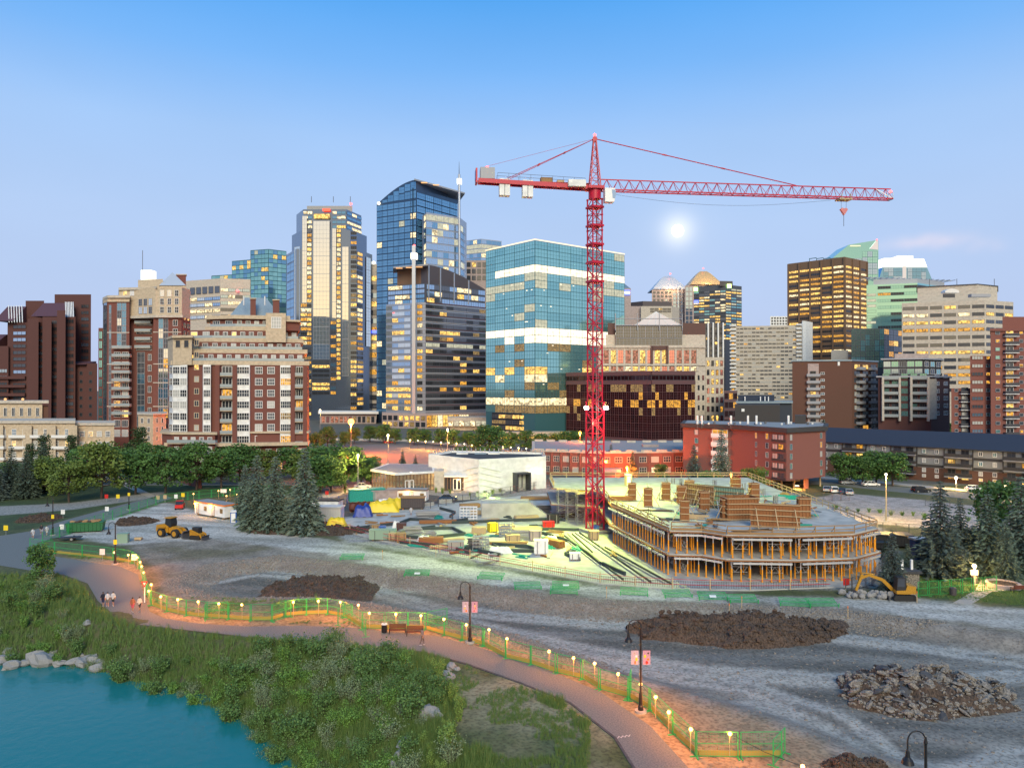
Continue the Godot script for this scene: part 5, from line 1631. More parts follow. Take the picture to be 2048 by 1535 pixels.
	var parts := [[1903,1941,776,z],[1941,1982,712,z - 2.5],[1982,2150,664,z - 5]]
	for q in parts:
		mass(th,"wall",foot([[q[0],q[3]],[q[1],q[3]]],18),0,hy(q[2],z),"brick_rust")
	mass(th,"parapet",foot([[1981,z - 5.6],[2151,z - 5.6]],18.5),hy(664,z) + 0.01,hy(659,z),"brick_rust")
	mass(th,"stair_tower",foot([[2006,z + 2],[2150,z + 2]],14),hy(659,z),hy(632,z),"brick_rust")
	for j in 13:
		var y := hy(868,z) + j * 2.92
		if y < hy(786,z):
			balcony(th,v2(1919,z - 0.1),v2(1941,z - 0.1),0.5,y,4.2,1.4,"panel_white","trim_dark")
			face(th,v2(1920,z - 0.1),v2(1940,z - 0.1),y,y + 2.7,1,1,{"wf": 0.7,"hf": 0.75,"glass": ["glass_house","glass_curtain"],"lit": ["lit_warm"],"p": 0.15,"mc": 2})
			face(th,v2(1908,z - 0.1),v2(1918,z - 0.1),y,y + 2.7,1,1,{"wf": 0.7,"hf": 0.45,"glass": ["glass_house"],"p": 0.0,"frame": "trim_grey"})
		if y < hy(722,z):
			face(th,v2(1944,z - 2.6),v2(1967,z - 2.6),y,y + 2.7,1,1,{"wf": 0.98,"hf": 0.5,"glass": ["glass_house","glass_pale","glass_curtain"],"lit": ["lit_amber"],"p": 0.06,"mc": 4,"frame": "brick_rust"})
			face(th,v2(1972,z - 2.6),v2(1981,z - 2.6),y,y + 2.7,1,1,{"wf": 0.9,"hf": 0.45,"glass": ["glass_house","glass_teal_dim"],"lit": ["lit_amber"],"p": 0.25,"frame": "trim_grey"})
		face(th,v2(1990,z - 5.1),v2(2002,z - 5.1),y,y + 2.7,1,1,{"wf": 0.75,"hf": 0.45,"glass": ["glass_house","glass_teal_dim"],"lit": ["lit_amber"],"p": 0.25,"frame": "trim_grey"})
		face(th,v2(2010,z - 5.1),v2(2030,z - 5.1),y,y + 2.7,1,1,{"wf": 0.75,"hf": 0.8,"glass": ["glass_house","glass_dark"],"lit": ["lit_amber","lit_warm"],"p": 0.4,"mc": 2,"frame": "trim_white"})
		face(th,v2(2038,z - 5.1),v2(2048,z - 5.1),y,y + 2.7,1,1,{"wf": 0.8,"hf": 0.45,"glass": ["glass_house"],"lit": ["lit_amber"],"p": 0.15,"frame": "trim_grey"})
		balcony(th,v2(2006,z - 5.1),v2(2036,z - 5.1),0.5,y,5.0,1.4,"panel_white","trim_dark")
	# --- red brick six-storey by the lane
	th = building("apartment_block","angled six-storey rust-red brick apartment block with dark flat roof",[[1520,200]])
	var P := [v2(1366,217),v2(1462,208),v2(1515,199),v2(1573,190),v2(1650,200)]
	H = 15.2
	var poly := P + [v2(1652,216),v2(1500,226),v2(1372,236)]
	mass(th,"wall",poly,3.0,H,"brick_rust")
	mass(th,"roof_fascia",grown(poly,0.7),H + 0.01,H + 1.2,"siding_dark")
	mass(th,"roof_top",grown(poly,-0.5),H + 1.2,H + 1.25,"roof_grey")
	mass(th,"ground_floor",[v2(1368,219),v2(1462,210),v2(1515,201),v2(1545,204),v2(1545,216),v2(1380,230)],0,3.0,"brick_rust")
	mass(th,"pier",foot([[1607,198],[1617,198]],3),0,3.0,"brick_rust")
	for x in [1563.0,1588.0,1640.0]:
		var q := v2(x,197 if x < 1600 else 203)
		bxw(th,"column",V3(0.4,3.0,0.4),V3(q.x,1.5,q.y),M["wood_pale"])
	mass(th,"undercroft_wall",foot([[1545,214],[1600,214]],2),0,3.0,"stone_cream")
	bxw(th,"soffit_lamp",V3(0.9,0.25,0.6),at(1594,971,198),M["crown_white"])
	lamp(th,at(1594,974,197) - th.position,Color(1,0.72,0.35),60.0,0.3)
	for j in 5:
		var y := 3.0 + j * 2.44
		var w2 := {"wf": 0.9,"hf": 0.62,"glass": ["glass_house","glass_curtain","glass_teal_dim"],"lit": ["lit_amber"],"p": 0.18,"mc": 1,"fw": 0.08,"frame": "trim_grey"}
		face(th,at2(P[2],P[3],0.53),at2(P[2],P[3],0.93),y,y + 2.44,2,1,{"wf": 0.95,"hf": 0.6,"glass": ["glass_curtain","glass_house","glass_curtain"],"lit": ["lit_amber","lit_warm"],"p": 0.2,"mc": 2,"frame": "trim_dark","out": 0.12})
		face(th,at2(P[2],P[3],0.29),at2(P[2],P[3],0.40),y,y + 2.44,1,1,w2)
		face(th,at2(P[1],P[2],0.92),at2(P[1],P[2],0.99),y,y + 2.44,1,1,w2)
		face(th,at2(P[3],P[4],0.08),at2(P[3],P[4],0.14),y,y + 2.44,1,1,w2)
		face(th,at2(P[3],P[4],0.86),at2(P[3],P[4],0.92),y,y + 2.44,1,1,w2)
		face(th,at2(P[0],P[1],0.25),at2(P[0],P[1],0.33),y,y + 2.44,1,1,w2)
		balcony(th,at2(P[0],P[1],0.58),at2(P[0],P[1],0.98),0.5,y,4.4,1.2,"panel_white","trim_white")
		face(th,at2(P[0],P[1],0.58),at2(P[0],P[1],0.98),y,y + 2.44,1,1,{"wf": 0.8,"hf": 0.8,"glass": ["glass_curtain","glass_house"],"lit": ["lit_amber"],"p": 0.2,"mc": 3,"frame": "trim_white"})
	var pq := [at2(P[2],P[3],0.5),at2(P[2],P[3],0.97)]
	for j in 5:
		ledge(th,"dark_spandrel",pq[0],pq[1],3.3 + j * 2.44,0.8,0.14,"siding_dark")
	mass(th,"stair_hood",foot([[1590,212],[1612,212]],6),H + 1.25,H + 3.6,"siding_dark")
	for x in [1395.0,1404.0,1462.0,1496.0,1513.0,1577.0]:
		bxw(th,"antenna_panel",V3(0.5,2.3,0.35),at(x,839,205),M["panel_white"])
		bxw(th,"antenna_stand",V3(0.12,1.6,0.12),at(x,851,205),M["steel_dark"])
	for k in 14:
		bxw(th,"roof_vent",V3(0.5,rf(0.4,0.9),0.5),V3(gx(1395 + k * 17,212),H + 1.5,-(206.0 + (k % 3) * 3)),M["aluminium" if k % 2 else "steel_dark"])
	# --- dark flat building behind it
	th = building("commercial_block","charcoal windowless block with a sloped navy metal roof behind the red brick apartments",[[1520,265]])
	mass(th,"wall",foot([[1470,262],[1560,262]],14),0,hy(809,262),"siding_dark")
	bxw(th,"vent",V3(1.0,1.0,0.3),at(1486,820,261.8),M["panel_white"])
	mass(th,"wall",foot([[1474,300],[1584,300]],14),0,hy(806,300),"glass_house")
	mass(th,"roof_edge",foot([[1472,299],[1586,299]],15.5),hy(806,300) + 0.01,hy(802,300),"roof_metal")
	mass(th,"roof_block",foot([[1476,304],[1549,304]],8),hy(802,300),hy(790,300),"roof_blue")
	for x in [1490.0,1521.0,1530.0,1537.0]:
		bxw(th,"roof_pipe",V3(0.35,1.8,0.35),at(x,797,303),M["panel_white"])
	# --- blue-roofed three-storey row
	th = building("apartment_row","long three-storey grey apartment row with dark blue pitched roof",[[1850,218]])
	A = v2(1640,238)
	B = v2(2070,196)
	var bs := wall_axes(A,B)
	var L := A.distance_to(B)
	var n := 8
	var mid := at2(A,B,0.5)
	mass(th,"wall",[A,B,B - V2(bs.z.x,bs.z.z) * 13,A - V2(bs.z.x,bs.z.z) * 13],0,9.5,"siding_grey")
	mass(th,"brick_base",[A + V2(bs.z.x,bs.z.z) * 0.12,B + V2(bs.z.x,bs.z.z) * 0.12,B,A],0,3.8,"brick_brown")
	gable_row(th,A,at2(A,B,0.46),13.0,9.5,13.6,0.8,"roof_blue")
	gable_row(th,at2(A,B,0.472),B,13.0,9.55,13.65,0.8,"roof_blue")
	for i in n:
		var t0 := i / float(n)
		var bay := i % 2 == 0
		for j in 4:
			var y := -0.9 + j * 2.72 if j > 0 else 0.2
			var p := at2(A,B,t0 + 0.004)
			var q := at2(A,B,t0 + 1.0 / n - 0.004)
			if bay:
				face(th,p,q,y,y + 2.5,2,1,{"wf": 0.3,"hf": 0.5 if j > 0 else 0.35,"glass": ["glass_house","glass_curtain","glass_teal_dim"],"lit": ["lit_warm"],"p": 0.04 if j > 0 else 0.5,"mc": 2,"frame": "trim_white","out": 0.15})
			else:
				face(th,p,q,y,y + 2.5,2,1,{"wf": 0.6,"hf": 0.7 if j > 0 else 0.35,"glass": ["glass_house","glass_dark"],"lit": ["lit_amber","lit_warm"],"p": 0.3 if j > 0 else 0.5,"mc": 2,"frame": "trim_dark","out": 0.15})
				if j > 0:
					balcony(th,p,q,0.26,y - 0.1,L / n * 0.46,1.5,"trim_grey","siding_dark")
					balcony(th,p,q,0.76,y - 0.1,L / n * 0.46,1.5,"trim_grey","siding_dark")
			if bay and j > 1:
				ledge(th,"dark_band",p,q,y - 0.2,0.7,0.16,"siding_dark")
		rib(th,"trim_post",A,B,t0,3.8,9.4,0.25,0.25,"siding_dark")
	# --- low brick school
	th = building("brick_hall","low two-storey orange-lit brick hall with a flat grey roof",[[1220,228]])
	A = v2(1066,232)
	var A2 := v2(1200,224)
	B = v2(1370,228)
	var poly2 := [A,A2,B,R(B,46),R(A,40)]
	mass(th,"wall",poly2,0,7.0,"brick_rust")
	mass(th,"cornice",grown(poly2,0.35),7.0,7.35,"stone_pale")
	mass(th,"roof_top",grown(poly2,-0.6),7.35,7.42,"roof_grey")
	for k in 11:
		var t := (k + 0.5) / 11.0
		var q := at2(A,A2,t * 2.0) if t < 0.5 else at2(A2,B,t * 2.0 - 1.0)
		bxw(th,"parapet_block",V3(3.2,0.55,0.5),V3(q.x,7.62,q.y - 0.3),M["stone_pale"],-0.08)
		var q2 := R(q,38)
		bxw(th,"parapet_block",V3(3.0,0.9,0.5),V3(q2.x,7.7,q2.y),M["stone_pale"])
	var so := {"wf": 0.62,"hf": 0.55,"glass": ["glass_house","glass_curtain","glass_smoke"],"lit": ["lit_white"],"p": 0.08,"mc": 3,"mr": 2,"fw": 0.12,"frame": "stone_pale"}
	face(th,A,A2,0.2,6.6,7,2,so)
	so = so.duplicate()
	so.p = 0.25
	face(th,A2,B,0.2,6.6,7,2,so)
	for k in 15:
		var t := k / 14.0
		var q := at2(A,A2,t * 2.0) if t < 0.5 else at2(A2,B,t * 2.0 - 1.0)
		bxw(th,"pilaster",V3(0.5,6.9,0.35),V3(q.x,3.45,q.y + 0.15),M["brick_rust"])
	mass(th,"annex",foot([[1208,214],[1240,214]],8),0,2.6,"brick_rust")
	mass(th,"annex_roof",foot([[1206,213.5],[1242,213.5]],9),2.6,2.9,"stone_pink")
	bxw(th,"plant_box",V3(5,1.6,3),at(1300,893,245),M["stone_pink"])
func pavilion() -> void:
	# --- white gallery with glass pavilion
	var th := building("white_gallery","windowless white box building with chevron relief and black portal",[[958,190]],"building")
	var A := v2(857,205)
	var B := v2(958,190)
	var C := v2(1092,199)
	var H := 7.9
	var poly := [A,B,C,v2(1086,211),v2(903,217)]
	mass(th,"wall",poly,0,H,"panel_white")
	var well := grown(poly,-0.5)
	mass(th,"roof_top",well,H,H + 0.03,"roof_dark")
	for i in 5:
		var p: Vector2 = poly[i]
		var q: Vector2 = poly[(i + 1) % 5]
		var bs := wall_axes(p,q)
		put(th,"parapet",unit_box,M["panel_white"],V3((p.x + q.x) * 0.5,H + 0.3,(p.y + q.y) * 0.5) - bs.z * 0.16 - th.position,bs * SC(V3(p.distance_to(q) - 0.02,0.6,0.3)))
		var k := int(p.distance_to(q) / 1.3)
		if i > 1:
			var b := MB.new()
			for s in k:
				var e := p.lerp(q,(s + 0.5) / k)
				b.box(V3(e.x,H + 0.95,e.y) - bs.z * 0.3,V3(0.25,0.9,0.12),bs)
			mkw(th,"roof_louvre",b,M["trim_grey"])
	# raised chevrons
	for side in 2:
		var p := B
		var q := A if side == 0 else C
		for k in 4:
			var b := MB.new()
			var bs := wall_axes(A,B) if side == 0 else wall_axes(B,C)
			var s := -1.0 if side == 0 else 1.0
			var o := V3(B.x,0,B.y) + bs.z * 0.02
			b.bar(o + bs.x * s * 0.4 + V3(0,6.6 - k * 1.5,0),o + bs.x * s * 6.2 + V3(0,4.2 - k * 1.5 + 0.9,0),0.5,0.1)
			mkw(th,"chevron",b,M["trim_white"])
	var pr := at2(B,C,0.52)
	for q in [[0.50,0.505],[0.70,0.705]]:
		rib(th,"portal_post",B,C,q[0],0,4.4,0.35,2.2,"trim_dark")
	var p0 := at2(B,C,0.49)
	var p1 := at2(B,C,0.71)
	ledge(th,"portal_lintel",p0,p1,4.5,0.35,2.2,"trim_dark")
	face(th,at2(B,C,0.51),at2(B,C,0.69),0.1,4.2,3,1,{"wf": 0.97,"hf": 0.98,"glass": ["glass_curtain"],"lit": ["lit_dim"],"p": 0.35,"frame": "trim_dark"})
	var wl := wall_axes(B,C)
	for t in [0.77,0.90]:
		var e := at2(B,C,t)
		bxw(th,"wall_lamp",V3(0.5,0.4,0.4),V3(e.x,5.2,e.y) + wl.z * 0.5,M["crown_white"])
		lamp(th,V3(e.x,5.0,e.y) + wl.z * 0.9 - th.position,Color(1,0.9,0.72),3.0,0.2)
	for x in [925.0,961.0,988.0]:
		bxw(th,"roof_unit",V3(3.2,2.0,2.6),at(x,911 if x != 961.0 else 913,212),M["panel_white" if x != 961.0 else "roof_metal"])
	lamp(th,gp(985,991,0.5) - th.position,Color(0.85,1,0.5),24.0,0.2)
	# glass pavilion
	th = building("glass_pavilion","flat-roofed glass pavilion with bronze mullions joined to the white gallery",[[792,190]])
	var D := v2(745,199)
	var E := v2(792,190)
	var Fv := v2(868,195)
	var G := v2(865,206)
	var Hg := 4.5
	mass(th,"floor_slab",[D,E,Fv,G,v2(775,212)],0,0.15,"concrete")
	mass(th,"roof",grown([D,E,Fv,v2(866,211),v2(778,214)],0.5),Hg,Hg + 0.5,"panel_white")
	mass(th,"roof_top",grown([D,E,Fv,v2(866,211),v2(778,214)],-0.4),Hg + 0.5,Hg + 0.54,"roof_grey")
	var pg := StandardMaterial3D.new()
	pg.resource_name = "clear_pane"
	pg.albedo_color = Color(0.55,0.62,0.6,0.25)
	pg.roughness = 0.03
	pg.transparency = BaseMaterial3D.TRANSPARENCY_ALPHA
	M["clear_pane"] = pg
	face(th,D,E,0.15,Hg,8,1,{"wf": 1.0,"hf": 1.0,"glass": ["clear_pane"],"p": 0,"mr": 3,"fw": 0.12,"frame": "concrete_brown"})
	face(th,E,Fv,0.15,Hg,11,1,{"wf": 1.0,"hf": 1.0,"glass": ["clear_pane"],"p": 0,"mr": 3,"fw": 0.12,"frame": "concrete_brown"})
	mass(th,"back_wall",[v2(775,212),v2(866,207),v2(866,208),v2(776,213)],0.15,Hg,"stone_cream")
	var dr := at2(E,Fv,0.34)
	var dbs := wall_axes(E,Fv)
	for k in 2:
		put(th,"door",window_mesh(1.1,2.9,1,1,0.16,0.14),null,V3(dr.x,1.6,dr.y) + dbs.x * (k * 1.25 - 0.6) + dbs.z * 0.08 - th.position,dbs)
		var o: MeshInstance3D = th.get_child(th.get_child_count() - 1)
		o.set_surface_override_material(0,M["white_paint"])
		o.set_surface_override_material(1,pg)
	for k in 5:
		var e := at2(E,Fv,0.1 + 0.2 * k)
		bulb(th,"ceiling_lamp",V3(e.x,Hg - 0.3,e.y - 5),0.18,"crown_white")
		bxw(th,"table",V3(1.6,0.8,0.8),V3(e.x - 1.0,0.55,e.y - 4),M["trim_dark"])
	lamp(th,V3(at2(E,Fv,0.3).x,3.4,at2(E,Fv,0.3).y - 6) - th.position,Color(1,0.75,0.42),28.0,0.5)
	lamp(th,V3(at2(E,Fv,0.75).x,3.4,at2(E,Fv,0.75).y - 5) - th.position,Color(1,0.75,0.42),22.0,0.5)
	bxw(th,"roof_lamp",V3(0.5,0.2,0.3),at(822,944,190.6),M["crown_white"])
	mass(th,"stone_pier",foot([[868.5,193],[888,193]],6),0,5.2,"stone_pale")
	mass(th,"entrance",foot([[888.4,194.5],[947,194.5]],6),0,3.6,"siding_dark")
	mass(th,"entrance_roof",foot([[886,193],[949,193]],8),3.6,4.0,"panel_white")
	mass(th,"entrance_pier",foot([[938,193.4],[947,193.4]],3),0,3.6,"panel_white")
	face(th,v2(889,194.4),v2(938,194.4),0.1,3.5,8,1,{"wf": 0.95,"hf": 0.97,"glass": ["glass_house","glass_dark"],"lit": ["lit_dim"],"p": 0.25,"frame": "concrete_brown","out": 0.05})
	for x in [910.0,918.0]:
		put(th,"door",window_mesh(1.0,2.9,1,1,0.16,0.14),null,at(x,968,194.2) - th.position)
		var o: MeshInstance3D = th.get_child(th.get_child_count() - 1)
		o.set_surface_override_material(0,M["white_paint"])
		o.set_surface_override_material(1,M["glass_dark"])
	bxw(th,"canopy_lamp",V3(0.5,0.2,0.3),at(916,959,192.6),M["crown_white"])
	lamp(th,at(916,964,192) - th.position,Color(1,0.75,0.42),10.0,0.2)
# ---------------------------------------------------------------- tower crane
func lattice(b: MB,o: Vector3,w: float,h: float,cr: float,br: float) -> void:
	# one square lattice bay: four chords,rings and crossed diagonals
	var c := []
	for e in [[-1,-1],[1,-1],[1,1],[-1,1]]:
		c.append(o + V3(e[0] * w * 0.5,0,e[1] * w * 0.5))
	for i in 4:
		var u: Vector3 = c[i]
		var v: Vector3 = c[(i + 1) % 4]
		b.bar(u,u + V3(0,h,0),cr)
		b.bar(u,v,br)
		b.bar(u + V3(0,h * 0.5,0),v + V3(0,h * 0.5,0),br * 0.8)
		b.bar(u if i % 2 else v,(v if i % 2 else u) + V3(0,h * 0.5,0),br)
		b.bar((v if i % 2 else u) + V3(0,h * 0.5,0),(u if i % 2 else v) + V3(0,h,0),br)
func crane() -> void:
	var base := V3(15.2,0.2,-137.5)
	var th := thing("tower_crane","tall red lattice tower crane with horizontal jib over the building site","crane",base)
	var red: Material = M["crane_red"]
	var turn := Basis(Vector3.UP,deg_to_rad(24))
	bx(th,"footing",V3(4.4,0.5,4.4),V3(0,0.25,0),M["concrete"],deg_to_rad(24))
	# mast sections; the lower ones are a size larger
	var big := MB.new()
	lattice(big,Vector3.ZERO,2.35,3.9,0.24,0.13)
	var small := MB.new()
	lattice(small,Vector3.ZERO,1.95,2.85,0.2,0.11)
	for s in [-1.0,1.0]:
		for t in [-1.0,1.0]:
			small.box(V3(s * 0.97,2.8,t * 0.97),V3(0.3,0.3,0.3))
	var mb := big.mesh()
	var ms := small.mesh()
	var y := 0.5
	for k in 6:
		put(th,"mast_section",mb,red,V3(0,y,0),turn)
		y += 3.9
	while y < 60.0:
		put(th,"mast_section",ms,red,V3(0,y,0),turn)
		y += 2.85
	var b := MB.new()
	for k in int(y / 0.35):
		b.box(V3(0.35,0.6 + k * 0.35,0.3),V3(0.5,0.04,0.04))
	for s in [0.1,0.6]:
		b.box(V3(s,y * 0.5,0.3),V3(0.06,y,0.06))
	mk(th,"ladder",b,M["steel"],Vector3.ZERO,turn)
	for k in 5:
		bx(th,"climbing_collar",V3(2.5,0.35,2.5),V3(0,y - 1.5 - k * 3.4,0),red,deg_to_rad(24))
	# slewing ring and apex tower
	var dir := V3(0.993,0,-0.117)
	var jb := Basis(dir,Vector3.UP,dir.cross(Vector3.UP))
	b = MB.new()
	b.tube(V3(0,y,0),V3(0,y + 1.7,0),1.15,1.15,14)
	b.box(V3(0,y + 2.0,0),V3(3.0,0.5,3.0),jb)
	mk(th,"slewing_ring",b,red)
	var yj := y + 2.2
	b = MB.new()
	var ya := 72.0
	for i in 4:
		var e: Array = [[-1,-1],[1,-1],[1,1],[-1,1]][i]
		var f: Array = [[-1,-1],[1,-1],[1,1],[-1,1]][(i + 1) % 4]
		var lo := func(q: Array,t: float) -> Vector3: return jb * V3(q[0] * lerpf(0.95,0.22,t),0,q[1] * lerpf(0.95,0.3,t)) + V3(0,lerpf(yj,ya,t),0)
		b.bar(lo.call(e,0.0),lo.call(e,1.0),0.18)
		for k in 6:
			b.bar(lo.call(e,k / 6.0),lo.call(f,(k + 1) / 6.0),0.09)
			b.bar(lo.call(e,k / 6.0),lo.call(f,k / 6.0),0.09)
	b.tube(V3(0,ya,-0.4),V3(0,ya,0.4),0.45,0.45,12)
	mk(th,"apex_tower",b,red)
	# jib: triangular lattice in sections
	var n := 9
	var sl := 57.0 / n
	b = MB.new()
	for s in [-1.0,1.0]:
		b.bar(V3(0,0,s * 0.75),V3(sl,0,s * 0.75),0.2)
	b.bar(V3(0,2.0,0),V3(sl,2.0,0),0.18)
	for k in 3:
		var x0 := sl * k / 3.0
		var x1 := sl * (k + 1) / 3.0
		for s in [-1.0,1.0]:
			b.bar(V3(x0,0,s * 0.75),V3((x0 + x1) * 0.5,2.0,0),0.08)
			b.bar(V3((x0 + x1) * 0.5,2.0,0),V3(x1,0,s * 0.75),0.08)
		b.bar(V3(x0,0,-0.75),V3(x1,0,0.75),0.07)
		b.bar(V3(x0,0,-0.75),V3(x0,0,0.75),0.07)
	var jm := b.mesh()
	for k in n:
		put(th,"jib_section",jm,red,jb * V3(1.2 + k * sl,0,0) + V3(0,yj - 0.5,0),jb)
	var w := func(q: Vector3) -> Vector3: return jb * q + V3(0,yj - 0.5,0)
	b = MB.new()
	b.bar(w.call(V3(58.2,0,-0.8)),w.call(V3(58.2,0,0.8)),0.25)
	for s in [-1.0,1.0]:
		b.bar(w.call(V3(55.0,2.0,0)),w.call(V3(58.2,0,s * 0.75)),0.1)
		b.bar(w.call(V3(58.2,0,s * 0.75)),w.call(V3(58.2,1.2,s * 0.75)),0.07)
	b.bar(w.call(V3(58.2,1.2,-0.75)),w.call(V3(58.2,1.2,0.75)),0.07)
	mk(th,"jib_tip",b,M["steel"])
	# counter jib
	var cj := func(q: Vector3) -> Vector3: return jb * q + V3(0,yj - 0.2 - q.x * 0.03,0)
	b = MB.new()
	for s in [-1.0,1.0]:
		b.bar(cj.call(V3(-0.8,0,s * 0.8)),cj.call(V3(-21.5,0,s * 0.8)),0.25,0.75)
	for k in 12:
		b.bar(cj.call(V3(-1 - k * 1.7,-0.1,-0.8)),cj.call(V3(-2.7 - k * 1.7,-0.1,0.8)),0.12)
	b.box(cj.call(V3(-11,0.42,0)),V3(20,0.06,1.4),jb)
	mk(th,"counter_jib",b,red)
	b = MB.new()
	for s in [-1.0,1.0]:
		b.path([cj.call(V3(-2,1.5,s)),cj.call(V3(-18,1.5,s))],0.035)
		for k in 9:
			b.path([cj.call(V3(-2 - k * 2,0.4,s)),cj.call(V3(-2 - k * 2,1.5,s))],0.03)
	mk(th,"hand_rail",b,M["steel_dark"])
	for q in [[-17.2,1.5],[-13.0,1.5]]:
		for k in 2:
			bx(th,"counterweight",V3(0.9,3.0,1.5),cj.call(V3(q[0] + k * 1.0,-0.9,0)),M["panel_white"],atan2(-dir.z,dir.x))
	bx(th,"winch_housing",V3(2.6,2.0,1.8),cj.call(V3(-19.8,1.4,0)),M["trim_grey"],atan2(-dir.z,dir.x))
	bx(th,"end_panel",V3(0.3,2.6,2.2),cj.call(V3(-21.8,0.8,0)),red,atan2(-dir.z,dir.x))
	var sg := bx(th,"sign_board",V3(0.06,1.6,1.3),cj.call(V3(-21.98,0.9,0)),M["blue"],atan2(-dir.z,dir.x))
	bx(th,"timber_crate",V3(2.2,0.9,1.1),cj.call(V3(-9,0.9,0)),M["wood"],atan2(-dir.z,dir.x))
	bx(th,"timber_crate",V3(1.3,0.6,0.9),cj.call(V3(-6.4,0.75,0)),M["wood_pale"],atan2(-dir.z,dir.x))
	bx(th,"electric_cabinet",V3(3.2,1.2,0.8),cj.call(V3(-3.6,0.4,1.3)),M["panel_white"],atan2(-dir.z,dir.x))
	# cab
	b = MB.new()
	b.ext([V2(-0.9,0),V2(0.8,0),V2(1.15,1.5),V2(0.9,2.5),V2(-0.9,2.5)],-0.75,0.75,jb,jb * V3(2.2,0,1.9) + V3(0,yj - 3.2,0))
	var cab := mk(th,"cab",b,M["white_paint"])
	b = MB.new()
	b.ext([V2(0.45,0.7),V2(0.9,0.6),V2(1.12,1.5),V2(0.9,2.2),V2(0.3,2.2)],-0.78,0.78,jb,jb * V3(2.24,0,1.9) + V3(0,yj - 3.2,0))
	mk(cab,"windscreen",b,M["glass_pale"])
	# pendants
	var top := V3(0,ya + 0.1,0)
	for q in [[w.call(V3(39.0,2.1,0)),0.09],[cj.call(V3(-16.5,0.5,0.7)),0.06],[cj.call(V3(-16.5,0.5,-0.7)),0.06],[cj.call(V3(-20.5,2.6,0)),0.025]]:
		b = MB.new()
		b.path([top,q[0]],q[1])
		if q[1] > 0.05:
			for t in [0.33,0.62]:
				var e := top.lerp(q[0],t)
				b.bar(e,top.lerp(q[0],t + 0.02),0.3,0.18)
		mk(th,"pendant_line",b,red)
	b = MB.new()
	var pv: Vector3 = w.call(V3(2.0,-0.4,0))
	for k in 13:
		var t := (k + 1) / 13.0
		var q: Vector3 = w.call(V3(2.0 + 44.0 * t,-0.5 - 1.6 * sin(PI * t),0))
		b.path([pv,q],0.025,4)
		pv = q
	mk(th,"trolley_cable",b,M["steel_dark"])
	# trolley,hook block
	b = MB.new()
	b.box(w.call(V3(48.6,-0.35,0)),V3(2.6,0.25,1.8),jb)
	for s in [-0.9,0.9]:
		b.box(w.call(V3(48.6 + s,0.1,0.9)),V3(0.12,1.0,0.12),jb)
	mk(th,"trolley",b,M["wood_pale"])
	b = MB.new()
	for s in [-0.5,0.5]:
		b.path([w.call(V3(48.6 + s,-0.4,0)),w.call(V3(48.6 + s,-2.0,0))],0.03,4)
	b.path([w.call(V3(48.6,-3.0,0)),w.call(V3(48.6,-5.4,0))],0.05,5)
	mk(th,"hoist_rope",b,M["steel_dark"])
	b = MB.new()
	b.ext([V2(-0.75,0),V2(-0.35,0.3),V2(0,0.1),V2(0.35,0.3),V2(0.75,0),V2(0,-1.1)],-0.25,0.25,jb,w.call(V3(48.6,-2.2,0)))
	mk(th,"hook_block",b,m("hook_pink",0.6,0.2,0.2,0.5))
	for q in [top + V3(0,0.7,0),w.call(V3(58.2,1.5,0)),cj.call(V3(-19.8,2.6,0))]:
		put(th,"warning_light",kit_["ball"],M["beacon"],q,SC(Vector3.ONE * 0.28))
		lamp(th,q + V3(0,0.5,0),Color(1,0.1,0.1),2.0,0.2)
	# floodlights half way up the mast
	glow("flood",1.0,1.0,0.86,30.0)
	for s in [[-1.7,0.35,1.5],[1.9,0.2,1.0]]:
		var p := V3(s[0],hy(815,137.5) - base.y,s[2])
		bx(th,"flood_bracket",V3(absf(s[0]),0.1,0.1),p * V3(0.5,1,0.5),M["steel_dark"])
		put(th,"flood_lamp",unit_box,M["flood"],p,Basis(Vector3.RIGHT,-0.7) * SC(V3(0.75,0.55,0.2)))
	var lc := Color(0.92,1.0,0.42)
	for q in [[V3(-1.9,hy(815,137.5) - 0.6,2.1),V3(2,0,-129),2400.0,42.0],[V3(2.3,hy(815,137.5) - 0.6,1.6),V3(31,6,-142),1500.0,46.0],[V3(0.2,hy(815,137.5) - 0.6,-2.3),V3(16,6,-156),700.0,50.0],[V3(0.6,hy(815,137.5) - 0.8,2.4),V3(17,0,-120),1700.0,34.0]]:
		var sp := SpotLight3D.new()
		sp.name = "flood_light"
		sp.light_color = lc
		sp.light_energy = q[2]
		sp.light_size = 0.3
		sp.spot_range = 120.0
		sp.spot_attenuation = 2.0
		sp.spot_angle = q[3]
		sp.spot_angle_attenuation = 0.7
		sp.shadow_enabled = true
		th.add_child(sp,true)
		sp.position = q[0]
		sp.look_at_from_position(base + q[0],q[1],Vector3.UP)
	lamp(th,V3(0,hy(815,137.5) - 3.0,2.6),Color(1.0,0.75,0.5),26.0,0.3)  # unseen warm light with no lamp body, brightens the mast sections
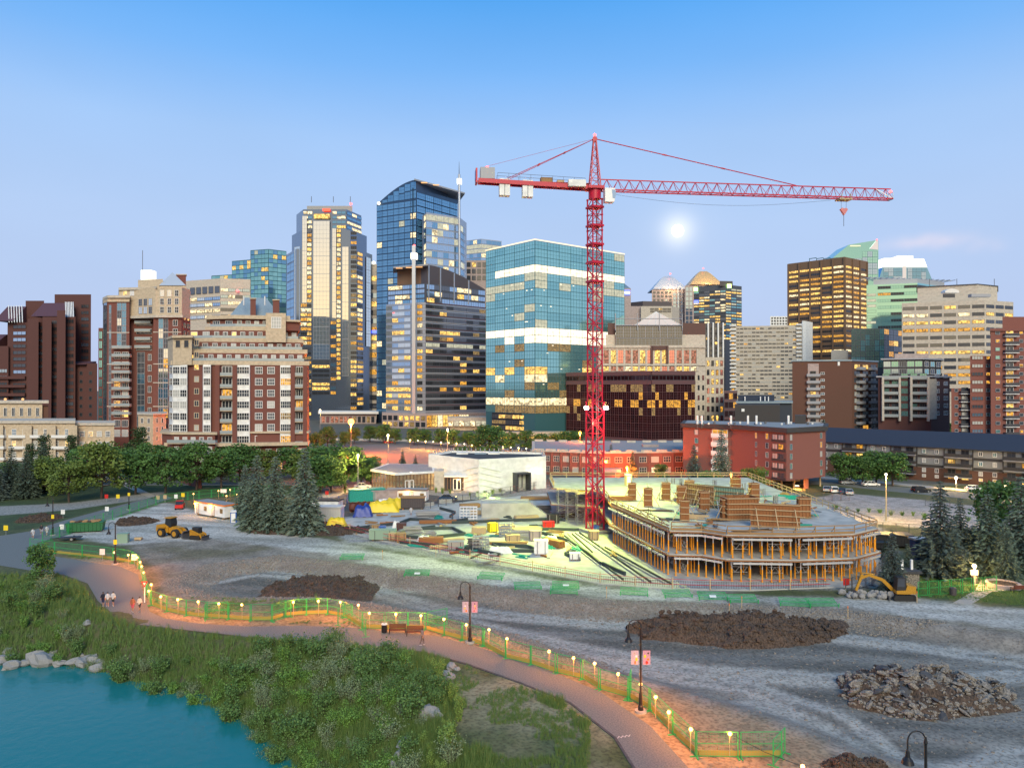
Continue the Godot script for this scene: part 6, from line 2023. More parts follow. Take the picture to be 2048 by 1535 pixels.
# ---------------------------------------------------------------- concrete frame under construction
func prop_mesh(h: float) -> ArrayMesh:
	var key := "prop%.1f" % h
	if not kit_.has(key):
		var b := MB.new()
		b.tube(V3(0,0,0),V3(0,h * 0.62,0),0.1,0.1,6)
		b.box(V3(0,0.02,0),V3(0.32,0.04,0.32))
		var c := MB.new()
		c.tube(V3(0,h * 0.62,0),V3(0,h,0),0.07,0.07,6)
		c.box(V3(0,h - 0.03,0),V3(0.3,0.06,0.3))
		var am := b.mesh()
		c.add_to(am)
		kit_[key] = am
	return kit_[key]
func form_panel(w: float,h: float) -> ArrayMesh:
	# plywood with vertical studs and pale horizontal walers
	var key := "form%.1f_%.1f" % [w,h]
	if not kit_.has(key):
		var b := MB.new()
		b.box(V3(0,h * 0.5,0),V3(w,h,0.06))
		var n := maxi(3,int(w / 0.42))
		for i in n + 1:
			b.box(V3(-w * 0.5 + w * i / n,h * 0.5,0.09),V3(0.1,h,0.12))
		var c := MB.new()
		var k := maxi(3,int(h / 0.8))
		for i in k + 1:
			c.box(V3(0,0.12 + (h - 0.24) * i / k,0.2),V3(w + 0.15,0.12,0.1))
		var am := b.mesh()
		c.add_to(am)
		kit_[key] = am
	return kit_[key]
func form_box(label: String,p: Vector3,w: float,d: float,h: float,turn := 0.0,braces := true) -> void:
	var th := thing("column_form",label,"formwork",p,turn,"timber column forms on the deck")
	for i in 4:
		var lw := w if i % 2 == 0 else d
		var off := d if i % 2 == 0 else w
		var bs := Basis(Vector3.UP,i * PI * 0.5)
		var o := put(th,"form_panel",form_panel(lw,h),null,bs * V3(0,0,off * 0.5),bs)
		o.set_surface_override_material(0,M["wood_orange"])
		o.set_surface_override_material(1,M["wood_pale"])
	if braces:
		for s in [-1.0,1.0]:
			var b := MB.new()
			b.bar(V3(s * w * 0.5,h * 0.75,d * 0.3),V3(s * (w * 0.5 + 1.3),0.05,d * 0.3 + 0.3),0.09)
			mk(th,"brace",b,M["wood_pale"])
	var r := MB.new()
	for i in 5:
		r.bar(V3(rf(-w,w) * 0.3,h - 0.3,rf(-d,d) * 0.3),V3(rf(-w,w) * 0.32,h + rf(0.3,1.0),rf(-d,d) * 0.3),0.035)
	mk(th,"rebar",r,M["rebar"])
func frame_building() -> void:
	var th := thing("unfinished_building","two-storey concrete frame under construction on rows of orange props","building",V3(34,0,-130))
	var fp := [V2(8.5,-168),V2(8.5,-152),V2(17.6,-147),V2(17.4,-129),V2(22.5,-106),V2(26.8,-105.6),V2(29.5,-103),V2(38.6,-102.4),V2(47,-103.6),V2(52,-107.5),V2(52.6,-168)]
	for j in 2:
		mass(th,"floor_slab",grown(fp,0.5 if j == 0 else 0.2),3.05 + j * 3.25,3.25 + j * 3.25,"slab")
		mass(th,"slab_form",grown(fp,0.7 if j == 0 else 0.4),2.92 + j * 3.25,3.04 + j * 3.25,"wood_orange")
	# aluminium joists poking out under the slab edge
	for j in 2:
		for i in range(3,10):
			var a: Vector2 = fp[i]
			var b: Vector2 = fp[i + 1]
			if i == 9:
				continue
			var bs := wall_axes(a,b)
			var L := a.distance_to(b)
			var n := maxi(1,int(L / 4.6))
			for k in n:
				var q := a.lerp(b,(k + 0.5) / n)
				put(th,"edge_joist",unit_box,M["aluminium"],V3(q.x,2.72 + j * 3.25,q.y) + bs.z * 0.95 - th.position,bs * SC(V3(L / n * 0.86,0.26,0.16)))
	# props: an edge row and two rows behind it,on both storeys
	var edges := []
	for i in range(3,9):
		edges.append([fp[i],fp[i + 1]])
	edges.append([fp[9],V2(52.3,-130)])
	for j in 2:
		for e in edges:
			var L: float = e[0].distance_to(e[1])
			var bs := wall_axes(e[0],e[1])
			for r in 3:
				var n := maxi(1,int(L / (1.15 if r == 0 else 2.0)))
				for k in n:
					var q: Vector2 = e[0].lerp(e[1],(k + 0.5 + rf(-0.12,0.12)) / n)
					var p := V3(q.x,0.12 + j * 3.2,q.y) - bs.z * (r * 2.1 - 0.35 + rf(0,0.2))
					var o := put(th,"prop",prop_mesh(2.7),null,p - th.position)
					o.set_surface_override_material(0,M["post_orange"])
					o.set_surface_override_material(1,M["aluminium"])
					if r == 1 and k % 2 == 0 and n > 2:
						var br := MB.new()
						var d := bs.x * (L / n)
						for yy in [0.75,1.5]:
							br.bar(p + V3(0,yy,0),p + d + V3(0,yy,0),0.05)
						for t in 4:
							br.bar(p + d * (t / 4.0) + V3(0,0.75 if t % 2 else 1.5,0),p + d * ((t + 1) / 4.0) + V3(0,1.5 if t % 2 else 0.75,0),0.04)
						mkw(th,"ledger_frame",br,M["aluminium"])
	# concrete columns deep inside
	for j in 2:
		for q in [[26,-114],[33,-113],[41,-112],[48,-113],[24,-126],[33,-126],[42,-125],[49,-124]]:
			bxw(th,"column",V3(0.7,2.9,0.7),V3(q[0],1.5 + j * 3.25,q[1]),M["concrete"])
	mass(th,"core_wall",[V2(22,-140),V2(50,-138),V2(50,-150),V2(22,-150)],0,6.2,"granite_dark")
	# timber edge rail round the deck
	for i in range(2,10):
		var a: Vector2 = fp[i]
		var b: Vector2 = fp[i + 1]
		var L := a.distance_to(b)
		var bs := wall_axes(a,b)
		var n := maxi(1,int(L / 2.4))
		for k in n:
			var r := MB.new()
			var p := a.lerp(b,k / float(n))
			var q := a.lerp(b,(k + 1) / float(n))
			var p3 := V3(p.x,6.55,p.y) + bs.z * 0.3
			var q3 := V3(q.x,6.55,q.y) + bs.z * 0.3
			r.bar(p3,p3 + V3(0,1.15,0),0.1)
			for yy in [0.55,1.1]:
				r.bar(p3 + V3(0,yy,0),q3 + V3(0,yy + rf(-0.04,0.04),0),0.05,0.14)
			if i < 8 and i > 2:
				r.bar(p3 + V3(0,0.15,0),q3 + V3(0,0.15,0),0.05,0.3)
				r.bar(p3 + V3(0,0.9,0),p3 - bs.z * 0.9,0.07)
			mkw(th,"guard_rail",r,M["wood" if i < 9 else "wood_pale"])
	for q in [[V2(8.5,-168),V2(52.6,-168)],[V2(8.5,-152),V2(8.5,-168)]]:
		for k in 12:
			var p: Vector2 = q[0].lerp(q[1],k / 12.0)
			var e: Vector2 = q[0].lerp(q[1],(k + 1) / 12.0)
			var r := MB.new()
			r.bar(V3(p.x,6.5,p.y),V3(p.x,7.7,p.y),0.12)
			for yy in [7.1,7.6]:
				r.bar(V3(p.x,yy,p.y),V3(e.x,yy,e.y),0.06,0.14)
			mkw(th,"guard_rail",r,M["wood_pale"])
	# column forms standing on the deck
	var dk := func(px: float,py: float) -> Vector3: return gp(px,py,6.57)
	var cf := [[1264,1000,1.0,"narrow timber column form beside the crane with yellow-lit props"],[1296,1012,1.1,"timber column form with studs standing before the portable toilet"],[1332,999,1.1,"timber column form braced by two yellow-lit timbers"],[1369,1040,1.0,"bare plywood column form at the deck edge rail"],[1408,1020,1.2,"stubby timber column form next to the green wall form"],[1452,1037,1.3,"tall timber column form before the square timber core form"],[1363,1006,1.2,"pale-walered column form near the yellow wall forms"],[1379,994,1.2,"column form half hidden behind the yellow wall forms"],[1471,988,1.4,"braced timber column form by the brick apartments' trees"],[1508,1000,1.3,"timber column form behind the square core form"],[1607,1034,1.5,"leaning timber column form at the deck's rear corner"]]
	for q in cf:
		form_box(q[3],dk.call(q[0],q[1]),q[2],q[2] * 0.8,3.1,rf(-0.15,0.15))
	form_box("large square timber core form with many walers and rebar on top",dk.call(1478,1036),4.6,3.0,3.4,0.1,false)
	# wall forms
	var wf := [["long timber wall form leaning on diagonal braces",[1550,1054],6.6,3.4,-0.3,"wood_orange","wood_pale"],["yellow-lit timber wall form panel with pale walers",[1398,1010],6.0,3.6,-0.9,"wood","wood_pale"],["green-faced plywood wall form panel behind the column forms",[1432,1010],10.0,3.4,-0.72,"utility_green","wood"]]
	for q in wf:
		var t2 := thing("wall_form",q[0],"formwork",dk.call(q[1][0],q[1][1]),q[4])
		var o := put(t2,"form_panel",form_panel(q[2],q[3]),null)
		o.set_surface_override_material(0,M[q[5]])
		o.set_surface_override_material(1,M[q[6]])
		for s in 3:
			var r := MB.new()
			var x: float = q[2] * (s - 1) * 0.4
			r.bar(V3(x,q[3] * 0.8,0.25),V3(x + 0.4,0.05,2.2),0.1)
			mk(t2,"brace",r,M["wood_pale"])
	# odds and ends on the deck
	var t3 := thing("portable_toilet","pale yellow portable toilet standing on the concrete deck","toilet",dk.call(1256,970),0.2)
	portaloo(t3,"wood_pale","panel_white")
	var t4 := thing("timber_bundle","orange bundle of planks lying on the deck beside the crane mast","timber",dk.call(1241,1001),0.05)
	stack(t4,4.2,0.9,4,"wood_orange")
	for q in [[1310,1020,"green"],[1560,1045,"a"],[1500,1060,"b"]]:
		var t5 := thing("rebar_bundle",{"green": "dark bundle of bars with a teal sheet on the deck","a": "long rebar bundle before the long wall form","b": "black rebar bundle at the front of the deck"}[q[2]],"rebar",dk.call(q[0],q[1]),rf(-0.3,0.3))
		for k in 7:
			var r := MB.new()
			r.bar(V3(-3,0.06 + 0.05 * (k % 2),k * 0.16),V3(3,0.06 + 0.05 * (k % 3),k * 0.16 + rf(-0.2,0.2)),0.07)
			mk(t5,"bar",r,M["rebar"])
	var ld := thing("ladder","short aluminium stepladder leaning by the green wall form","ladder",dk.call(1436,1024),0.6)
	for s in [-0.3,0.3]:
		var r := MB.new()
		r.bar(V3(s,0,0.5),V3(s,2.0,0),0.07)
		mk(ld,"rail",r,M["aluminium"])
	for k in 5:
		bx(ld,"rung",V3(0.55,0.05,0.07),V3(0,0.3 + k * 0.35,0.43 - k * 0.09),M["aluminium"])
	# starter bars through the slab
	for k in 26:
		var q := V2(rf(20,51),rf(-160,-112))
		var sb := thing("starter_bars","cluster of starter bars sticking up from the concrete deck","rebar",V3(q.x,6.55,q.y),rf(0,3),"starter bars on the deck")
		for e in [[-1,-1],[1,-1],[1,1],[-1,1],[0,1],[0,-1]]:
			bx(sb,"bar",V3(0.045,rf(0.9,1.5),0.045),V3(e[0] * 0.3,0.6,e[1] * 0.25),M["rebar"])
	# timber shelves hung out on the left scaffold
	for q in [[1125,1038,"scaffold tower under the yellow-railed deck corner"],[1143,1044,"scaffold tower beside a leaning plank"],[1164,1050,"scaffold tower next to the crane mast"]]:
		var p := gp(q[0],q[1])
		var t6 := thing("scaffold_tower","grey frame " + q[2],"scaffold",p,0.1)
		for lv in 3:
			var r := MB.new()
			lattice(r,V3(0,lv * 2.05,0),2.0,2.05,0.07,0.05)
			mk(t6,"frame",r,M["steel"])
		bx(t6,"deck_board",V3(2.6,0.15,2.6),V3(0,6.25,0),M["wood_pale"])
	var lp := thing("leaning_plank","pale plank leaning against the scaffold by the crane foot","plank",gp(1166,1048))
	var r2 := MB.new()
	r2.bar(V3(0,0,0),V3(1.0,4.4,-1.5),0.25,0.06)
	mk(lp,"board",r2,M["wood_pale"])
func portaloo(t: Node3D,body: String,roof: String) -> void:
	bx(t,"cabin",V3(1.15,2.1,1.15),V3(0,1.05,0),M[body])
	bx(t,"door",V3(0.8,1.85,0.04),V3(0,1.0,0.595),M[roof])
	var b := MB.new()
	b.ext([V2(-0.62,0),V2(0.62,0),V2(0.45,0.24),V2(-0.45,0.24)],-0.62,0.62,Basis.IDENTITY,V3(0,2.11,0))
	mk(t,"roof",b,M[roof])
	bx(t,"vent_pipe",V3(0.1,0.3,0.1),V3(0.4,2.4,-0.4),M["trim_grey"])
func stack(t: Node3D,l: float,w: float,rows: int,mat: String,board := 0.18) -> void:
	var n := maxi(2,int(w / 0.3))
	for j in rows:
		for i in n:
			bx(t,"plank",V3(l * rf(0.94,1.0),board * 0.92,w / n * 0.92),V3(rf(-0.08,0.08),0.12 + board * (j + 0.5),(i + 0.5) * w / n - w * 0.5),M[mat])
	for s in [-0.35,0.35]:
		bx(t,"bearer",V3(0.1,0.1,w),V3(l * s,0.06,0),M["wood"])
var yard_poly := PackedVector2Array()
func slab_yard() -> void:
	# ground-level parkade slab
	var px := [650,1053,760,1081,880,1106,1000,1131,1200,1167,1345,1178,1500,1181,1730,1172,1765,1140,1760,1090,1650,1010,1110,985,960,1000,830,1016,740,1030,662,1042]
	var poly := []
	for i in range(0,px.size(),2):
		poly.append(g2(px[i],px[i + 1]))
	yard_poly = PackedVector2Array(poly)
	var b := MB.new()
	b.prism(poly,-0.3,0.12)
	struct("parkade_slab",b,M["slab"])
	# low formwork strips,black waterproofing kerbs
	var strips := [[700,1060,800,1048,820,1040,900,1045,935,1040],[760,1072,850,1078,930,1070,905,1058,800,1060],[905,1035,905,1047,1100,1040,1130,1030],[880,1018,910,1026,900,1035],[1080,1060,1190,1062],[1085,1068,1140,1085,1180,1112,1200,1130],[985,1090,1060,1096,1075,1104,1010,1104,985,1092],[930,1098,1000,1112],[1160,1120,1130,1110,1150,1106],[800,1086,900,1096,940,1108],[830,1060,870,1055],[1205,1130,1250,1150]]
	var k := 0
	for s in strips:
		var t := thing("kerb_form",["black angular waterproof kerb form lying on the parkade slab","dark low kerb strip turning corners on the parkade slab"][k % 2],"formwork",gp(s[0],s[1],0.12),0.0,"dark kerb forms on the slab")
		for i in range(0,s.size() - 2,2):
			var p := gp(s[i],s[i + 1],0.12) - t.position
			var q := gp(s[i + 2],s[i + 3],0.12) - t.position
			var r := MB.new()
			r.bar(p + V3(0,0.28,0),q + V3(0,0.28,0),0.3,0.55)
			mk(t,"strip",r,M["membrane"])
		k += 1
	# edge rebar and its cable rail
	var te := thing("edge_rail","red cable guard rail on pale posts along the parkade slab edge","railing",gp(760,1081,0.12))
	var ed := [650,1051,700,1063,760,1079,820,1091,880,1104,940,1117,1000,1129,1065,1141,1130,1153,1200,1165,1270,1171,1345,1176,1420,1178,1500,1179,1580,1178,1660,1175]
	for i in range(0,ed.size() - 2,2):
		var p := gp(ed[i],ed[i + 1],0.12) - te.position
		var q := gp(ed[i + 2],ed[i + 3],0.12) - te.position
		bx(te,"post",V3(0.12,1.5,0.12),p + V3(0,0.75,0),M["wood_pale"])
		for yy in [0.6,1.25]:
			var r := MB.new()
			r.bar(p + V3(0,yy,0),q + V3(0,yy - 0.05,0),0.05)
			mk(te,"cable",r,M["crane_red"])
	var rb := MB.new()
	for i in range(0,ed.size() - 2,2):
		var p := gp(ed[i],ed[i + 1],0.12)
		var q := gp(ed[i + 2],ed[i + 3],0.12)
		for u in 16:
			var e := p.lerp(q,u / 16.0) + V3(0,0,-0.6)
			rb.bar(e,e + V3(0,0.9,0),0.035)
		for yy in [0.35,0.8]:
			rb.bar(p + V3(0,yy,-0.6),q + V3(0,yy,-0.6),0.035)
	var ro := mk(self,"rebar_mesh",rb,M["rebar"])
	ro.set_meta("kind","stuff")
	tag(ro,"dark upright rebar mesh along the parkade slab edge","rebar")
	# open trench lines on the lower slab
	for q in [[1120,1072,1235,1160],[1150,1066,1290,1165],[1135,1068,1175,1105],[1200,1095,1330,1168]]:
		var t := thing("form_rail","long grey steel form rail lying across the slab before the props","formwork",gp(q[0],q[1],0.12),0.0,"steel form rails on the slab")
		for o in [0.0,0.8]:
			var r := MB.new()
			r.bar(V3(o,0.15,0),gp(q[2],q[3],0.12) - t.position + V3(o,0.15,0),0.14,0.28)
			mk(t,"rail",r,M["trim_grey" if o == 0.0 else "membrane"])
	# concrete stair shell
	var sh := thing("stair_shell","pale concrete stair enclosure standing on the parkade slab","concrete",gp(1012,1034,0.12),0.06)
	bx(sh,"front_wall",V3(10.0,2.9,0.3),V3(0,1.45,0),M["slab"])
	bx(sh,"back_wall",V3(10.0,3.1,0.3),V3(0,1.55,-4.2),M["slab"])
	bx(sh,"side_wall",V3(0.3,2.9,3.9),V3(-4.85,1.45,-2.1),M["slab"])
	bx(sh,"roof_slab",V3(9.4,0.25,3.88),V3(0,2.75,-2.1),M["slab"])
	var rm := MB.new()
	rm.ext([V2(5.0,0),V2(9.0,0),V2(5.0,2.7)],-3.6,0.0)
	mk(sh,"ramp",rm,M["slab"])
# ---------------------------------------------------------------- stacked goods in the yard
func goods() -> void:
	var q := [
		# kind,px,py,label,size,colour,turn
		["stack",862,1085,"orange stack of plywood sheets near the front slab edge",V3(4.2,1.2,1.6),"wood_orange",0.05],
		["stack",1107,1092,"yellow-orange beam stack lying toward the props",V3(4.4,1.5,1.3),"wood_orange",-0.9],
		["stack",876,1046,"long low stack of orange formwork beams",V3(7.5,0.7,1.2),"wood_orange",0.1],
		["stack",1015,1088,"row of tan planks beside the black kerb ring",V3(7.0,0.5,0.8),"wood",0.04],
		["stack",900,1082,"loose tan plank pile in the middle of the slab",V3(5.0,0.5,1.4),"wood_pale",0.3],
		["stack",1053,1037,"pale lumber pile beside the concrete stair ramp",V3(5.0,0.8,2.0),"wood_pale",0.2],
		["stack",960,1028,"short lumber pile behind the perforated white rack",V3(4.0,0.9,1.4),"wood_pale",0.0],
		["stack",1060,1018,"yellow-lit bundle of timber joists near the scaffold",V3(6.0,0.6,2.2),"wood",0.1],
		["stack",877,1096,"small tan plank stack at the slab's front edge",V3(3.0,0.5,1.2),"wood_pale",0.2],
		["stack",1010,1058,"yellow-lit plywood stack near the generator",V3(3.6,1.0,2.0),"wood_pale",0.1],
		["stack",958,1066,"squat tan timber pack beside steel pipes",V3(2.6,1.4,1.6),"wood_pale",0.0],
		["stack",1052,1060,"spread of tan joists lying in front of the red generator",V3(5.4,0.4,3.0),"wood_pale",0.35],
		["stack",940,1014,"brown lumber pile along the wire fence",V3(4.5,0.9,1.8),"wood",0.3],
		["stack",1075,998,"brown plank pile in front of the white gallery",V3(8.0,0.7,2.4),"wood",0.0],
		["crate",752,1070,"pale plywood crate next to a blue bin",V3(1.4,1.8,1.2),"cardboard",0.1],
		["crate",765,1071,"blue plastic bin next to the plywood crate",V3(1.2,1.7,1.2),"blue",0.1],
		["crate",766,1078,"long grey metal gang box strapped with two timbers",V3(4.6,1.7,1.8),"utility_green",0.04],
		["crate",802,1083,"crumpled brown paper sack on a pallet",V3(1.6,1.5,1.3),"cardboard",0.3],
		["crate",788,1080,"tan canvas bundle beside the brown sack",V3(1.5,1.3,1.2),"wood_pale",-0.2],
		["crate",803,1060,"dark red steel bin on the slab",V3(1.8,1.3,1.4),"granite_brown",0.1],
		["crate",1097,1054,"red generator box with black engine",V3(2.2,1.1,1.3),"red",0.1],
		["crate",1106,1046,"black diesel engine unit behind the red generator",V3(2.4,1.8,1.5),"plastic_black",0.0],
		["crate",985,1063,"yellow site mixer next to a turquoise barrel",V3(1.6,1.6,1.3),"yellow",0.5],
		["crate",1082,1107,"white wrapped pallet of blocks, upper one of two",V3(2.2,2.2,1.6),"panel_white",0.0],
		["crate",1071,1080,"brown and white crate with straps by the kerb ring",V3(2.0,1.7,1.4),"stone_pink",0.1],
		["crate",912,1098,"grey steel tool crate by the slab edge",V3(2.6,1.3,1.4),"steel",0.1],
		["crate",1025,1082,"pale plywood box by steel props",V3(2.4,1.1,1.3),"wood_pale",0.2],
		["crate",1150,1118,"white tank on skids near the portable compressor",V3(1.6,1.0,1.2),"panel_white",0.0],
		["crate",1187,1078,"tan plywood box at the crane footing",V3(1.6,1.5,1.4),"wood_pale",0.2],
		["crate",1192,1066,"blue drum at the crane footing",V3(1.0,1.4,1.0),"blue",0.0],
		["rack",937,1038,"upright white rack of perforated form panels",V3(3.4,2.6,1.0),"panel_white",0.0],
		["rack",1011,1072,"grey rack of stacked form panels near the yellow mixer",V3(2.2,2.4,1.2),"silver_wrap",0.0],
		["rack",962,1100,"grey pallet rack of steel frames at the slab front",V3(2.6,2.4,1.2),"steel",0.0],
		["pipes",855,1034,"pile of grey steel frames between black kerbs",V3(5.4,1.2,2.4),"steel",0.1],
		["pipes",826,1072,"silver heap of shoring frames beside the gang box",V3(3.6,1.8,2.2),"silver_wrap",0.2],
		["pipes",860,1080,"wrapped silver pallet next to the orange plywood",V3(2.4,1.6,2.0),"silver_wrap",0.1],
		["pipes",1045,1078,"row of silver wrapped form frames",V3(4.6,1.5,1.8),"silver_wrap",0.0],
		["pipes",948,1096,"dark heap of scaffold couplers by the pallet rack",V3(2.4,1.6,1.6),"steel_dark",0.0],
		["pipes",1085,1026,"dark basket of scrap near the scaffold",V3(4.0,1.6,2.0),"steel_dark",0.1],
		["pipes",1010,1050,"grey pipe bundle on the yellow-lit slab",V3(3.8,0.6,1.8),"steel",0.3],
		["pipes",1140,1036,"bent mesh sheets heaped by the scaffold foot",V3(3.4,1.0,2.6),"rebar",0.4],
		["tarp",1000,1105,"crumpled white plastic sheeting by the kerb ring",V3(4.2,1.1,1.8),"panel_white",0.2],
		["tarp",793,1055,"white wrapped bundle on the slab",V3(1.6,1.4,1.4),"panel_white",0.0],
		["tarp",1103,1078,"loose white sheet lying near the crane",V3(2.2,0.7,1.6),"panel_white",0.0],
		["tarp",848,1084,"white sack heap beside the silver pallet",V3(2.6,1.3,1.6),"panel_white",0.1],
		["tarp",1175,985,"yellow tarpaulin over lit edge forms near the mast",V3(5.0,0.9,2.0),"yellow",0.0],
		["tarp",765,1022,"yellow tarpaulin draped over the nearer material stack",V3(7.0,2.6,3.6),"yellow",0.15],
		["tarp",793,1014,"yellow tarpaulin lying flat over a white stack",V3(6.4,2.2,3.4),"yellow",-0.05],
		["tarp",726,1032,"dark blue tarpaulin over a white bin",V3(4.0,2.6,2.6),"tarp_blue",0.1],
		["tarp",673,1052,"heap of bright yellow hoses beside the grey box",V3(4.0,1.9,2.6),"yellow",0.1],
		["tarp",770,1010,"white wrapped insulation packs behind the yellow tarpaulins",V3(5.0,1.6,2.0),"panel_white",0.0],
	]
	for s in q:
		var p := gp(s[1],s[2],0.14)
		var t := thing({"stack": "timber_stack","crate": "site_crate","rack": "panel_rack","pipes": "steel_bundle","tarp": "covered_heap"}[s[0]],s[3],{"stack": "timber","crate": "crate","rack": "rack","pipes": "steel","tarp": "cover"}[s[0]],p,s[6])
		var z: Vector3 = s[4]
		var mat: Material = M[s[5]]
		match s[0]:
			"stack":
				stack(t,z.x,z.z,maxi(2,int(z.y / 0.22)),s[5])
			"crate":
				bx(t,"body",V3(z.x,z.y - 0.15,z.z),V3(0,z.y * 0.5 + 0.075,0),mat)
				bx(t,"lid",V3(z.x + 0.08,0.08,z.z + 0.08),V3(0,z.y + 0.04,0),mat)
				for e in [-0.35,0.0,0.35]:
					bx(t,"skid",V3(0.16,0.14,z.z),V3(z.x * e,0.07,0),M["wood"])
				for e in [-0.28,0.28]:
					bx(t,"strap",V3(0.1,z.y - 0.2,z.z + 0.05),V3(z.x * e,z.y * 0.5 + 0.07,0),M["trim_dark" if s[5] != "plastic_black" else "steel"])
			"rack":
				for k in 5:
					bx(t,"shelf",V3(z.x,0.12,z.z),V3(0,0.2 + k * (z.y - 0.3) / 4.0,0),mat)
				for k in 6:
					for f in [-0.5,0.5]:
						bx(t,"upright",V3(0.1,z.y,0.1),V3((k / 5.0 - 0.5) * z.x,z.y * 0.5,f * z.z),mat)
			"pipes":
				for k in 22:
					var b := MB.new()
					var yy := z.y * (k / 22.0)
					b.bar(V3(-z.x * rf(0.35,0.5),yy + 0.05,rf(-0.5,0.5) * z.z * (1.0 - 0.5 * k / 22.0)),V3(z.x * rf(0.35,0.5),yy + rf(0,0.15),rf(-0.5,0.5) * z.z * (1.0 - 0.5 * k / 22.0)),0.14)
					mk(t,"tube",b,mat)
			"tarp":
				draped(t,z,mat)
	for k in 130:
		var deck := k > 84
		var p := gp(rf(1270,1640),rf(985,1060),6.56) if deck else gp(rf(700,1230),rf(1030,1125),0.13)
		if deck and (p.x < 22.0 or p.x > 51.0):
			continue
		if not deck and not Geometry2D.is_point_in_polygon(V2(p.x,p.z),yard_poly):
			continue
		var t := thing("loose_board","loose offcut of timber or pipe lying on the " + ("concrete deck" if deck else "parkade slab"),"offcut",p,rf(0,PI),"offcuts on the " + ("deck" if deck else "slab"))
		var mt: Material = M[["wood","wood_pale","steel_dark","wood_orange","steel","teal_paint","membrane"][k % 7]]
		for j in rng.randi_range(1,4):
			bx(t,"board",V3(rf(1.2,3.6),rf(0.06,0.3),rf(0.14,0.5)),V3(rf(-0.5,0.5),0.1 + j * 0.12,j * 0.25),mt,rf(-0.3,0.3))
func draped(t: Node3D,z: Vector3,mat: Material) -> void:
	# a sheet thrown over a heap: folded surface with an uneven hem
	var nz := FastNoiseLite.new()
	nz.seed = rng.randi() % 999
	nz.frequency = 0.35
	var n := 14
	var pts := []
	for j in n + 1:
		for i in n + 1:
			var u := i / float(n) * 2.0 - 1.0
			var w := j / float(n) * 2.0 - 1.0
			var e := maxf(absf(u),absf(w))
			var h := z.y * (1.0 - smoothstep(0.62,1.0,e)) * (0.78 + 0.35 * nz.get_noise_2d(u * 5.0,w * 5.0 + 9.0))
			h += 0.12 * z.y * nz.get_noise_2d(u * 16.0,w * 16.0)
			pts.append(V3(u * z.x * 0.5 * (1.0 + 0.1 * nz.get_noise_2d(w * 9.0,3.0)),maxf(h,0.02),w * z.z * 0.5 * (1.0 + 0.1 * nz.get_noise_2d(u * 9.0,7.0))))
	var st := SurfaceTool.new()
	st.begin(Mesh.PRIMITIVE_TRIANGLES)
	for p in pts:
		st.add_vertex(p)
	for j in n:
		for i in n:
			var k := j * (n + 1) + i
			for x in [k,k + 1,k + n + 2,k,k + n + 2,k + n + 1]:
				st.add_index(x)
	st.generate_normals()
	put(t,"sheet",st.commit(),mat)
	for k in 3:
		bx(t,"pallet_board",V3(z.x * 0.5,0.1,0.14),V3(0,0.05,(k - 1) * z.z * 0.2),M["wood"])
# ---------------------------------------------------------------- plants
func leaf_quad(b: MB,p: Vector3,s: float,up: float,c: Color) -> void:
	var d := V3(rf(-1,1),rf(-1,1) * up,rf(-1,1)).normalized()
	var e := d.cross(V3(rf(-1,1),rf(-1,1),rf(-1,1))).normalized()
	b.col = c
	var w := e * s * rf(0.28,0.5)
	b.tri(p - d * s * 0.5,p + w,p + d * s * 0.5)
	b.tri(p - d * s * 0.5,p + d * s * 0.5,p - w)
func broadleaf(seed_: int,clumps: int,leaves: int,size: float,wide: float,c0: Color,c1: Color,low := 0.22) -> Array:
	# a crown one metre tall (scaled per tree),with its branching trunk
	rng.seed = seed_
	var t := MB.new()
	t.tube(Vector3.ZERO,V3(0.01,0.3,0),0.026,0.018,7)
	t.tube(V3(0.01,0.3,0),V3(0,0.72,0.01),0.018,0.006,6)
	var b := MB.new()
	b.colored = true
	for k in clumps:
		var a := TAU * k * 0.382 + rf(-0.3,0.3)
		var y := low + (0.96 - low) * pow(rf(0,1),0.8)
		var v := (y - low) / (1.0 - low)
		var r := wide * sqrt(maxf(0.03,1.0 - pow(absf(v - 0.4) / 0.64,2.2))) * rf(0.45,1.0)
		var c := V3(cos(a) * r,y,sin(a) * r)
		t.tube(V3(0,0.2 + 0.4 * v,0),c,0.009,0.003,4,false)
		var cr := rf(0.08,0.15)
		var tone := rf(0,1)
		for j in leaves:
			var o := V3(rf(-1,1),rf(-1,1),rf(-1,1))
			if o.length() > 1.0:
				o = o.normalized() * rf(0.7,1.0)
			leaf_quad(b,c + o * cr * V3(1.15,0.8,1.15),size * rf(0.7,1.3),0.6,c0.lerp(c1,clampf(tone * 0.6 + rf(0,0.4),0,1)))
	return [t.mesh(),b.mesh()]
func spray(seed_: int,stems: int,leaves: int,size: float,lean: float,c0: Color,c1: Color) -> Array:
	# thin stems fanning up from the root,narrow leaves along each
	rng.seed = seed_
	var t := MB.new()
	var b := MB.new()
	b.colored = true
	for k in stems:
		var a := rf(0,TAU)
		var d := V3(cos(a),0,sin(a)) * rf(0.1,1.0) * lean
		var L := rf(0.45,1.05)
		var tone := rf(0,1)
		var p0 := d * 0.15
		var p1 := d * L * 0.55 + V3(0,L * 0.6,0)
		var p2 := d * L + V3(rf(-0.05,0.05),L * rf(0.8,1.0),rf(-0.05,0.05))
		t.tube(p0,p1,0.007,0.005,4,false)
		t.tube(p1,p2,0.005,0.001,3,false)
		for j in leaves:
			var u := rf(0.15,1.0)
			var p := p0.lerp(p1,u * 1.7) if u < 0.59 else p1.lerp(p2,(u - 0.59) / 0.41)
			leaf_quad(b,p + V3(rf(-1,1),rf(-0.6,0.6),rf(-1,1)) * 0.075,size * rf(0.6,1.4),1.0,c0.lerp(c1,clampf(tone * 0.5 + rf(0,0.5),0,1)))
	return [t.mesh(),b.mesh()]
